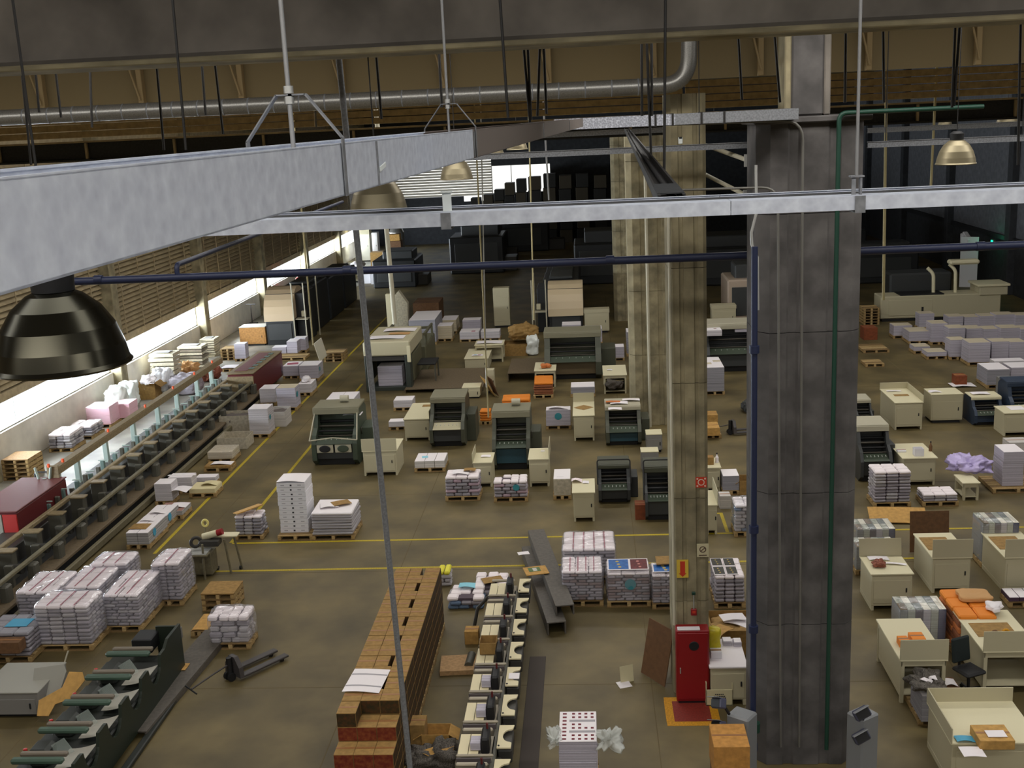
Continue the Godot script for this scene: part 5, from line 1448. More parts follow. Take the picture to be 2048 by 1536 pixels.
# ---------- strapping machine by the wrapped loads ----------
func strapping_machine() -> void:
	var o := thing("strapping_machine", "olive strapping machine with a yellow reel and red motor", "machine", Vector3(-9.928, 0.000, -26.455))
	part("roller_table", block(Vector3(0.66, 0.05, 0.5), 0.01), M.rail_olive, o, Vector3(-0.2, 0.62, 0.1))
	for k in 7:
		part("table_roller", pipe([Vector3(-0.5, 0.68, 0.3 - 0.07 * k), Vector3(0.1, 0.68, 0.3 - 0.07 * k)], 0.018, 8), M.steel_tube, o)
	part("cabinet", block(Vector3(0.5, 0.6, 0.45), 0.02), M.rail_olive, o, Vector3(-0.1, 0.05, -0.1))
	part("upper_table", block(Vector3(0.85, 0.04, 0.3), 0.01), M.desk_top, o, Vector3(0.35, 0.95, -0.3))
	for q in [[0.0, 0.3], [0.55, -0.1], [0.75, -0.4], [-0.1, -0.4]]:
		part("leg", pipe([Vector3(q[0], 0, q[1]), Vector3(q[0] * 0.85, 0.93, q[1] * 0.8)], 0.03, 8), M.rail_olive, o)
	part("motor", pipe([Vector3(-0.1, 0.98, -0.15), Vector3(0.28, 1.08, -0.15)], 0.09, 12), M.desk_top, o)
	part("red_motor_end", pipe([Vector3(0.28, 1.08, -0.15), Vector3(0.42, 1.12, -0.15)], 0.085, 12), M.fire_red, o)
	var t := TorusMesh.new()
	t.inner_radius = 0.05; t.outer_radius = 0.11; t.rings = 20; t.ring_segments = 8
	part("yellow_reel", t, M.tape_cream, o, Vector3(-0.06, 1.3, -0.3), Vector3(80, 0, 10))
	part("reel_arm", pipe([Vector3(-0.1, 0.95, -0.3), Vector3(-0.06, 1.25, -0.3)], 0.02, 8), M.rail_olive, o)
	part("fly_wheel", t, M.line_dark, o, Vector3(-0.25, 0.9, 0.0), Vector3(90, 30, 0), Vector3(1.5, 1, 1.5))
	part("drive_box", block(Vector3(0.5, 0.16, 0.3), 0.02), M.line_dark, o, Vector3(0.1, 0.78, -0.1))
	for k in 2:
		part("caster", pipe([Vector3(0.7 - 0.6 * k, 0.05, -0.35), Vector3(0.75 - 0.6 * k, 0.05, -0.35)], 0.05, 10), M.black, o)

# ---------- dim machines and stores toward the far end ----------
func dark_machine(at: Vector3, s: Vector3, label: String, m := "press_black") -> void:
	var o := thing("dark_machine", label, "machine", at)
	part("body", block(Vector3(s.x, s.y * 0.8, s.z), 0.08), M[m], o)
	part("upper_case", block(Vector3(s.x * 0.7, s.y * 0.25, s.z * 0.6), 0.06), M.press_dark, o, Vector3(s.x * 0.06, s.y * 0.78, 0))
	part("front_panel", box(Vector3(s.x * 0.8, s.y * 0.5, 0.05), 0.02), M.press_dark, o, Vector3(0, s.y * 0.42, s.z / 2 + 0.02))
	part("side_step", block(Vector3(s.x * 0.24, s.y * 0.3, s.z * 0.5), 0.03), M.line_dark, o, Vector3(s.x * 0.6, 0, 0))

func far_end() -> void:
	var o := thing("finishing_line", "long low beige finishing machine behind the dense block of stacks", "machine", Vector3(17.890, 0.000, -58.239))
	part("body", block(Vector3(6.0, 1.15, 1.4), 0.04), M.desk, o, Vector3(0, 0.15, -0.7))
	part("plinth", block(Vector3(5.8, 0.15, 1.3)), M.black, o, Vector3(0, 0, -0.7))
	part("raised_end", block(Vector3(1.4, 0.45, 1.5), 0.03), M.desk, o, Vector3(2.6, 1.2, -0.7))
	part("end_cap", block(Vector3(1.6, 0.12, 1.6), 0.02), M.desk_top, o, Vector3(2.6, 1.65, -0.7))
	part("dark_top", block(Vector3(2.2, 0.05, 1.2), 0.01), M.black, o, Vector3(-0.9, 1.3, -0.7))
	part("rear_case", block(Vector3(3.2, 2.2, 1.6), 0.1), M.press_dark, o, Vector3(-0.5, 0, -2.6))
	part("door", box(Vector3(2.2, 0.8, 0.03), 0.01), M.desk, o, Vector3(-1.5, 0.7, 0.01))
	part("handle", box(Vector3(0.1, 0.24, 0.05), 0.01), M.black, o, Vector3(-0.9, 0.6, 0.03))
	for q in [[0.9, 2.75, 1.5], [-0.2, 2.6, 0.0]]:
		part("gantry_arm", pipe(rounded([Vector3(q[0], 1.2, -0.6), Vector3(q[0], q[1] - 0.3, -0.7), Vector3(q[0] - 0.3, q[1], -0.8)], 0.2), 0.09, 10), M.desk_top, o)
	part("lamp_hood", box(Vector3(1.5, 0.24, 0.6), 0.08), M.desk_top, o, Vector3(1.3, 2.85, -0.8))
	for q in [[Vector3(-15.909, 0.000, -80.019), "white carton first of three in the dark cross aisle"], [Vector3(-15.212, 0.000, -79.592), "white carton second of three in the dark cross aisle"], [Vector3(-14.612, 0.000, -79.689), "white carton third of three in the dark cross aisle"]]:
		carton(q[0], Vector3(0.58, 0.75, 0.6), q[1], {"m": "carton_white"})
	# sunlit table by the far windows
	desk(Vector3(-17.6, 0, -81.5), 3.0, 2.6, 0.9, "long table of white papers by the far windows", {"open": true, "sides": false})
	heap(Vector3(-18.2, 0.9, -81.2), Vector3(1.3, 0.35, 1.6), "white_paper", "paper_heap", "window-side white paper heap on the table by the far windows", "paper", {"rough": 0.2, "n": 10})
	heap(Vector3(-16.9, 0.9, -81.8), Vector3(1.0, 0.4, 1.4), "white_paper", "paper_heap", "aisle-side white paper heap on the table by the far windows", "paper", {"rough": 0.2, "n": 10})
	cabinet(Vector3(-18.719, 0.000, -93.582), 1.3, 1.0, 2.6, "cream cylinder-fronted machine by the far windows", {"m": "cover_pale", "cap": true})
	cabinet(Vector3(-18.263, 0.000, -95.501), 1.0, 0.9, 2.2, "tall white cabinet by the far windows", {"m": "carton_white", "cap": false})
	carton(Vector3(-16.751, 0.000, -89.447), Vector3(1.1, 1.2, 1.0), "orange-brown carton on the floor before the white cabinet", {"m": "card"})
	carton(Vector3(-14.901, 0.000, -86.806), Vector3(1.1, 2.3, 1.0), "tall brown carton stack in the dark beyond the cutting machine", {"m": "card_dark"})
	carton(Vector3(-14.901, 0.000, -86.806) + Vector3(0, 2.3, 0), Vector3(0.95, 0.5, 0.8), "small tan carton on the tall brown carton stack", {"m": "card_light"})
	var tk := thing("steel_tank", "shiny round steel tank in the dark beyond the tan carton", "tank", Vector3(-15.687, 0.000, -92.661))
	part("shell", lathe([Vector2(0, 0), Vector2(0.6, 0), Vector2(0.62, 2.4), Vector2(0.4, 2.9), Vector2(0, 3.0)], 20), M.duct, tk)
	part("pipe_outlet", pipe([Vector3(0, 3.0, 0), Vector3(0, 4.2, 0)], 0.08, 8), M.steel_tube, tk)
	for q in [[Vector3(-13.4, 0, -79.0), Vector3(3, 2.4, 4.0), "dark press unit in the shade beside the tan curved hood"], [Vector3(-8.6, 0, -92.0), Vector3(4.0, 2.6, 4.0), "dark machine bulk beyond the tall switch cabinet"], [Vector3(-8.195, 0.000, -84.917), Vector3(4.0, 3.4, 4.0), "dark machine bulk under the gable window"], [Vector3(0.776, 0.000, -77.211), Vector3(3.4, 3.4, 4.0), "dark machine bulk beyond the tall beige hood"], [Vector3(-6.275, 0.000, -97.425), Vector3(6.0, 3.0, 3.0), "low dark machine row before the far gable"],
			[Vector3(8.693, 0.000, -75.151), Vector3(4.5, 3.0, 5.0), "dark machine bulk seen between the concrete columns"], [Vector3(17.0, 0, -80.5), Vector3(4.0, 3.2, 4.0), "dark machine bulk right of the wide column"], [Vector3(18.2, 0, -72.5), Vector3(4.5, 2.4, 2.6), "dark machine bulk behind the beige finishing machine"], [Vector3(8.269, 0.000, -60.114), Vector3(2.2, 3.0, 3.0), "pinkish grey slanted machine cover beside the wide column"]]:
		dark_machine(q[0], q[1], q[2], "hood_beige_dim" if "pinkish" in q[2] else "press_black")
	# tall store of dark stacked goods against the gable, cutting into the bright bay
	var xs := [-9.9, -8.75, -7.75, -6.8, -5.75, -4.55, -3.2, -1.8, -0.3, 1.3]
	var hs := [4.35, 4.6, 5.0, 5.55, 5.85, 6.0, 6.2, 6.0, 6.1, 5.9]
	for k in 10:
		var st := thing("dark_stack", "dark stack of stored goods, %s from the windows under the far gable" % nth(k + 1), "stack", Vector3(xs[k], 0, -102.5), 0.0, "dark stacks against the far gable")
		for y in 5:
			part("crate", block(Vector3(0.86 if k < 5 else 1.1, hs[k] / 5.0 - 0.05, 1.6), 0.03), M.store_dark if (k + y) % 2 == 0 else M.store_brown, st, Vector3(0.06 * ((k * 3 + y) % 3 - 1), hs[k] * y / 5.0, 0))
	# white door leaf and emergency light by the wall opposite
	var dl := thing("white_door_leaf", "white door leaf catching light by the grey wall", "door", Vector3(22.600, 0.877, -68.533) * Vector3(1, 0, 1))
	part("leaf", block(Vector3(0.08, 3.0, 1.0), 0.01), M.carton_white, dl, Vector3.ZERO, Vector3(0, 60, 0))
	part("handle", box(Vector3(0.06, 0.06, 0.3), 0.01), M.black, dl, Vector3(-0.1, 1.6, 0.3), Vector3(0, 60, 0))
	var wl := thing("white_duct_bend", "white bent duct piece above the white door leaf", "duct", Vector3(22.600, 2.104, -69.524))
	part("upright", block(Vector3(0.4, 1.0, 0.4), 0.04), M.carton_white, wl)
	part("arm", box(Vector3(0.3, 0.3, 1.1), 0.04), M.carton_white, wl, Vector3(0, 0.8, 0.5), Vector3(20, 0, 0))
	var em := thing("exit_lamp", "tiny glowing green emergency lamp on the grey wall", "lamp", Vector3(23.600, 2.824, -67.504))
	part("case", box(Vector3(0.14, 0.16, 0.4), 0.02), M.line_grey, em)
	part("glowing_lens", box(Vector3(0.04, 0.1, 0.3), 0.01), M.green_glow, em, Vector3(-0.08, 0, 0))
	var gl := OmniLight3D.new()
	gl.name = "exit_glow"
	gl.light_color = Color(0.2, 1.0, 0.75)
	gl.light_energy = 0.15
	gl.light_size = 0.1
	gl.omni_range = 60.0
	gl.shadow_enabled = true
	add_child(gl)
	gl.position = em.position + Vector3(-0.3, 0, 0)

func place_things() -> void:
	place_a()
	place_b()
	place_c()
	place_d()
	place_e()
	place_f()
	place_g()
	place_h()
	gathering_line()
	saddle_stitcher()
	collator()
	carton_row()
	cutting_machine()
	strapping_machine()
	far_end()

func place_a() -> void:
	pallet(Vector3(-11.791, 0.000, -22.706), 1.271, 0.888, "wooden pallet under the frontmost film-wrapped bundle load", 0.0, false, "")
	bundles(Vector3(-11.791, 0.143, -22.706), 1.231, 0.848, 0.929, 4, 4, 10, "film-wrapped pale bundle load standing frontmost beside the green stitcher", {"film": true, "ms": ["bundle_lilac", "bundle_grey", "bundle_white"], "strip": "strip_red"})
	pallet(Vector3(-10.830, 0.000, -23.937), 0.861, 1.519, "wooden pallet under the second film-wrapped bundle load", 0.0, false, "")
	bundles(Vector3(-10.830, 0.143, -23.937), 0.821, 1.479, 0.765, 3, 5, 10, "tall film-wrapped bundle load just behind the frontmost one", {"film": true, "ms": ["bundle_lilac", "bundle_grey", "bundle_white"], "strip": "strip_red"})
	pallet(Vector3(-10.283, 0.000, -25.075), 0.704, 1.018, "wooden pallet under the bundle load by the strapping machine", 0.0, false, "")
	bundles(Vector3(-10.283, 0.143, -25.075), 0.664, 0.978, 0.946, 2, 4, 11, "film-wrapped bundle load beside the strapping machine", {"film": true, "ms": ["bundle_lilac", "bundle_grey"], "strip": "strip_red"})
	pallet(Vector3(-12.886, 0.000, -23.946), 0.945, 1.297, "wooden pallet under the bundle load against the gathering line", 0.0, false, "")
	bundles(Vector3(-12.886, 0.143, -23.946), 0.905, 1.257, 0.823, 3, 4, 10, "film-wrapped bundle load against the gathering line, behind the frontmost one", {"film": true, "ms": ["bundle_lilac", "bundle_grey"], "strip": "strip_red"})
	pallet(Vector3(-12.079, 0.000, -24.538), 0.923, 1.367, "wooden pallet under the middle load of the wrapped cluster", 0.0, false, "")
	bundles(Vector3(-12.079, 0.143, -24.538), 0.883, 1.327, 0.689, 3, 3, 9, "film-wrapped bundle load with a blue tape mark in the middle of the cluster", {"film": true, "ms": ["bundle_lilac"], "strip": "strip_red"})
	pallet(Vector3(-11.875, 0.000, -25.453), 0.947, 0.837, "wooden pallet under the rear load of the wrapped cluster", 0.0, false, "")
	bundles(Vector3(-11.875, 0.143, -25.453), 0.907, 0.797, 0.785, 3, 3, 9, "film-wrapped bundle load at the back of the near cluster", {"film": true, "ms": ["bundle_lilac"], "strip": "strip_red"})
	pallet(Vector3(-12.847, 0.000, -22.269), 1.098, 1.040, "wooden pallet under the low grey bundle load", 0.0, false, "")
	bundles(Vector3(-12.847, 0.143, -22.269), 1.058, 1.000, 0.552, 3, 3, 6, "low grey bundle load with a blue patch, cut by the picture edge", {"ms": ["bundle_grey"], "top": "paper_grey"})
	sheet(Vector3(-12.741, 0.697, -22.269), 0.500, 0.400, "blue_tape", "blue paper lying on the low grey bundle load", {"curl": 0.000})
	carton(Vector3(-12.831, 0.350, -21.625), Vector3(0.887, 0.256, 0.300), "flat brown carton in front of the low grey bundle load", {"m": "card_dark"})
	cabinet(Vector3(-11.599, 0.000, -20.040), 1.240, 1.250, 0.518, "large plain grey machine cabinet beside the green stitcher", {"m": "cab_grey", "cap": false, "lid": "cab_grey_top"})
	torn_card(Vector3(-10.565, 0.350, -19.504), PackedVector2Array([Vector2(-0.42, -0.3), Vector2(-0.2, -0.33), Vector2(-0.1, -0.1), Vector2(0.18, -0.02), Vector2(0.42, 0.34), Vector2(0.36, 0.52), Vector2(0.1, 0.56), Vector2(0.0, 0.24), Vector2(-0.42, 0.02)]), Vector3(-52, 12, 0), "card_light", "torn brown cardboard lying over a stand behind the grey machine cabinet")
	torn_card(Vector3(-10.993, 0.500, -19.897), PackedVector2Array([Vector2(-0.3, -0.3), Vector2(0.22, -0.34), Vector2(0.34, 0.2), Vector2(0.28, 0.34), Vector2(-0.3, 0.3)]), Vector3(-40, 8, 0), "cab_grey_top", "grey panel lying just behind the grey machine cabinet")
	stand(Vector3(-11.143, 0.000, -20.416), "dark stand with a slanting pale rod behind the grey machine cabinet")
	pallet(Vector3(-8.053, 0.000, -22.531), 0.899, 0.614, "wooden pallet under the low load in crumpled film", 0.0, false, "")
	bundles(Vector3(-8.053, 0.143, -22.531), 0.859, 0.574, 0.647, 4, 3, 5, "low white bundle load in crumpled clear film by the pallet jack", {"film": true, "ms": ["bundle_white", "bundle_lilac"], "slump": 0.030})
	pallet(Vector3(-8.955, 0.000, -24.611), 0.800, 0.754, "wooden pallet lowest under the brown card sheet near the wrapped load", 0.0, false, "")
	pallet(Vector3(-8.955, 0.145, -24.611), 0.800, 0.754, "wooden pallet in the middle under the brown card sheet", 0.0, false, "")
	pallet(Vector3(-8.955, 0.290, -24.611), 0.800, 0.754, "wooden pallet uppermost under the brown card sheet", 0.0, false, "")
	sheet(Vector3(-8.955, 0.439, -24.611), 0.800, 0.754, "card", "flat brown cardboard sheet covering three stacked pallets", {"curl": 0.000, "thick": 0.020, "name": "cardboard_sheet", "cat": "cardboard"})
	pallet(Vector3(-8.963, 0.000, -23.332), 0.396, 0.940, "wooden pallet with a brown card at the end of the green stitcher", 0.0, false, "")
	sheet(Vector3(-8.963, 0.147, -23.332), 0.356, 0.850, "card_light", "small brown cardboard on the pallet at the stitcher end", {"curl": 0.020, "thick": 0.012, "name": "cardboard_sheet", "cat": "cardboard"})
	channel_bed(Vector3(-8.682, 0.000, -20.757), 0.62, 4.3, 0.16, -4.0, "long dark steel channel lying along the green stitcher", "bed_dark")
	sheet(Vector3(-8.747, 0.175, -21.117), 0.280, 0.300, "card_light", "small tan card lying on the long dark steel channel", {"curl": 0.000, "thick": 0.010, "name": "cardboard_sheet", "cat": "cardboard"})
	pallet_jack(Vector3(-7.559, 0.000, -20.943), -38.0, "dark pallet jack standing alone on the open floor")
	carton(Vector3(-9.564, 0.000, -22.653), Vector3(0.42, 0.25, 0.5), "grey open tray with white paper at the stitcher end", {"open": true, "m": "cab_grey", "flaps": false, "fill": "white_paper", "name": "grey_tray"})
	pallet(Vector3(-12.520, 0.000, -29.035), 0.672, 1.423, "wooden pallet under the low stack with a blue disc", 0.0, false, "")
	sheets(Vector3(-12.520, 0.143, -29.035), 0.632, 1.383, 0.336, "mixed low stack with a blue tape disc nearest along the gathering line", {"m": "paper_mixed", "cols": 2, "disc": [["right", 0.200, 0.620, "blue_tape", 0.110]]})
	sheet(Vector3(-12.615, 0.481, -28.828), 0.500, 0.450, "card", "brown card lying on the nearest low stack along the line", {"name": "cardboard_sheet", "cat": "cardboard", "curl": 0.020})
	sheet(Vector3(-12.583, 0.481, -29.381), 0.400, 0.300, "white_paper", "white sheet beside the brown card on the nearest low stack", {"curl": 0.040})
	pallet(Vector3(-12.588, 0.000, -30.314), 0.685, 1.134, "wooden pallet under the second low mixed stack", 0.0, false, "")
	sheets(Vector3(-12.588, 0.143, -30.314), 0.645, 1.094, 0.265, "second low mixed stack with a round blue mark along the line", {"m": "paper_mixed", "cols": 2, "disc": [["right", 0.200, 0.620, "blue_tape", 0.120]]})
	sheet(Vector3(-12.588, 0.410, -30.205), 0.450, 0.350, "white_paper", "curled white sheets on the second low mixed stack", {"curl": 0.060})
	pallet(Vector3(-12.483, 0.000, -31.051), 0.807, 0.809, "wooden pallet under the flat mixed stack", 0.0, false, "")
	sheets(Vector3(-12.483, 0.143, -31.051), 0.767, 0.769, 0.136, "flat mixed stack with reddish top sheets along the line", {"m": "paper_mixed", "top": "strip_dull"})
	sheet(Vector3(-12.329, 0.281, -31.128), 0.500, 0.450, "white_paper", "loose white sheet on the flat mixed stack", {"curl": 0.050})
	pallet(Vector3(-13.143, 0.000, -32.259), 0.572, 0.592, "wooden pallet under the white block of reams", 0.0, false, "")
	sheets(Vector3(-13.143, 0.143, -32.259), 0.532, 0.552, 0.545, "white block of reams standing alone against the line")
	sheet(Vector3(-12.665, 0.388, -32.259), 0.500, 0.600, "white_paper", "white sheet hanging beside the white block of reams", {"curl": 0.100})
	pallet(Vector3(-12.998, 0.000, -33.289), 0.796, 0.513, "wooden pallet under the ridged white ream stack", 0.0, false, "")
	sheets(Vector3(-12.998, 0.143, -33.289), 0.756, 0.473, 0.400, "white ream stack with a ridge on top beside the line", {"slip": [[0, 0, 0.900, 0.120, "white_paper", 0]]})
	pallet(Vector3(-12.450, 0.000, -33.990), 0.695, 0.414, "wooden pallet under the untidy white sheets", 0.0, false, "")
	sheets(Vector3(-12.450, 0.143, -33.990), 0.655, 0.374, 0.142, "untidy white sheets stacked behind the newsprint pallet")
	pallet(Vector3(-12.166, 0.000, -33.013), 0.865, 0.748, "wooden pallet under the curling yellowish papers", 0.0, false, "")
	sheets(Vector3(-12.166, 0.143, -33.013), 0.825, 0.708, 0.134, "low newsprint pallet of curling yellowish papers by the yellow line", {"m": "paper_yellow", "top": "paper_yellow"})
	sheet(Vector3(-12.042, 0.279, -33.154), 0.500, 0.450, "paper_yellow", "curling yellowish sheet on the newsprint pallet", {"curl": 0.090})
	pallet(Vector3(-12.540, 0.000, -35.563), 0.941, 0.612, "wooden pallet under the brown card with white scraps", 0.0, true, "")
	sheets(Vector3(-12.540, 0.143, -35.563), 0.901, 0.572, 0.060, "flat pallet of brown card with white scraps by the line", {"m": "card", "top": "card"})
	sheet(Vector3(-12.449, 0.205, -35.563), 0.700, 0.400, "white_paper", "white scrap sheets on the flat brown card pallet", {"curl": 0.050})
	pallet(Vector3(-12.764, 0.000, -36.737), 0.896, 0.911, "wooden pallet under the plastic-wrapped cream stack", 0.0, true, "")
	sheets(Vector3(-12.764, 0.143, -36.737), 0.856, 0.871, 0.249, "plastic-wrapped cream stack in front of the card bins", {"m": "paper_cream", "top": "paper_cream", "film": true})
	carton(Vector3(-12.863, 0.000, -38.372), Vector3(1.072, 0.425, 0.900), "open grey card bin lower in front of the white box stack", {"open": true, "m": "card_grey", "flaps": false})
	carton(Vector3(-13.527, 0.000, -40.778), Vector3(1.116, 0.605, 0.850), "tall grey card bin with a blue slip on its rim", {"open": true, "m": "card_grey", "flaps": false, "fill": "bin_dark"})
	sheet(Vector3(-13.304, 0.475, -40.608), 0.280, 0.200, "blue_slip", "pale blue slip on the filling of the tall grey card bin", {"curl": 0.020})

func place_b() -> void:
	pallet(Vector3(-12.248, 0.000, -39.725), 0.771, 0.804, "wooden pallet under the tall white stack by the bins", 0.0, true, "")
	sheets(Vector3(-12.248, 0.143, -39.725), 0.731, 0.764, 0.959, "tall white stack with a teal disc beside the grey card bins", {"disc": [["right", 0.200, 0.620, "teal_tape", 0.100]]})
	carton(Vector3(-12.000, 0.000, -41.282), Vector3(0.658, 0.590, 0.900), "open brown-lined bin with a teal disc beside the tall white stack", {"open": true, "m": "paper_white", "flaps": false, "fill": "bin_dark"})
	pallet(Vector3(-13.287, 0.000, -44.601), 0.687, 0.867, "wooden pallet under the white stack with a teal band", 0.0, true, "")
	sheets(Vector3(-13.287, 0.143, -44.601), 0.647, 0.827, 0.574, "white stack behind the brown-lined bin with a teal band", {"disc": [["right", 0.200, 0.620, "teal_tape", 0.120]]})
	pallet(Vector3(-12.242, 0.000, -43.621), 0.816, 0.759, "wooden pallet under the third white stack of the aisle edge", 0.0, true, "")
	sheets(Vector3(-12.242, 0.143, -43.621), 0.776, 0.719, 0.807, "white stack with a teal disc third along the aisle edge", {"m": "paper_lilac", "top": "paper_cream", "disc": [["right", 0.200, 0.620, "teal_tape", 0.120]]})
	pallet(Vector3(-12.123, 0.000, -46.233), 0.620, 1.005, "wooden pallet under the short stack with crumpled paper", 0.0, true, "")
	sheets(Vector3(-12.123, 0.143, -46.233), 0.580, 0.965, 0.378, "short white stack with crumpled paper on top at the aisle edge")
	heap(Vector3(-12.167, 0.521, -46.196), Vector3(0.366, 0.196, 0.500), "white_paper", "crumpled_paper", "crumpled white paper on the short aisle-edge stack", "paper", {"n": 8})
	pallet(Vector3(-13.592, 0.000, -49.631), 0.753, 1.042, "wooden pallet under the first of two matching lilac-white stacks", 0.0, true, "")
	sheets(Vector3(-13.592, 0.143, -49.631), 0.713, 1.002, 0.459, "lilac-white stack left of a matching one below the white panel", {"m": "paper_lilac", "slip": [[0, 0, 0.500, 0.400, "strip_red", 12]]})
	pallet(Vector3(-12.600, 0.000, -48.996), 0.902, 1.028, "wooden pallet under the second of two matching lilac-white stacks", 0.0, true, "")
	sheets(Vector3(-12.600, 0.143, -48.996), 0.862, 0.988, 0.589, "lilac-white stack right of its match below the white panel", {"m": "paper_lilac", "disc": [["right", 0.200, 0.620, "teal_tape", 0.100]]})
	sheet(Vector3(-12.819, 0.760, -51.934), 0.9, 1.5, "panel_white", "white board leaning upright behind the lilac-white stacks", {"tilt": Vector3(0, 0, -76), "curl": 0.0, "thick": 0.03, "name": "leaning_board", "cat": "panel"})
	pallet(Vector3(-12.392, 0.000, -53.143), 0.944, 1.140, "lowest pallet of the small empty pile beside the white panel", 0.0, true, "")
	pallet(Vector3(-12.392, 0.145, -53.143), 0.944, 1.140, "middle pallet of the small empty pile beside the white panel", 0.0, true, "")
	pallet(Vector3(-12.392, 0.290, -53.143), 0.944, 1.140, "topmost pallet of the small empty pile beside the white panel", 0.0, true, "")
	pallet(Vector3(-14.641, 0.000, -53.776), 1.382, 1.040, "flat empty pallet in front of three white boxes", 0.0, true, "")
	pallet(Vector3(-15.528, 0.000, -54.691), 0.750, 0.702, "wooden pallet under low white box in front of the dark press", 0.0, true, "")
	sheets(Vector3(-15.528, 0.143, -54.691), 0.710, 0.662, 0.315, "low white paper box in front of the dark press", {"m": "paper_lilac"})
	pallet(Vector3(-14.859, 0.000, -54.785), 0.572, 0.856, "wooden pallet under tall narrow white box in front of the dark press", 0.0, true, "")
	sheets(Vector3(-14.859, 0.143, -54.785), 0.532, 0.816, 0.593, "tall narrow white paper box in front of the dark press", {"m": "paper_lilac"})
	pallet(Vector3(-14.625, 0.000, -55.353), 0.629, 0.596, "wooden pallet under white box furthest along in front of the dark press", 0.0, true, "")
	sheets(Vector3(-14.625, 0.143, -55.353), 0.589, 0.556, 0.627, "white paper box furthest along in front of the dark press", {"m": "paper_lilac"})
	pallet(Vector3(-17.963, 0.000, -54.276), 0.722, 1.040, "lowest pallet of the four beside the white wall box", 0.0, true, "")
	pallet(Vector3(-17.963, 0.145, -54.276), 0.722, 1.040, "second pallet of the four beside the white wall box", 0.0, true, "")
	pallet(Vector3(-17.963, 0.290, -54.276), 0.722, 1.040, "third pallet of the four beside the white wall box", 0.0, true, "")
	pallet(Vector3(-17.963, 0.435, -54.276), 0.722, 1.040, "topmost pallet of the four beside the white wall box", 0.0, true, "")
	pallet(Vector3(-17.212, 0.000, -53.695), 0.592, 0.572, "wooden pallet under the narrow white box near the wall", 0.0, true, "")
	sheets(Vector3(-17.212, 0.143, -53.695), 0.552, 0.532, 0.734, "narrow white box on a pallet near the window wall", {"m": "paper_lilac"})
	pallet(Vector3(-17.028, 0.000, -51.504), 0.761, 0.940, "low pallet under loose white sheets beyond the dark red hood", 0.0, true, "")
	sheet(Vector3(-17.028, 0.147, -51.504), 0.950, 0.800, "white_paper", "loose white sheets on the low pallet beyond the red hood", {"curl": 0.050})
	pallet(Vector3(-19.251, 0.000, -35.356), 0.937, 1.040, "lowest pallet of the pile of five by the window wall", 0.0, false, "")
	pallet(Vector3(-19.251, 0.145, -35.356), 0.937, 1.040, "second pallet of the pile of five by the window wall", 0.0, false, "")
	pallet(Vector3(-19.251, 0.290, -35.356), 0.937, 1.040, "third pallet of the pile of five by the window wall", 0.0, false, "")
	pallet(Vector3(-19.251, 0.435, -35.356), 0.937, 1.040, "fourth pallet of the pile of five by the window wall", 0.0, false, "")
	pallet(Vector3(-19.251, 0.580, -35.356), 0.937, 1.040, "topmost pallet of the pile of five by the window wall", 0.0, false, "")
	sheet(Vector3(-19.251, 0.729, -35.356), 0.897, 1.000, "wood_light", "pale board on the pile of five pallets by the window wall", {"curl": 0, "thick": 0.020, "name": "board", "cat": "board"})
	pallet(Vector3(-19.271, 0.000, -38.699), 0.899, 1.140, "wooden pallet under the nearest bundle load on the wall side", 0.0, false, "")
	bundles(Vector3(-19.271, 0.143, -38.699), 0.859, 1.100, 0.552, 3, 3, 5, "grey-white bundle load nearest on the wall side of the gathering line", {"ms": ["bundle_grey", "bundle_white"], "slump": 0.030, "cross": true})
	pallet(Vector3(-19.226, 0.000, -40.249), 0.987, 1.040, "wooden pallet under the second bundle load on the wall side", 0.0, false, "")
	bundles(Vector3(-19.226, 0.143, -40.249), 0.947, 1.000, 0.402, 3, 3, 4, "grey-white slumped bundle load second on the wall side", {"ms": ["bundle_grey", "bundle_white"], "slump": 0.040})
	pallet(Vector3(-19.229, 0.000, -41.855), 0.983, 0.957, "wooden pallet under the pink-wrapped load", 0.0, true, "")
	sheets(Vector3(-19.229, 0.143, -41.855), 0.943, 0.917, 0.702, "pink-wrapped load against the window wall", {"m": "pink_wrap", "top": "pink_pale", "film": true})
	pallet(Vector3(-18.756, 0.000, -42.774), 0.857, 0.897, "wooden pallet under the torn-open pinkish load", 0.0, true, "")
	sheets(Vector3(-18.756, 0.143, -42.774), 0.817, 0.857, 0.574, "pinkish torn-open load beside the pink-wrapped one", {"m": "pink_wrap", "top": "pink_pale"})
	heap(Vector3(-19.307, 0.000, -43.442), Vector3(0.787, 1.201, 1.000), "sack_white", "white_sack", "flat white sacks piled against the window wall", "sack", {"n": 12})
	heap(Vector3(-19.312, 0.000, -44.734), Vector3(0.725, 1.109, 0.700), "sack_white", "white_sack", "upright white sack leaning against the window wall", "sack", {"round": 4.000, "n": 12})
	carton(Vector3(-19.105, 0.000, -46.292), Vector3(0.878, 0.704, 0.800), "open brown bin of loose papers by the window wall", {"open": true, "fill": "white_paper"})
	heap(Vector3(-18.673, 0.000, -49.709), Vector3(1.074, 0.771, 1.000), "kraft", "kraft_paper", "crumpled brown kraft paper heap by the window wall", "paper", {"rough": 0.300, "n": 18, "scraps": 2})
	heap(Vector3(-18.738, 0.000, -47.059), Vector3(0.800, 1.111, 1.000), "film_white", "plastic_film", "heap of clear plastic film beside the kraft paper", "film", {"rough": 0.250, "n": 14})
	heap(Vector3(-18.989, 0.704, -46.003), Vector3(0.610, 0.305, 0.600), "white_paper", "waste_paper", "white waste paper spilling over the brown bin", "paper", {"rough": 0.250, "n": 12})
	heap(Vector3(-17.691, 0.000, -47.031), Vector3(1.193, 0.820, 1.200), "bundle_lilac", "wrapped_load", "pale slumped wrapped load between the posts of the gathering line", "load", {"round": 6.000, "n": 12})
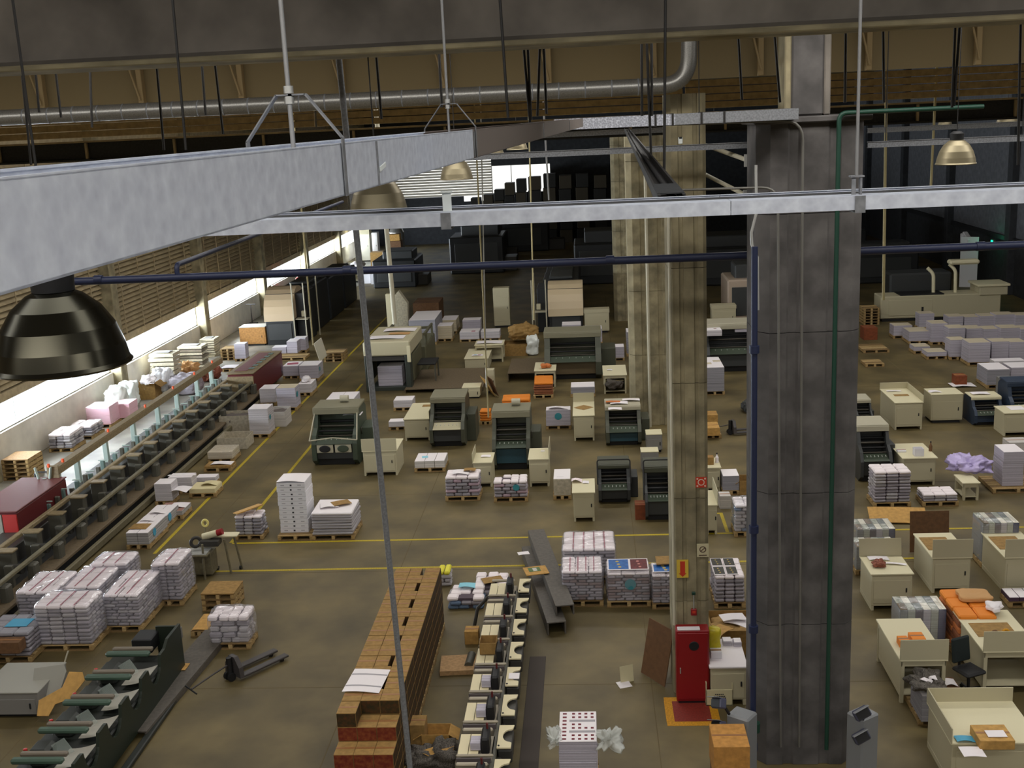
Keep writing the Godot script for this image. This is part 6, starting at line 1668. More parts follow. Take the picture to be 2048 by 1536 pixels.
	heap(Vector3(-17.415, 0.000, -49.443), Vector3(0.695, 0.534, 1.000), "waste_red", "waste_heap", "heap of reddish waste behind the far end of the line", "waste", {"rough": 0.300, "n": 12, "scraps": 2})
	pile(thing("panel_pile", "pile of flat panels under a grey-topped frame by the window wall", "panels", Vector3(-19.127, 0.000, -48.554)), 1.145, 0.900, 1.597, 8, "panel_pale")
	pile(thing("panel_pile", "taller pile of dark-edged panels by the window wall", "panels", Vector3(-19.076, 0.000, -52.009)), 1.243, 0.900, 1.215, 8, "panel_dark")
	pile(thing("panel_pile", "pile of pale boards furthest along the window wall", "panels", Vector3(-19.313, 0.000, -55.214)), 0.774, 0.900, 0.950, 8, "panel_pale")
	cabinet(Vector3(-17.727, 0.000, -57.873), 1.393, 1.000, 0.988, "tan-fronted counter with a pale top beside the dark press", {"m": "counter_tan", "cap": false, "lid": "counter_top"})
	t_handle(Vector3(-19.677, 0.000, -63.895), "upright T-shaped handle standing behind the tan counter")

func place_c() -> void:
	hood_press(Vector3(-16.221, 0.000, -58.758), 1.546, 3.000, 2.931, "rotary press with a tan half-round hood beside the window wall", {"units": 3, "hood": "hood_tan"})
	extinguisher(Vector3(-18.579, 0.000, -70.845), "red gas bottle standing behind the tan curved hood")
	pallet(Vector3(-9.586, 0.000, -29.183), 0.801, 0.621, "wooden pallet under the small load with a tilted card", 0.0, false, "")
	bundles(Vector3(-9.586, 0.143, -29.183), 0.761, 0.581, 0.558, 3, 3, 6, "small grey bundle load with a tilted card on top at the aisle corner", {"ms": ["bundle_grey", "bundle_white"], "slump": 0.020})
	sheet(Vector3(-9.624, 0.821, -29.154), 0.500, 0.750, "card_light", "tilted strip of cardboard on the small corner load", {"curl": 0.000, "thick": 0.030, "turn": -55.000, "name": "cardboard_sheet", "cat": "cardboard", "tilt": Vector3(8, 0, 14)})
	pallet(Vector3(-8.262, 0.000, -29.256), 0.990, 0.990, "wooden pallet under the tall column of white cartons", 0.0, false, "")
	carton(Vector3(-8.328, 0.143, -29.412), Vector3(0.788, 0.125, 0.800), "lowest flat white carton of the tall single column of cartons", {"m": "carton_white", "tape": "carton_seam", "group": "white cartons of the tall single column", "spot": true})
	carton(Vector3(-8.320, 0.274, -29.412), Vector3(0.788, 0.125, 0.800), "second flat white carton of the tall single column of cartons", {"m": "carton_white", "tape": "carton_seam", "group": "white cartons of the tall single column", "spot": true})
	carton(Vector3(-8.312, 0.405, -29.412), Vector3(0.788, 0.125, 0.800), "third flat white carton of the tall single column of cartons", {"m": "carton_white", "tape": "carton_seam", "group": "white cartons of the tall single column", "spot": true})
	carton(Vector3(-8.328, 0.536, -29.412), Vector3(0.788, 0.125, 0.800), "fourth flat white carton of the tall single column of cartons", {"m": "carton_white", "tape": "carton_seam", "group": "white cartons of the tall single column", "spot": true})
	carton(Vector3(-8.320, 0.668, -29.412), Vector3(0.788, 0.125, 0.800), "fifth flat white carton of the tall single column of cartons", {"m": "carton_white", "tape": "carton_seam", "group": "white cartons of the tall single column", "spot": true})
	carton(Vector3(-8.312, 0.799, -29.412), Vector3(0.788, 0.125, 0.800), "sixth flat white carton of the tall single column of cartons", {"m": "carton_white", "tape": "carton_seam", "group": "white cartons of the tall single column", "spot": true})
	carton(Vector3(-8.328, 0.930, -29.412), Vector3(0.788, 0.125, 0.800), "seventh flat white carton of the tall single column of cartons", {"m": "carton_white", "tape": "carton_seam", "group": "white cartons of the tall single column", "spot": true})
	carton(Vector3(-8.320, 1.061, -29.412), Vector3(0.788, 0.125, 0.800), "eighth flat white carton of the tall single column of cartons", {"m": "carton_white", "tape": "carton_seam", "group": "white cartons of the tall single column", "spot": true})
	carton(Vector3(-8.312, 1.192, -29.412), Vector3(0.788, 0.125, 0.800), "ninth flat white carton of the tall single column of cartons", {"m": "carton_white", "tape": "carton_seam", "group": "white cartons of the tall single column", "spot": true})
	carton(Vector3(-8.328, 1.323, -29.412), Vector3(0.788, 0.125, 0.800), "tenth flat white carton of the tall single column of cartons", {"m": "carton_white", "tape": "carton_seam", "group": "white cartons of the tall single column", "spot": true})
	carton(Vector3(-8.320, 1.455, -29.412), Vector3(0.788, 0.125, 0.800), "topmost flat white carton of the tall single column of cartons", {"m": "carton_white", "tape": "carton_seam", "group": "white cartons of the tall single column", "spot": true})
	sheet(Vector3(-8.320, 1.588, -29.412), 0.788, 0.800, "white_paper", "curled white sheet on the tall column of white cartons", {"curl": 0.050})
	pallet(Vector3(-7.196, 0.000, -29.326), 1.179, 1.174, "wooden pallet under the wide white ream stack", 0.0, false, "")
	bundles(Vector3(-7.196, 0.143, -29.326), 1.139, 1.134, 0.653, 1, 1, 8, "wide white ream stack with card and sheets on its top", {"ms": ["bundle_white"], "top": "white_paper", "cross": false})
	sheet(Vector3(-7.060, 0.826, -29.439), 0.500, 0.400, "card", "brown cardboard square on the wide white ream stack", {"curl": 0.030, "turn": 30.000, "thick": 0.010, "name": "cardboard_sheet", "cat": "cardboard"})
	sheet(Vector3(-7.367, 0.798, -29.326), 0.500, 0.500, "white_paper", "white sheet beside the card on the wide ream stack", {"curl": 0.060, "turn": 15.000})
	pallet(Vector3(-3.936, 0.000, -32.131), 1.059, 0.778, "wooden pallet under the pinkish load with loose sheets", 0.0, false, "")
	bundles(Vector3(-3.936, 0.143, -32.131), 1.019, 0.738, 0.622, 4, 3, 6, "pinkish bundle load with loose sheets in front of a beige desk", {"ms": ["bundle_lilac", "bundle_pink", "bundle_grey"]})
	sheet(Vector3(-3.987, 0.767, -32.131), 0.500, 0.500, "white_paper", "large white sheet over the pinkish bundle load", {"curl": 0.060})
	sheet(Vector3(-3.732, 0.815, -32.242), 0.350, 0.300, "card", "tan card on the pinkish bundle load", {"curl": 0.030, "name": "cardboard_sheet", "cat": "cardboard"})
	pallet(Vector3(-2.488, 0.000, -31.908), 1.017, 0.712, "wooden pallet under the load with the teal mark", 0.0, false, "")
	bundles(Vector3(-2.488, 0.143, -31.908), 0.977, 0.672, 0.508, 4, 3, 5, "pinkish bundle load with a round teal mark on its front", {"ms": ["bundle_lilac", "bundle_pink", "bundle_grey"], "gaps": 0.200, "disc": [["front", 0.176, 0.600, "teal_tape", 0.100]]})
	pallet(Vector3(-5.319, 0.000, -35.146), 1.019, 0.943, "wooden pallet under the low white load with a blue slip", 0.0, true, "")
	sheets(Vector3(-5.319, 0.143, -35.146), 0.979, 0.903, 0.229, "low white paper load with a blue slip among the desks", {"m": "paper_white", "cols": 3, "slip": [[-0.200, 0.000, 0.200, 0.200, "blue_slip", 10]]})
	pallet(Vector3(-10.014, 0.000, -43.540), 1.166, 1.411, "wooden pallet under the white stack behind the green press", 0.0, true, "")
	sheets(Vector3(-10.014, 0.143, -43.540), 1.126, 1.371, 0.348, "white ream stack behind the green press with gauges", {"cols": 2})
	pallet(Vector3(-7.444, 0.000, -43.097), 0.796, 0.790, "wooden pallet under the white stack beside the long worktable", 0.0, true, "")
	sheets(Vector3(-7.444, 0.143, -43.097), 0.756, 0.750, 0.284, "white stack beside the long worktable with an upright board")
	pallet(Vector3(-7.219, 0.000, -40.073), 0.674, 0.473, "wooden pallet under the low white stack by the worktable", 0.0, true, "")
	sheets(Vector3(-7.219, 0.143, -40.073), 0.634, 0.433, 0.201, "low white stack in front of the long worktable")
	pallet(Vector3(-1.244, 0.000, -39.641), 0.926, 0.546, "wooden pallet under the stack with a teal label", 0.0, true, "")
	sheets(Vector3(-1.244, 0.143, -39.641), 0.886, 0.506, 0.586, "lilac-white stack with a teal label among the desks", {"m": "paper_lilac", "disc": [["front", 0.000, 0.600, "teal_tape", 0.130]]})
	sheet(Vector3(-1.244, 0.731, -39.590), 0.700, 0.400, "white_paper", "white sheet slipping off the stack with a teal label", {"curl": 0.100})
	pallet(Vector3(-0.370, 0.000, -44.585), 1.004, 0.917, "wooden pallet under the white-topped grey stack", 0.0, true, "")
	sheets(Vector3(-0.370, 0.143, -44.585), 0.964, 0.877, 0.271, "white-topped grey stack behind the desk with a brown diamond", {"m": "paper_grey"})
	pallet(Vector3(-1.960, 0.000, -44.769), 0.806, 1.398, "wooden pallet under the orange-topped stack", 0.0, false, "")
	bundles(Vector3(-1.960, 0.143, -44.769), 0.766, 1.358, 0.519, 1, 1, 5, "orange-topped stack of cartons beside the white table", {"ms": ["orange_side"], "top": "orange", "cross": false})
	pallet(Vector3(-2.940, 0.000, -42.281), 1.118, 0.927, "wooden pallet under the wide orange load", 0.0, false, "")
	bundles(Vector3(-2.940, 0.143, -42.281), 1.078, 0.887, 0.411, 2, 1, 4, "wide orange load behind the black-mouthed press", {"ms": ["orange_side", "orange"], "top": "orange"})
	pallet(Vector3(-3.985, 0.000, -40.535), 0.450, 0.540, "wooden pallet under the narrow orange stack", 0.0, false, "")
	bundles(Vector3(-3.985, 0.143, -40.535), 0.410, 0.500, 0.394, 1, 1, 4, "narrow orange stack squeezed between two presses", {"ms": ["orange"], "top": "orange", "cross": false})
	pallet(Vector3(1.975, 0.000, -44.180), 0.436, 0.840, "wooden pallet under the half-hidden orange-brown stack", 0.0, false, "")
	bundles(Vector3(1.975, 0.143, -44.180), 0.396, 0.800, 0.531, 1, 1, 5, "orange-brown stack half hidden by the wide rear column", {"ms": ["orange_side"], "top": "paper_cream", "cross": false})
	desk(Vector3(-6.874, 0.000, -35.091), 1.140, 1.384, 0.850, "beige desk seen from its backboard beside the green press", {"up": "near", "uph": 0.420})
	desk(Vector3(-3.427, 0.000, -33.516), 0.619, 1.067, 0.805, "beige desk behind the pinkish bundle load", {"up": "west", "uph": 0.300})
	sheet(Vector3(-3.365, 0.807, -33.623), 0.300, 0.250, "white_paper", "papers on the beige desk behind the pinkish load", {"curl": 0.020})
	desk(Vector3(-1.687, 0.000, -33.490), 0.659, 1.177, 0.896, "beige desk with a thin upright board beside the black-mouthed press", {"up": "east", "uph": 0.400})
	sheet(Vector3(-1.588, 0.898, -33.725), 0.120, 0.100, "white_paper", "small white pad on the desk with a thin upright board", {"curl": 0.000, "thick": 0.030})
	desk(Vector3(-6.250, 0.000, -39.545), 0.952, 2.338, 0.811, "long beige worktable with a tall board along its right edge", {"up": "east", "uph": 0.300})
	sheet(Vector3(-6.108, 0.813, -40.246), 0.350, 0.300, "card", "brown card on the long beige worktable", {"curl": 0.000, "name": "cardboard_sheet", "cat": "cardboard"})
	desk(Vector3(-0.314, 0.000, -38.796), 0.764, 1.971, 0.918, "beige desk with a brown diamond card on its top", {"up": "far", "uph": 0.350})
	sheet(Vector3(-0.314, 0.920, -38.895), 0.500, 0.500, "card", "brown cardboard diamond on the beige desk", {"curl": 0.000, "turn": 45.000, "name": "cardboard_sheet", "cat": "cardboard"})
	desk(Vector3(-0.320, 0.000, -30.368), 0.639, 1.242, 0.864, "narrow beige desk with papers nearest the yellow aisle line")
	sheet(Vector3(-0.511, 0.866, -30.740), 0.300, 0.350, "pink_pale", "bent pinkish sheet on the narrow beige desk", {"curl": 0.100})

func place_d() -> void:
	sheet(Vector3(-0.256, 0.866, -30.616), 0.180, 0.250, "white_paper", "white pad on the narrow beige desk", {"curl": 0.020})
	pallet(Vector3(-0.967, 0.000, -32.130), 0.542, 1.009, "wooden pallet under the grey bin beside the narrow desk", 0.0, false, "")
	sheets(Vector3(-0.967, 0.143, -32.130), 0.502, 0.969, 0.507, "open-topped grey bin with white sheets beside the narrow desk", {"m": "card_grey"})
	sheet(Vector3(-1.017, 0.652, -31.936), 0.200, 0.200, "white_paper", "white note on top of the grey bin", {"curl": 0.000})
	desk(Vector3(-5.174, 0.000, -50.738), 1.112, 2.289, 0.578, "beige table with reddish prints beside the dark steps", {"up": "", "open": false})
	sheet(Vector3(-5.174, 0.580, -50.280), 0.500, 0.400, "white_paper", "white and blue prints on the beige table by the dark steps", {"curl": 0.030, "patch": [[-0.100, 0, 0.120, 0.100, "blue_slip"], [0.100, 0.050, 0.140, 0.120, "strip_red"]]})
	desk(Vector3(-1.941, 0.000, -46.827), 0.922, 1.685, 0.730, "white-topped table with orange prints on it", {"open": true})
	heap(Vector3(-1.901, 0.730, -46.471), Vector3(0.420, 0.193, 0.400), "orange_dull", "print_pile", "crumpled orange prints on the white-topped table", "prints", {"n": 8})
	desk(Vector3(0.943, 0.000, -45.425), 0.967, 1.873, 0.789, "beige open table with an inner shelf beside the rear column", {"open": true, "shelf": 0.120})
	sheet(Vector3(0.750, 0.791, -45.425), 0.220, 0.250, "white_paper", "white and black papers on the open table by the rear column", {"curl": 0.030})
	heap(Vector3(0.914, 0.200, -44.555), Vector3(0.582, 0.373, 0.400), "waste_dark", "rag_pile", "dark rags on the shelf of the open table", "rags", {"n": 8})
	cabinet(Vector3(-4.913, 0.000, -44.846), 0.737, 0.800, 0.440, "low beige cabinet with a sloping top before the dark steps", {"cap": false, "lid": "desk_top"})
	cabinet(Vector3(-4.185, 0.000, -45.410), 0.353, 0.400, 0.996, "slim upright beige stand behind the leaning boards", {"cap": false})
	sheet(Vector3(-4.264, 0.420, -44.836), 0.8, 0.9, "card_light", "brown board leaning on the slim beige stand", {"tilt": Vector3(0, 0, -62), "curl": 0.0, "thick": 0.015, "name": "brown_board", "cat": "board", "turn": 20.0})
	sheet(Vector3(-4.057, 0.420, -44.811), 0.8, 0.9, "card_dark", "second brown board leaning on the slim beige stand", {"tilt": Vector3(0, 0, -70), "curl": 0.0, "thick": 0.015, "name": "brown_board", "cat": "board", "turn": 20.0})
	press(Vector3(-8.599, 0.000, -36.448), 1.533, 2.000, 1.872, "green platen press with two gauge faces and a chrome guard", {"gauges": true, "m": "press_green", "hood": "press_hood", "table": "press_green", "motor": true})
	sheet(Vector3(-8.088, 1.550, -36.493), 0.600, 0.500, "white_paper", "white sheets lying on top of the green platen press", {"curl": 0.050})
	press(Vector3(-5.052, 0.000, -38.372), 1.219, 2.200, 1.642, "open low press with a slanted feeder behind the worktable", {"m": "press_olive", "hood": "press_hood", "pile": false, "table": "desk"})
	press(Vector3(-2.639, 0.000, -35.378), 1.221, 1.800, 1.857, "black-mouthed press with a row of bright grippers", {"m": "press_olive", "hood": "press_hood", "motor": true, "front": "press_teal"})
	press(Vector3(1.031, 0.000, -37.844), 1.199, 1.900, 1.280, "press piled with white sheets above a dark teal front", {"m": "press_olive", "hood": "press_pale", "front": "press_teal"})
	sheet(Vector3(0.916, 1.310, -37.884), 0.600, 0.400, "white_paper", "white sheets spread on the teal-fronted press", {"curl": 0.040})
	sheet(Vector3(1.342, 1.322, -38.209), 0.600, 0.300, "white_paper", "long white strip on the teal-fronted press", {"curl": 0.040})
	sheet(Vector3(0.755, 1.334, -36.989), 0.450, 0.350, "white_paper", "folded white sheet at the front of the teal-fronted press", {"curl": 0.040})
	sheet(Vector3(0.712, 1.330, -37.969), 0.500, 0.250, "orange_dull", "orange sheet on the teal-fronted press", {"curl": 0.030})
	press(Vector3(0.563, 0.000, -31.851), 0.923, 1.500, 1.061, "dark press with a loop handle nearest the slim column", {"m": "press_dark", "hood": "press_olive", "loop": true, "front": "press_dark"})
	press(Vector3(1.743, 0.000, -30.291), 0.739, 1.500, 1.457, "dark press half hidden behind the slim column", {"m": "press_dark", "hood": "press_olive", "loop": true, "front": "press_dark"})
	carton(Vector3(1.243, 0.000, -30.010), Vector3(0.290, 0.440, 0.400), "small brown box on the floor between two dark presses", {"m": "card_red"})
	cabinet(Vector3(1.748, 0.000, -34.323), 0.547, 0.500, 0.656, "grey control cabinet standing beside the slim column", {"m": "cab_grey", "cap": false, "lid": "desk_top"})
	cabinet(Vector3(2.011, 0.000, -36.521), 0.529, 0.600, 0.605, "grey motor cabinet behind the control cabinet", {"m": "cab_grey", "cap": false, "lid": "desk_top"})
	press(Vector3(-0.779, 0.000, -48.224), 2.433, 2.400, 1.957, "long press with a golden roller rod between stacks", {"m": "press_olive", "hood": "press_hood", "front": "press_brown"})
	pallet(Vector3(-0.920, 0.000, -55.345), 0.979, 1.017, "wooden pallet under the stack behind the golden roller press", 0.0, true, "")
	sheets(Vector3(-0.920, 0.143, -55.345), 0.939, 0.977, 0.862, "tall stack with purple-white tops behind the golden roller press", {"m": "paper_lilac"})
	pallet(Vector3(0.104, 0.000, -55.163), 0.998, 0.992, "wooden pallet under the lilac stack by the golden roller", 0.0, true, "")
	sheets(Vector3(0.104, 0.143, -55.163), 0.958, 0.952, 0.658, "lilac stack beside the golden roller press", {"m": "paper_lilac"})
	pallet(Vector3(1.104, 0.000, -51.145), 0.885, 0.736, "wooden pallet under the low lilac-white twin stack", 0.0, true, "")
	sheets(Vector3(1.104, 0.143, -51.145), 0.845, 0.696, 0.512, "low lilac-white twin stack beside the rear column", {"m": "paper_lilac", "cols": 2})
	pallet(Vector3(1.905, 0.000, -52.175), 0.504, 1.048, "wooden pallet under the tall grey-blue stack", 0.0, true, "")
	sheets(Vector3(1.905, 0.143, -52.175), 0.464, 1.008, 1.017, "tall grey-blue ream stack against the rear column", {"m": "paper_grey"})
	hood_press(Vector3(-1.237, 0.000, -59.315), 1.820, 3.000, 2.594, "rotary press with a tall beige half-round hood", {"side": -1.000, "hood": "hood_beige", "units": 3})
	cabinet(Vector3(0.361, 0.000, -58.158), 1.269, 0.700, 1.209, "wide beige control cabinet beside the tall beige hood")
	cabinet(Vector3(6.874, 0.000, -58.096), 1.224, 0.700, 1.199, "beige control cabinet between the two concrete columns")
	cabinet(Vector3(-4.757, 0.000, -60.627), 0.873, 0.600, 2.165, "tall beige switch cabinet standing alone in the dark", {"cap": false})
	pallet(Vector3(-8.524, 0.000, -57.518), 1.402, 2.845, "wooden pallet under the long grey paper stack", 0.0, true, "")
	sheets(Vector3(-8.524, 0.143, -57.518), 1.362, 2.805, 1.150, "long grey paper stack behind the beige cutting machine", {"m": "paper_grey"})
	carton(Vector3(-9.119, 0.000, -62.905), Vector3(1.467, 1.245, 2.000), "large brown carton in the dark behind the cutting machine", {"m": "card_dark"})
	pallet(Vector3(-7.508, 0.000, -57.384), 0.845, 1.078, "wooden pallet under the cream stack right of the grey one", 0.0, true, "")
	sheets(Vector3(-7.508, 0.143, -57.384), 0.805, 1.038, 0.669, "cream stack nearest right of the long grey paper stack", {"m": "paper_cream"})
	pallet(Vector3(-7.501, 0.000, -59.642), 0.845, 1.469, "wooden pallet under the cream stack with a brown rim", 0.0, true, "")
	sheets(Vector3(-7.501, 0.143, -59.642), 0.805, 1.429, 0.614, "cream stack with a brown rim right of the long grey stack", {"m": "paper_cream"})
	pallet(Vector3(-6.243, 0.000, -58.810), 0.996, 0.815, "wooden pallet under the lilac-white wrapped block", 0.0, true, "")
	sheets(Vector3(-6.243, 0.143, -58.810), 0.956, 0.775, 0.661, "lilac-white wrapped block standing behind a white one", {"m": "paper_lilac"})
	pallet(Vector3(-6.174, 0.000, -57.005), 1.043, 1.037, "wooden pallet under the low stack with a reddish label", 0.0, true, "")
	sheets(Vector3(-6.174, 0.143, -57.005), 1.003, 0.997, 0.377, "white low stack with a reddish label in the dark aisle", {"slip": [[0.200, 0.300, 0.200, 0.200, "strip_red", 0]]})
	pallet(Vector3(-5.113, 0.000, -57.017), 1.017, 0.892, "wooden pallet under the low stack beside the reddish label", 0.0, true, "")
	sheets(Vector3(-5.113, 0.143, -57.017), 0.977, 0.852, 0.352, "white low stack beside the reddish label stack")
	carton(Vector3(-3.571, 0.000, -53.231), Vector3(1.148, 0.535, 1.200), "open cardboard bin stuffed with crumpled card", {"open": true, "fill": "card", "m": "card"})
	heap(Vector3(-3.228, 0.600, -53.684), Vector3(1.439, 0.705, 1.400), "card", "crumpled_card", "big crumpled cardboard bulging from the open bin", "cardboard", {"rough": 0.220, "n": 14})
	heap(Vector3(-2.775, 0.000, -52.758), Vector3(0.524, 0.968, 0.500), "sack_white", "white_sack", "pale hanging cloth beside the cardboard bin", "cloth", {"round": 5.000, "n": 10})
	channel_bed(Vector3(-6.200, 0.000, -47.556), 3.3, 3.8, 0.18, 0.0, "dark brown low platform beside the beige cutting machine", "bed_brown")
	channel_bed(Vector3(-2.805, 0.000, -48.654), 1.6, 3.0, 0.4, 0.0, "dark grey sloping bench beside the crumpled cardboard", "bed_brown")

func place_e() -> void:
	desk(Vector3(-4.737, 0.000, -51.941), 1.359, 1.200, 0.833, "belt conveyor with white sheets before the cardboard bin", {"open": true, "sides": false})
	sheet(Vector3(-4.737, 0.835, -51.941), 1.200, 0.700, "white_paper", "white sheets lying on the belt conveyor", {"curl": 0.050})
	press(Vector3(5.938, 0.000, -48.736), 2.137, 2.400, 2.000, "long pale-topped press seen between the two columns", {"m": "press_dark", "hood": "press_pale", "front": "press_dark"})
	sheets(Vector3(5.248, 1.620, -48.126), 0.697, 0.800, 0.239, "row of cream reams on the pale-topped press", {"slip": [[-0.300, 0, 0.120, 0.120, "strip_dull", 0], [0.100, 0, 0.120, 0.120, "strip_dull", 0]]})
	carton(Vector3(6.491, 1.620, -48.720), Vector3(0.512, 0.307, 0.600), "pinkish box on the pale-topped press", {"m": "paper_lilac"})
	pallet(Vector3(4.858, 0.000, -44.820), 0.786, 2.002, "wooden pallet under the tall grey-lilac stack", 0.0, true, "")
	sheets(Vector3(4.858, 0.143, -44.820), 0.746, 1.962, 0.975, "tall grey-lilac stack of reams between the two columns", {"m": "paper_grey", "slip": [[-0.200, 0.200, 0.300, 0.300, "paper_cream", 0], [0.200, -0.200, 0.300, 0.300, "paper_cream", 0]]})
	pallet(Vector3(4.111, 0.000, -38.147), 0.568, 0.940, "wooden pallet on the jack beside the wide column", 0.0, true, "")
	carton(Vector3(4.091, 0.145, -37.905), Vector3(0.458, 0.284, 0.800), "flat brown carton with a white slip on the jack pallet", {"m": "card_light"})
	carton(Vector3(4.296, 0.000, -39.996), Vector3(0.412, 0.299, 0.600), "small brown carton with a white label behind the jack", {"m": "card_light"})
	pallet_jack(Vector3(4.847, 0.000, -38.190), -82.0, "dark pallet jack parked beside the wide column")
	heap(Vector3(5.782, 0.000, -41.200), Vector3(0.475, 0.420, 0.800), "press_dark", "dark_cover", "dark pointed cover beside the wide column", "cover", {"round": 2.000, "n": 10})
	desk(Vector3(3.490, 0.000, -32.502), 0.468, 0.991, 0.773, "beige desk with tins beside the slim column")
	bottle(Vector3(3.650, 0.773, -32.486), "white spray bottle on the desk beside the slim column")
	carton(Vector3(3.426, 0.773, -32.382), Vector3(0.220, 0.232, 0.250), "small brown box on the desk beside the slim column")
	pallet(Vector3(3.976, 0.000, -32.078), 0.518, 0.706, "wooden pallet under the carton stack with a leafy top", 0.0, false, "")
	sheets(Vector3(3.976, 0.143, -32.078), 0.478, 0.666, 0.441, "carton stack with a leafy top print beside the wide column", {"m": "paper_grey"})
	carton(Vector3(4.385, 0.000, -32.016), Vector3(0.347, 0.430, 0.600), "open brown carton beside the leafy-topped stack", {"open": true})
	desk(Vector3(3.067, 0.000, -29.159), 0.343, 1.222, 0.842, "white-topped desk with an upright board behind the slim column", {"up": "east", "uph": 0.400})
	carton(Vector3(3.665, 0.000, -30.753), Vector3(0.308, 0.387, 0.400), "little white drawer unit behind the slim column", {"m": "paper_white"})
	pallet(Vector3(3.928, 0.000, -28.709), 0.601, 0.754, "wooden pallet under the blue-and-white bundle load", 0.0, false, "")
	bundles(Vector3(3.928, 0.143, -28.709), 0.561, 0.714, 0.748, 3, 2, 8, "blue-and-white bundle load beside the blue riser", {"ms": ["bundle_white", "bundle_blue"], "top": "white_paper", "film": true})
	pallet(Vector3(-0.358, 0.000, -24.643), 0.961, 0.976, "wooden pallet under the red-streaked magazine load", 0.0, false, "")
	bundles(Vector3(-0.358, 0.143, -24.643), 0.921, 0.936, 0.720, 5, 3, 10, "wrapped magazine load with red-streaked tops left of the blue posters", {"ms": ["bundle_lilac", "bundle_grey", "bundle_brown"], "strip": "strip_red", "film": true})
	pallet(Vector3(-0.190, 0.000, -26.151), 1.297, 1.251, "wooden pallet under the larger magazine load behind", 0.0, false, "")
	bundles(Vector3(-0.190, 0.143, -26.151), 1.257, 1.211, 0.721, 5, 3, 9, "larger wrapped magazine load behind the red-streaked one", {"ms": ["bundle_lilac", "bundle_white"], "strip": "strip_red", "film": true})
	pallet(Vector3(0.701, 0.000, -24.493), 1.010, 0.813, "wooden pallet under the magazine load under posters", 0.0, false, "")
	bundles(Vector3(0.701, 0.143, -24.493), 0.970, 0.773, 0.691, 5, 3, 10, "wrapped magazine load under blue and red posters", {"ms": ["bundle_lilac", "bundle_grey", "bundle_brown"], "film": true, "disc": [["front", 0.040, 0.600, "teal_tape", 0.130]]})
	poster(Vector3(0.487, 0.879, -24.493), 0.504, 0.657, "print_blue", "print_gold", "blue printed sheet with gold motifs on the magazine load")
	poster(Vector3(0.953, 0.879, -24.493), 0.427, 0.657, "print_red", "print_rose", "dark red printed sheet beside the blue one")
	pallet(Vector3(1.709, 0.000, -24.341), 0.988, 0.802, "wooden pallet under the magazine load behind the slim column", 0.0, false, "")
	bundles(Vector3(1.709, 0.143, -24.341), 0.948, 0.762, 0.685, 5, 3, 10, "wrapped magazine load passing behind the slim column", {"ms": ["bundle_lilac", "bundle_grey", "bundle_brown"], "film": true})
	poster(Vector3(1.519, 0.873, -24.241), 0.531, 0.457, "print_blue", "print_gold", "curled blue printed sheet just left of the slim column")
	poster(Vector3(2.050, 0.873, -24.241), 0.247, 0.457, "print_blue", "print_gold", "blue printed sheet showing right of the slim column")
	sheet(Vector3(1.728, 0.928, -24.569), 0.750, 0.500, "card", "brown cardboard lid on the magazine load behind the slim column", {"curl": 0.020, "thick": 0.020, "name": "cardboard_sheet", "cat": "cardboard"})
	pallet(Vector3(2.967, 0.000, -24.483), 0.712, 1.128, "wooden pallet under the black and gold printed load", 0.0, false, "")
	bundles(Vector3(2.967, 0.143, -24.483), 0.672, 1.088, 0.645, 3, 3, 7, "magazine load topped with black and gold prints", {"ms": ["bundle_lilac", "bundle_grey"], "cross": false})
	poster(Vector3(2.758, 0.791, -24.733), 0.255, 0.468, "print_black", "print_gold", "rear black and gold print on the load, column side")
	poster(Vector3(2.758, 0.791, -24.232), 0.255, 0.468, "print_black", "print_gold", "front black and gold print on the load, column side")
	poster(Vector3(3.041, 0.791, -24.733), 0.255, 0.468, "print_black", "print_gold", "rear black and gold print on the load, wide column side")
	poster(Vector3(3.041, 0.791, -24.232), 0.255, 0.468, "print_black", "print_gold", "front black and gold print on the load, wide column side")
	sheet(Vector3(1.132, 0.580, -20.703), 1.15, 0.75, "card_dark", "dark brown board leaning on the slim column beside the red cabinet", {"tilt": Vector3(0, 0, 78), "curl": 0.0, "thick": 0.02, "name": "cardboard_sheet", "cat": "cardboard", "turn": 35.0})
	desk(Vector3(2.403, 0.000, -20.195), 0.722, 1.186, 0.808, "white-topped desk right of the red hose cabinet", {"m": "desk", "topm": "white_paper"})
	heap(Vector3(2.208, 0.808, -20.260), Vector3(0.248, 0.480, 0.250), "yellow_bag", "yellow_bag", "yellow plastic bag standing on the white-topped desk", "bag", {"round": 5.000, "n": 10, "rough": 0.060})
	carton(Vector3(2.214, 0.808, -20.029), Vector3(0.208, 0.135, 0.200), "small white box in front of the yellow bag", {"m": "carton_white"})
	sheets(Vector3(2.487, 0.808, -20.564), 0.174, 0.200, 0.095, "small white notepad stack at the rear of the white-topped desk", {"m": "paper_lilac"})
	sheets(Vector3(2.683, 0.808, -20.516), 0.154, 0.200, 0.095, "small lilac notepad stack at the rear of the white-topped desk", {"m": "paper_lilac"})
	carton(Vector3(2.807, 0.000, -22.174), Vector3(0.983, 0.539, 1.000), "open brown carton heaped with scrap card behind the desk", {"open": true, "fill": "card", "m": "card"})
	sheet(Vector3(2.552, 0.780, -21.410), 0.500, 0.350, "card", "crossed brown card strip on the scrap carton", {"curl": 0.050, "turn": 20.000, "thick": 0.012})
	sheet(Vector3(2.843, 0.810, -21.476), 0.500, 0.350, "white_paper", "white ream wrapper on the scrap carton", {"curl": 0.050, "turn": -30.000, "thick": 0.012})
	sheet(Vector3(2.411, 0.840, -21.060), 0.500, 0.350, "card_light", "tan card flap on the scrap carton", {"curl": 0.050, "turn": 50.000, "thick": 0.012})
	sheet(Vector3(2.736, 0.870, -21.587), 0.500, 0.350, "white_paper", "white carton scrap on top of the heap", {"curl": 0.050, "turn": 10.000, "thick": 0.012})
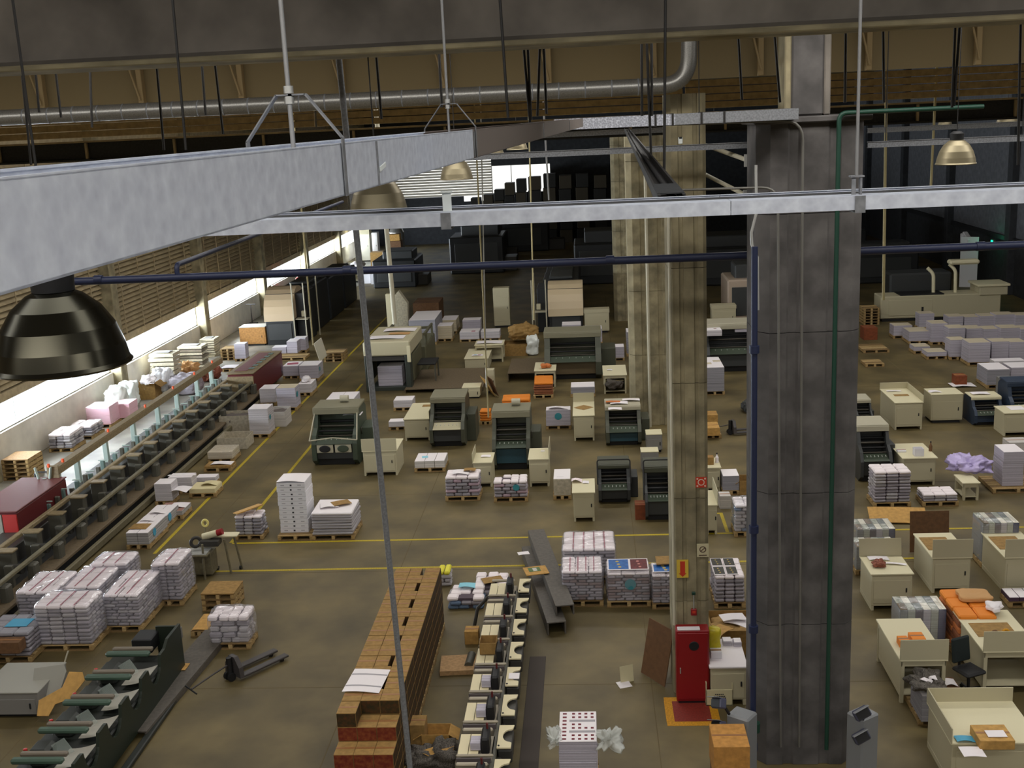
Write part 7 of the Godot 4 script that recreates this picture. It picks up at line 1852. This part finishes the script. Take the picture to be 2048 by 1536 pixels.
	crate(Vector3(2.230, 0.000, -19.806), 0.507, 0.400, 0.478, "cream open crate with dark lettering in front of the white-topped desk")
	folded_card(Vector3(0.518, 0.000, -20.540), "folded white card standing on the open floor")
	pallet(Vector3(-0.407, 0.000, -17.074), 0.659, 0.994, "wooden pallet under the stack with dark square prints", 0.0, false, "")
	sheets(Vector3(-0.407, 0.143, -17.074), 0.619, 0.954, 0.923, "tall lilac-white carton stack with rows of dark square prints on top", {"m": "paper_lilac", "lifts": 5})
	square_prints(Vector3(-0.407, 1.066, -17.074), 0.619, 0.954, "white sheet printed with rows of dark red squares on the lilac stack")
	heap(Vector3(-0.780, 0.950, -16.703), Vector3(0.196, 0.199, 0.300), "film_clear", "plastic_film", "crumpled clear film left of the stack with square prints", "film", {"rough": 0.300, "n": 12, "freq": 4.000})
	heap(Vector3(0.091, 0.950, -16.692), Vector3(0.276, 0.199, 0.300), "film_clear", "plastic_film", "crumpled clear film trailing right of the stack with square prints", "film", {"rough": 0.300, "n": 12, "freq": 4.000})
	carton(Vector3(2.037, 0.600, -16.566), Vector3(0.568, 0.585, 0.700), "orange-brown carton at the foot of the wide column, upper of its pile", {"m": "card_orange"})

func place_f() -> void:
	pallet(Vector3(2.037, 0.000, -16.566), 0.608, 0.940, "wooden pallet at the foot of the wide column", 0.0, false, "")
	carton(Vector3(2.037, 0.145, -16.566), Vector3(0.548, 0.146, 0.680), "lowest flat brown carton below the orange-brown one by the wide column", {"m": "card_dark", "group": "cartons below the orange-brown one"})
	carton(Vector3(2.037, 0.295, -16.566), Vector3(0.548, 0.146, 0.680), "second flat brown carton below the orange-brown one by the wide column", {"m": "card_dark", "group": "cartons below the orange-brown one"})
	carton(Vector3(2.037, 0.445, -16.566), Vector3(0.548, 0.146, 0.680), "third flat brown carton below the orange-brown one by the wide column", {"m": "card_dark", "group": "cartons below the orange-brown one"})
	floodlight_stand(Vector3(2.321, 0.000, -17.150), -35.0, "grey twin spotlight stand left of the wide column foot")
	floodlight_stand(Vector3(4.284, 0.000, -17.131), 35.0, "grey twin spotlight stand right of the wide column foot")
	desk(Vector3(10.800, 0.000, -39.124), 0.976, 2.044, 0.976, "beige desk with raised boards in the right aisle, dark press beyond it", {"up": "far,east", "uph": 0.250})
	sheet(Vector3(10.800, 0.978, -39.124), 0.500, 0.250, "card", "brown card on the desk with raised boards", {"curl": 0, "name": "cardboard_sheet", "cat": "cardboard"})
	sheet(Vector3(10.702, 0.978, -39.738), 0.500, 0.180, "white_paper", "white paper at the rear of the desk with raised boards", {"curl": 0.020})
	cabinet(Vector3(12.295, 0.000, -39.305), 1.075, 0.900, 1.009, "broad beige cabinet beside the desk with raised boards", {"lid": "desk_top", "cap": false})
	sheet(Vector3(12.026, 1.011, -39.305), 0.500, 0.400, "white_paper", "open white booklet on the broad beige cabinet", {"curl": 0.060})
	press(Vector3(13.582, 0.000, -38.916), 1.004, 1.300, 0.940, "dark blue press under a pale paper-strewn feeder", {"m": "press_navy", "hood": "desk_top", "front": "press_navy"})
	sheet(Vector3(13.481, 0.960, -39.111), 0.600, 0.400, "white_paper", "papers on the feeder of the dark blue press", {"curl": 0.040})
	press(Vector3(14.904, 0.000, -38.893), 1.297, 1.400, 1.444, "blue machine cut by the picture edge beside the dark blue press", {"m": "press_navy", "hood": "press_navy", "front": "press_navy"})
	cabinet(Vector3(15.409, 0.000, -42.017), 0.544, 0.500, 0.804, "small grey frame cabinet behind the dark blue press", {"m": "cab_grey", "cap": false})
	desk(Vector3(14.177, 0.000, -37.524), 1.196, 1.000, 0.800, "pale desk with a white sheet at the picture edge")
	sheet(Vector3(14.177, 0.802, -37.624), 0.500, 0.500, "white_paper", "white sheet on the pale desk at the picture edge", {"curl": 0.000})
	desk(Vector3(9.482, 0.000, -32.918), 1.019, 1.513, 0.858, "beige desk with bottles and a white tray in the right aisle", {"up": "", "over": 0.050})
	carton(Vector3(9.500, 0.858, -32.432), Vector3(0.258, 0.229, 0.250), "white open tray on the beige desk with bottles", {"m": "carton_white", "open": true, "flaps": false})
	bottle(Vector3(9.965, 0.858, -32.823), "brown bottle standing on the beige desk with a white tray")
	carton(Vector3(9.116, 0.858, -32.820), Vector3(0.262, 0.062, 0.150), "slim white pad on the beige desk with bottles", {"m": "carton_white"})
	press(Vector3(8.335, 0.000, -33.333), 0.930, 1.800, 1.632, "dark green press just right of the wide column", {"m": "press_dark", "hood": "press_pale", "front": "press_dark"})
	press(Vector3(9.283, 0.000, -38.451), 0.536, 1.400, 1.094, "small dark press peeping out right of the wide column", {"m": "press_dark", "hood": "press_pale", "front": "press_dark"})
	pallet(Vector3(8.241, 0.000, -30.759), 1.037, 0.810, "wooden pallet under the tall white rippled stack", 0.0, false, "")
	bundles(Vector3(8.241, 0.143, -30.759), 0.997, 0.770, 0.908, 3, 3, 10, "tall white bundle stack with rippled edges right of the wide column", {"ms": ["bundle_lilac", "bundle_white"], "cross": false})
	pallet(Vector3(9.553, 0.000, -30.709), 0.990, 0.720, "wooden pallet under the low white load", 0.0, false, "")
	bundles(Vector3(9.553, 0.143, -30.709), 0.950, 0.680, 0.223, 3, 3, 3, "low white bundle load before the little cream table", {"ms": ["bundle_lilac", "bundle_white"], "cross": false, "gaps": 0.150})
	desk(Vector3(10.507, 0.000, -31.162), 0.493, 0.795, 0.531, "little cream side table under lilac wrapping", {"open": true, "sides": false})
	heap(Vector3(10.795, 0.500, -31.915), Vector3(1.003, 0.403, 0.900), "lilac_film", "wrapping_film", "lilac wrapping film heaped behind the cream side table", "film", {"rough": 0.300, "n": 14})
	sheets(Vector3(11.915, 0.143, -31.942), 0.585, 0.779, 1.016, "tall narrow white ream tower on a wide pallet", {"m": "paper_lilac"})
	pallet(Vector3(12.015, 0.000, -31.942), 1.440, 1.240, "wooden pallet under the tall narrow ream tower", 0.0, false, "")
	carton(Vector3(13.447, 0.000, -35.497), Vector3(0.648, 0.330, 0.600), "pale box with a blue strap behind the ream tower", {"m": "paper_white"})
	sheet(Vector3(8.122, 0.130, -29.380), 1.5, 0.7, "card_light", "long tan cardboard lying propped before the tall rippled stack", {"turn": -6.0, "curl": 0.03, "thick": 0.02, "name": "cardboard_sheet", "cat": "cardboard", "tilt": Vector3(18, 0, 0)})
	pallet(Vector3(7.064, 0.000, -27.780), 0.986, 0.794, "wooden pallet under the striped load by the wide column", 0.0, false, "")
	striped_load(Vector3(7.064, 0.143, -27.780), 0.946, 0.754, 0.369, "striped magazine load beside the wide column, behind the flat print desk")
	pallet(Vector3(6.641, 0.000, -25.996), 0.979, 0.655, "wooden pallet under the striped load behind the cluttered desk", 0.0, false, "")
	striped_load(Vector3(6.641, 0.143, -25.996), 0.939, 0.615, 0.583, "striped magazine load with food covers behind the cluttered desk")
	pallet(Vector3(9.616, 0.000, -26.382), 0.882, 0.791, "wooden pallet under the tall rear striped load", 0.0, false, "")
	striped_load(Vector3(9.616, 0.143, -26.382), 0.842, 0.751, 0.990, "tall striped magazine load at the rear between two desks")
	pallet(Vector3(6.606, 0.000, -22.116), 0.966, 0.698, "wooden pallet under the striped load by the orange sheets", 0.0, false, "")
	striped_load(Vector3(6.606, 0.143, -22.116), 0.926, 0.658, 0.756, "striped magazine load in front of the orange sheets")
	desk(Vector3(6.481, 0.000, -24.220), 0.936, 1.093, 0.880, "cluttered beige desk with a rear board right of the wide column", {"up": ""})
	sheet(Vector3(6.481, 1.080, -24.766), 0.95, 0.4, "desk", "upright beige board at the rear of the cluttered desk", {"tilt": Vector3(80, 0, 0), "curl": 0.0, "thick": 0.02, "name": "upright_board", "cat": "board"})
	sheet(Vector3(6.388, 0.882, -24.548), 0.450, 0.250, "white_paper", "white paper under a dark tool on the cluttered desk", {"curl": 0.040})
	sheet(Vector3(6.668, 0.882, -24.220), 0.500, 0.120, "white_paper", "long white strip on the cluttered desk", {"curl": 0.030, "turn": -12.000})
	heap(Vector3(6.344, 0.880, -24.111), Vector3(0.306, 0.143, 0.300), "waste_red", "scrap_pile", "red and green scraps on the cluttered desk", "scraps", {"n": 8})
	desk(Vector3(8.042, 0.000, -25.327), 0.893, 1.546, 0.880, "beige desk with an upright board facing the striped load", {"up": "near", "uph": 0.450})
	sheet(Vector3(7.953, 0.882, -25.404), 0.620, 0.800, "card", "brown card covering the desk facing the striped load", {"curl": 0.000, "name": "cardboard_sheet", "cat": "cardboard"})
	desk(Vector3(9.640, 0.000, -25.285), 0.928, 1.595, 0.880, "beige desk with an upright board at the picture edge", {"up": "near", "uph": 0.450})
	sheet(Vector3(9.547, 0.882, -25.364), 0.620, 0.800, "card", "brown card covering the desk at the picture edge", {"curl": 0.000, "name": "cardboard_sheet", "cat": "cardboard"})
	sheet(Vector3(8.273, 0.540, -27.071), 0.95, 1.05, "card_dark", "dark brown board standing upright behind the desk with a card", {"tilt": Vector3(84, 0, 0), "curl": 0.0, "thick": 0.02, "name": "brown_board", "cat": "board"})
	desk(Vector3(5.994, 0.000, -20.493), 0.879, 1.777, 0.900, "cream desk with orange packs and an upright board", {"up": "near", "uph": 0.420, "open": true, "topm": "desk_top"})
	carton(Vector3(5.776, 0.900, -20.220), Vector3(0.186, 0.134, 0.250), "smaller orange pack on the cream desk", {"m": "orange"})
	carton(Vector3(6.057, 0.900, -20.320), Vector3(0.261, 0.145, 0.300), "larger orange pack on the cream desk", {"m": "orange"})
	desk(Vector3(7.704, 0.000, -20.809), 1.084, 1.806, 0.900, "cream desk with yellow tape and an upright board at the picture edge", {"up": "near", "uph": 0.420, "open": true})
	sheet(Vector3(7.650, 0.902, -20.809), 0.750, 0.600, "card", "tan card under the yellow tape on the cream desk", {"curl": 0.000, "name": "cardboard_sheet", "cat": "cardboard"})
	tape_roll(Vector3(7.775, 0.930, -20.478), "amber_paint", "yellow tape roll on the tan card")
	tape_roll(Vector3(7.550, 0.930, -20.421), "card_dark", "brown tape roll on the tan card")
	chair(Vector3(6.940, 0.000, -19.961), 25.0, "black office chair between the two cream desks")
	pallet(Vector3(7.522, 0.000, -21.955), 0.784, 1.391, "wooden pallet under the orange sheet load", 0.0, false, "")

func place_g() -> void:
	bundles(Vector3(7.522, 0.143, -21.955), 0.744, 1.351, 0.834, 2, 3, 6, "orange sheet load with a brown wrapped board on top", {"ms": ["orange_side", "orange_dull"], "top": "orange", "cross": false})
	heap(Vector3(7.715, 0.977, -22.136), Vector3(0.636, 0.110, 0.500), "kraft", "wrapped_board", "brown wrapped board lying on the orange sheet load", "board", {"round": 6.000, "rough": 0.050, "n": 10})
	heap(Vector3(7.938, 0.977, -21.555), Vector3(0.252, 0.108, 0.400), "white_paper", "scrap_paper", "white scrap and orange ball on the orange sheet load", "paper", {"n": 8})
	pallet(Vector3(9.378, 0.000, -24.000), 0.706, 0.547, "wooden pallet under the low white book load", 0.0, false, "")
	sheets(Vector3(9.378, 0.143, -24.000), 0.666, 0.507, 0.095, "low white book load with dark purple sides at the picture edge", {"m": "bundle_purple", "cols": 3})
	desk(Vector3(6.348, 0.000, -17.501), 1.446, 1.350, 0.850, "beige desk with a raised rim in the lower right corner", {"up": "far,west", "uph": 0.280})
	carton(Vector3(6.284, 0.850, -16.873), Vector3(0.544, 0.160, 0.500), "shallow brown carton with a white note in the corner desk", {"m": "card_light"})
	sheet(Vector3(6.318, 1.020, -16.815), 0.300, 0.200, "white_paper", "white note on the shallow brown carton", {"curl": 0.000})
	sheet(Vector3(5.872, 0.855, -16.918), 0.300, 0.200, "blue_tape", "blue cloth on the corner desk", {"curl": 0.050})
	sheet(Vector3(5.870, 0.855, -16.548), 0.350, 0.300, "white_paper", "white paper on the corner desk", {"curl": 0.020})
	pallet(Vector3(5.983, 0.000, -19.330), 0.570, 0.990, "wooden pallet carrying waste sheets between the cream desks", 0.0, false, "")
	sheets(Vector3(5.935, 0.145, -19.058), 0.456, 0.700, 0.513, "bundle of tied waste sheets on a pallet between the cream desks", {"m": "paper_grey"})
	heap(Vector3(5.891, 0.658, -19.045), Vector3(0.454, 0.196, 0.600), "waste_dark", "waste_sheets", "crumpled waste sheets over the tied bundle", "waste", {"rough": 0.300, "n": 12, "scraps": 2})
	carton(Vector3(6.557, 0.000, -19.843), Vector3(0.274, 0.287, 0.500), "brown box with white slips beside the waste bundle", {"m": "card_dark"})
	sheet(Vector3(6.557, 0.289, -19.843), 0.220, 0.300, "white_paper", "white slips on the brown box beside the waste bundle", {"curl": 0.060})
	pallet(Vector3(16.485, 0.000, -56.058), 0.762, 0.729, "wooden pallet under the tall lilac-white stack at the block's far aisle corner", 0.0, true, "pallets of the dense right-hand block")
	sheets(Vector3(16.485, 0.143, -56.058), 0.722, 0.689, 0.680, "tall lilac-white stack at the block's far aisle corner", {"m": "paper_lilac", "top": "paper_cream", "group": "lilac-white paper stacks in the dense right-hand block"})
	pallet(Vector3(14.832, 0.000, -54.198), 0.904, 0.802, "wooden pallet under the beige-white low stack nearest the wide column in the dense block", 0.0, true, "pallets of the dense right-hand block")
	sheets(Vector3(14.832, 0.143, -54.198), 0.864, 0.762, 0.487, "beige-white low stack nearest the wide column in the dense block", {"m": "paper_lilac", "top": "paper_cream", "group": "lilac-white paper stacks in the dense right-hand block"})
	pallet(Vector3(15.217, 0.000, -52.963), 0.994, 1.129, "wooden pallet under the grey-sided stack with a pink label at the dense block's edge", 0.0, true, "pallets of the dense right-hand block")
	sheets(Vector3(15.217, 0.143, -52.963), 0.954, 1.089, 0.448, "grey-sided stack with a pink label at the dense block's edge", {"m": "paper_lilac", "top": "paper_cream", "group": "lilac-white paper stacks in the dense right-hand block"})
	pallet(Vector3(14.708, 0.000, -50.614), 0.738, 0.800, "wooden pallet under the flat white stack before the grey-sided one at the block's edge", 0.0, true, "pallets of the dense right-hand block")
	sheets(Vector3(14.708, 0.143, -50.614), 0.698, 0.760, 0.198, "flat white stack before the grey-sided one at the block's edge", {"m": "paper_lilac", "top": "paper_cream", "group": "lilac-white paper stacks in the dense right-hand block"})
	pallet(Vector3(14.990, 0.000, -49.437), 0.870, 0.870, "wooden pallet under the flat white stack nearest the open floor at the block's corner", 0.0, true, "pallets of the dense right-hand block")
	sheets(Vector3(14.990, 0.143, -49.437), 0.830, 0.830, 0.191, "flat white stack nearest the open floor at the block's corner", {"m": "paper_lilac", "top": "paper_cream", "group": "lilac-white paper stacks in the dense right-hand block"})
	pallet(Vector3(15.992, 0.000, -52.486), 0.761, 0.903, "wooden pallet under the tall lilac-white stack just behind the flat white ones", 0.0, true, "pallets of the dense right-hand block")
	sheets(Vector3(15.992, 0.143, -52.486), 0.721, 0.863, 0.864, "tall lilac-white stack just behind the flat white ones", {"m": "paper_lilac", "top": "paper_cream", "group": "lilac-white paper stacks in the dense right-hand block"})
	pallet(Vector3(16.524, 0.000, -51.692), 0.771, 0.871, "wooden pallet under the lilac-white stack with a brown label behind the front row", 0.0, true, "pallets of the dense right-hand block")
	sheets(Vector3(16.524, 0.143, -51.692), 0.731, 0.831, 0.780, "lilac-white stack with a brown label behind the front row", {"m": "paper_lilac", "top": "paper_cream", "group": "lilac-white paper stacks in the dense right-hand block"})
	pallet(Vector3(15.810, 0.000, -49.171), 0.695, 0.793, "wooden pallet under the tall lilac-white stack next to the flat white corner stack", 0.0, true, "pallets of the dense right-hand block")
	sheets(Vector3(15.810, 0.143, -49.171), 0.655, 0.753, 0.740, "tall lilac-white stack next to the flat white corner stack", {"m": "paper_lilac", "top": "paper_cream", "group": "lilac-white paper stacks in the dense right-hand block"})
	pallet(Vector3(16.304, 0.000, -48.082), 0.925, 0.975, "wooden pallet under the tall grey-lilac stack in the middle of the block's front row", 0.0, true, "pallets of the dense right-hand block")
	sheets(Vector3(16.304, 0.143, -48.082), 0.885, 0.935, 0.848, "tall grey-lilac stack in the middle of the block's front row", {"m": "paper_lilac", "top": "paper_cream", "group": "lilac-white paper stacks in the dense right-hand block"})
	pallet(Vector3(17.213, 0.000, -48.141), 0.741, 0.767, "wooden pallet under the dark-sided film-wrapped stack in the block's front row", 0.0, true, "pallets of the dense right-hand block")
	sheets(Vector3(17.213, 0.143, -48.141), 0.701, 0.727, 0.828, "dark-sided film-wrapped stack in the block's front row", {"m": "paper_lilac", "top": "paper_cream", "group": "lilac-white paper stacks in the dense right-hand block"})
	pallet(Vector3(17.896, 0.000, -48.090), 0.697, 0.866, "wooden pallet under the pale stack closing the block's front row at the picture edge", 0.0, true, "pallets of the dense right-hand block")
	sheets(Vector3(17.896, 0.143, -48.090), 0.657, 0.826, 0.804, "pale stack closing the block's front row at the picture edge", {"m": "paper_lilac", "top": "paper_cream", "group": "lilac-white paper stacks in the dense right-hand block"})
	pallet(Vector3(17.646, 0.000, -55.376), 0.750, 0.841, "wooden pallet under the first stack of the block's rearmost row, beside the beige machine", 0.0, true, "pallets of the dense right-hand block")
	sheets(Vector3(17.646, 0.143, -55.376), 0.710, 0.801, 0.620, "first stack of the block's rearmost row, beside the beige machine", {"m": "paper_lilac", "top": "paper_cream", "group": "lilac-white paper stacks in the dense right-hand block"})
	pallet(Vector3(18.400, 0.000, -55.369), 0.749, 0.837, "wooden pallet under the second stack of the block's rearmost row", 0.0, true, "pallets of the dense right-hand block")
	sheets(Vector3(18.400, 0.143, -55.369), 0.709, 0.797, 0.570, "second stack of the block's rearmost row", {"m": "paper_lilac", "top": "paper_cream", "group": "lilac-white paper stacks in the dense right-hand block"})
	pallet(Vector3(19.047, 0.000, -55.121), 0.698, 0.834, "wooden pallet under the third stack of the block's rearmost row", 0.0, true, "pallets of the dense right-hand block")
	sheets(Vector3(19.047, 0.143, -55.121), 0.658, 0.794, 0.639, "third stack of the block's rearmost row", {"m": "paper_lilac", "top": "paper_cream", "group": "lilac-white paper stacks in the dense right-hand block"})
	pallet(Vector3(19.818, 0.000, -54.982), 0.929, 0.834, "wooden pallet under the fourth stack of the block's rearmost row", 0.0, true, "pallets of the dense right-hand block")
	sheets(Vector3(19.818, 0.143, -54.982), 0.889, 0.794, 0.710, "fourth stack of the block's rearmost row", {"m": "paper_lilac", "top": "paper_cream", "group": "lilac-white paper stacks in the dense right-hand block"})
	pallet(Vector3(20.714, 0.000, -54.817), 0.970, 0.827, "wooden pallet under the last stack of the block's rearmost row at the picture edge", 0.0, true, "pallets of the dense right-hand block")
	sheets(Vector3(20.714, 0.143, -54.817), 0.930, 0.787, 0.682, "last stack of the block's rearmost row at the picture edge", {"m": "paper_lilac", "top": "paper_cream", "group": "lilac-white paper stacks in the dense right-hand block"})
	pallet(Vector3(17.482, 0.000, -52.225), 0.754, 0.875, "wooden pallet under the first stack of the block's middle row", 0.0, true, "pallets of the dense right-hand block")
	sheets(Vector3(17.482, 0.143, -52.225), 0.714, 0.835, 0.625, "first stack of the block's middle row", {"m": "paper_lilac", "top": "paper_cream", "group": "lilac-white paper stacks in the dense right-hand block"})
	pallet(Vector3(18.124, 0.000, -51.884), 0.749, 0.865, "wooden pallet under the second stack of the block's middle row", 0.0, true, "pallets of the dense right-hand block")
	sheets(Vector3(18.124, 0.143, -51.884), 0.709, 0.825, 0.643, "second stack of the block's middle row", {"m": "paper_lilac", "top": "paper_cream", "group": "lilac-white paper stacks in the dense right-hand block"})
	pallet(Vector3(18.819, 0.000, -51.539), 0.874, 0.860, "wooden pallet under the third stack of the block's middle row", 0.0, true, "pallets of the dense right-hand block")
	sheets(Vector3(18.819, 0.143, -51.539), 0.834, 0.820, 0.729, "third stack of the block's middle row", {"m": "paper_lilac", "top": "paper_cream", "group": "lilac-white paper stacks in the dense right-hand block"})
	pallet(Vector3(19.604, 0.000, -51.466), 0.783, 0.970, "wooden pallet under the last stack of the block's middle row at the picture edge", 0.0, true, "pallets of the dense right-hand block")
	sheets(Vector3(19.604, 0.143, -51.466), 0.743, 0.930, 0.680, "last stack of the block's middle row at the picture edge", {"m": "paper_lilac", "top": "paper_cream", "group": "lilac-white paper stacks in the dense right-hand block"})
	pallet(Vector3(15.686, 0.000, -44.162), 0.871, 1.251, "wooden pallet under the pale grey stack with magazine tops", 0.0, true, "")
	sheets(Vector3(15.686, 0.143, -44.162), 0.831, 1.211, 0.613, "pale grey stack with magazine tops in front of the dense block", {"m": "paper_grey"})
	pallet(Vector3(16.863, 0.000, -44.811), 0.902, 1.006, "wooden pallet under the lilac stack with magazine tops", 0.0, true, "")
	sheets(Vector3(16.863, 0.143, -44.811), 0.862, 0.966, 0.483, "lilac stack with magazine tops in front of the dense block", {"m": "paper_lilac"})
	pallet(Vector3(17.146, 0.000, -46.719), 1.282, 0.601, "wooden pallet under the flat paper load", 0.0, true, "")

func place_h() -> void:
	sheets(Vector3(17.146, 0.143, -46.719), 1.242, 0.561, 0.279, "flat paper load behind the two stacks with magazine tops")
	pallet(Vector3(12.089, 0.000, -48.382), 0.795, 0.940, "single empty pallet on the floor of the right aisle", 0.0, true, "")
	pallet(Vector3(12.847, 0.000, -51.445), 1.147, 1.440, "low wide pallet just right of the wide column", 0.0, true, "")
	carton(Vector3(13.311, 0.000, -54.107), Vector3(0.631, 0.581, 0.800), "orange-brown carton right of the wide column", {"m": "card_red"})
	carton(Vector3(14.479, 0.000, -44.379), Vector3(0.442, 0.404, 0.500), "red-brown carton with a tan lid in the right aisle", {"m": "card_red", "tape": "card_light"})
	sheet(Vector3(14.532, 0.020, -44.187), 0.900, 0.700, "white_paper", "white sheets on the floor beside the red-brown carton", {"curl": 0.050})
	pallet(Vector3(14.267, 0.000, -57.998), 0.789, 1.040, "lowest wooden pallet of the dark pile right of the wide column", 0.0, true, "")
	pallet(Vector3(14.267, 0.145, -57.998), 0.789, 1.040, "second wooden pallet of the dark pile right of the wide column", 0.0, true, "")
	pallet(Vector3(14.267, 0.290, -57.998), 0.789, 1.040, "third wooden pallet of the dark pile right of the wide column", 0.0, true, "")
	pallet(Vector3(14.267, 0.435, -57.998), 0.789, 1.040, "fourth wooden pallet of the dark pile right of the wide column", 0.0, true, "")
	pallet(Vector3(14.267, 0.580, -57.998), 0.789, 1.040, "fifth wooden pallet of the dark pile right of the wide column", 0.0, true, "")
	pallet(Vector3(14.267, 0.725, -57.998), 0.789, 1.040, "topmost wooden pallet of the dark pile right of the wide column", 0.0, true, "")
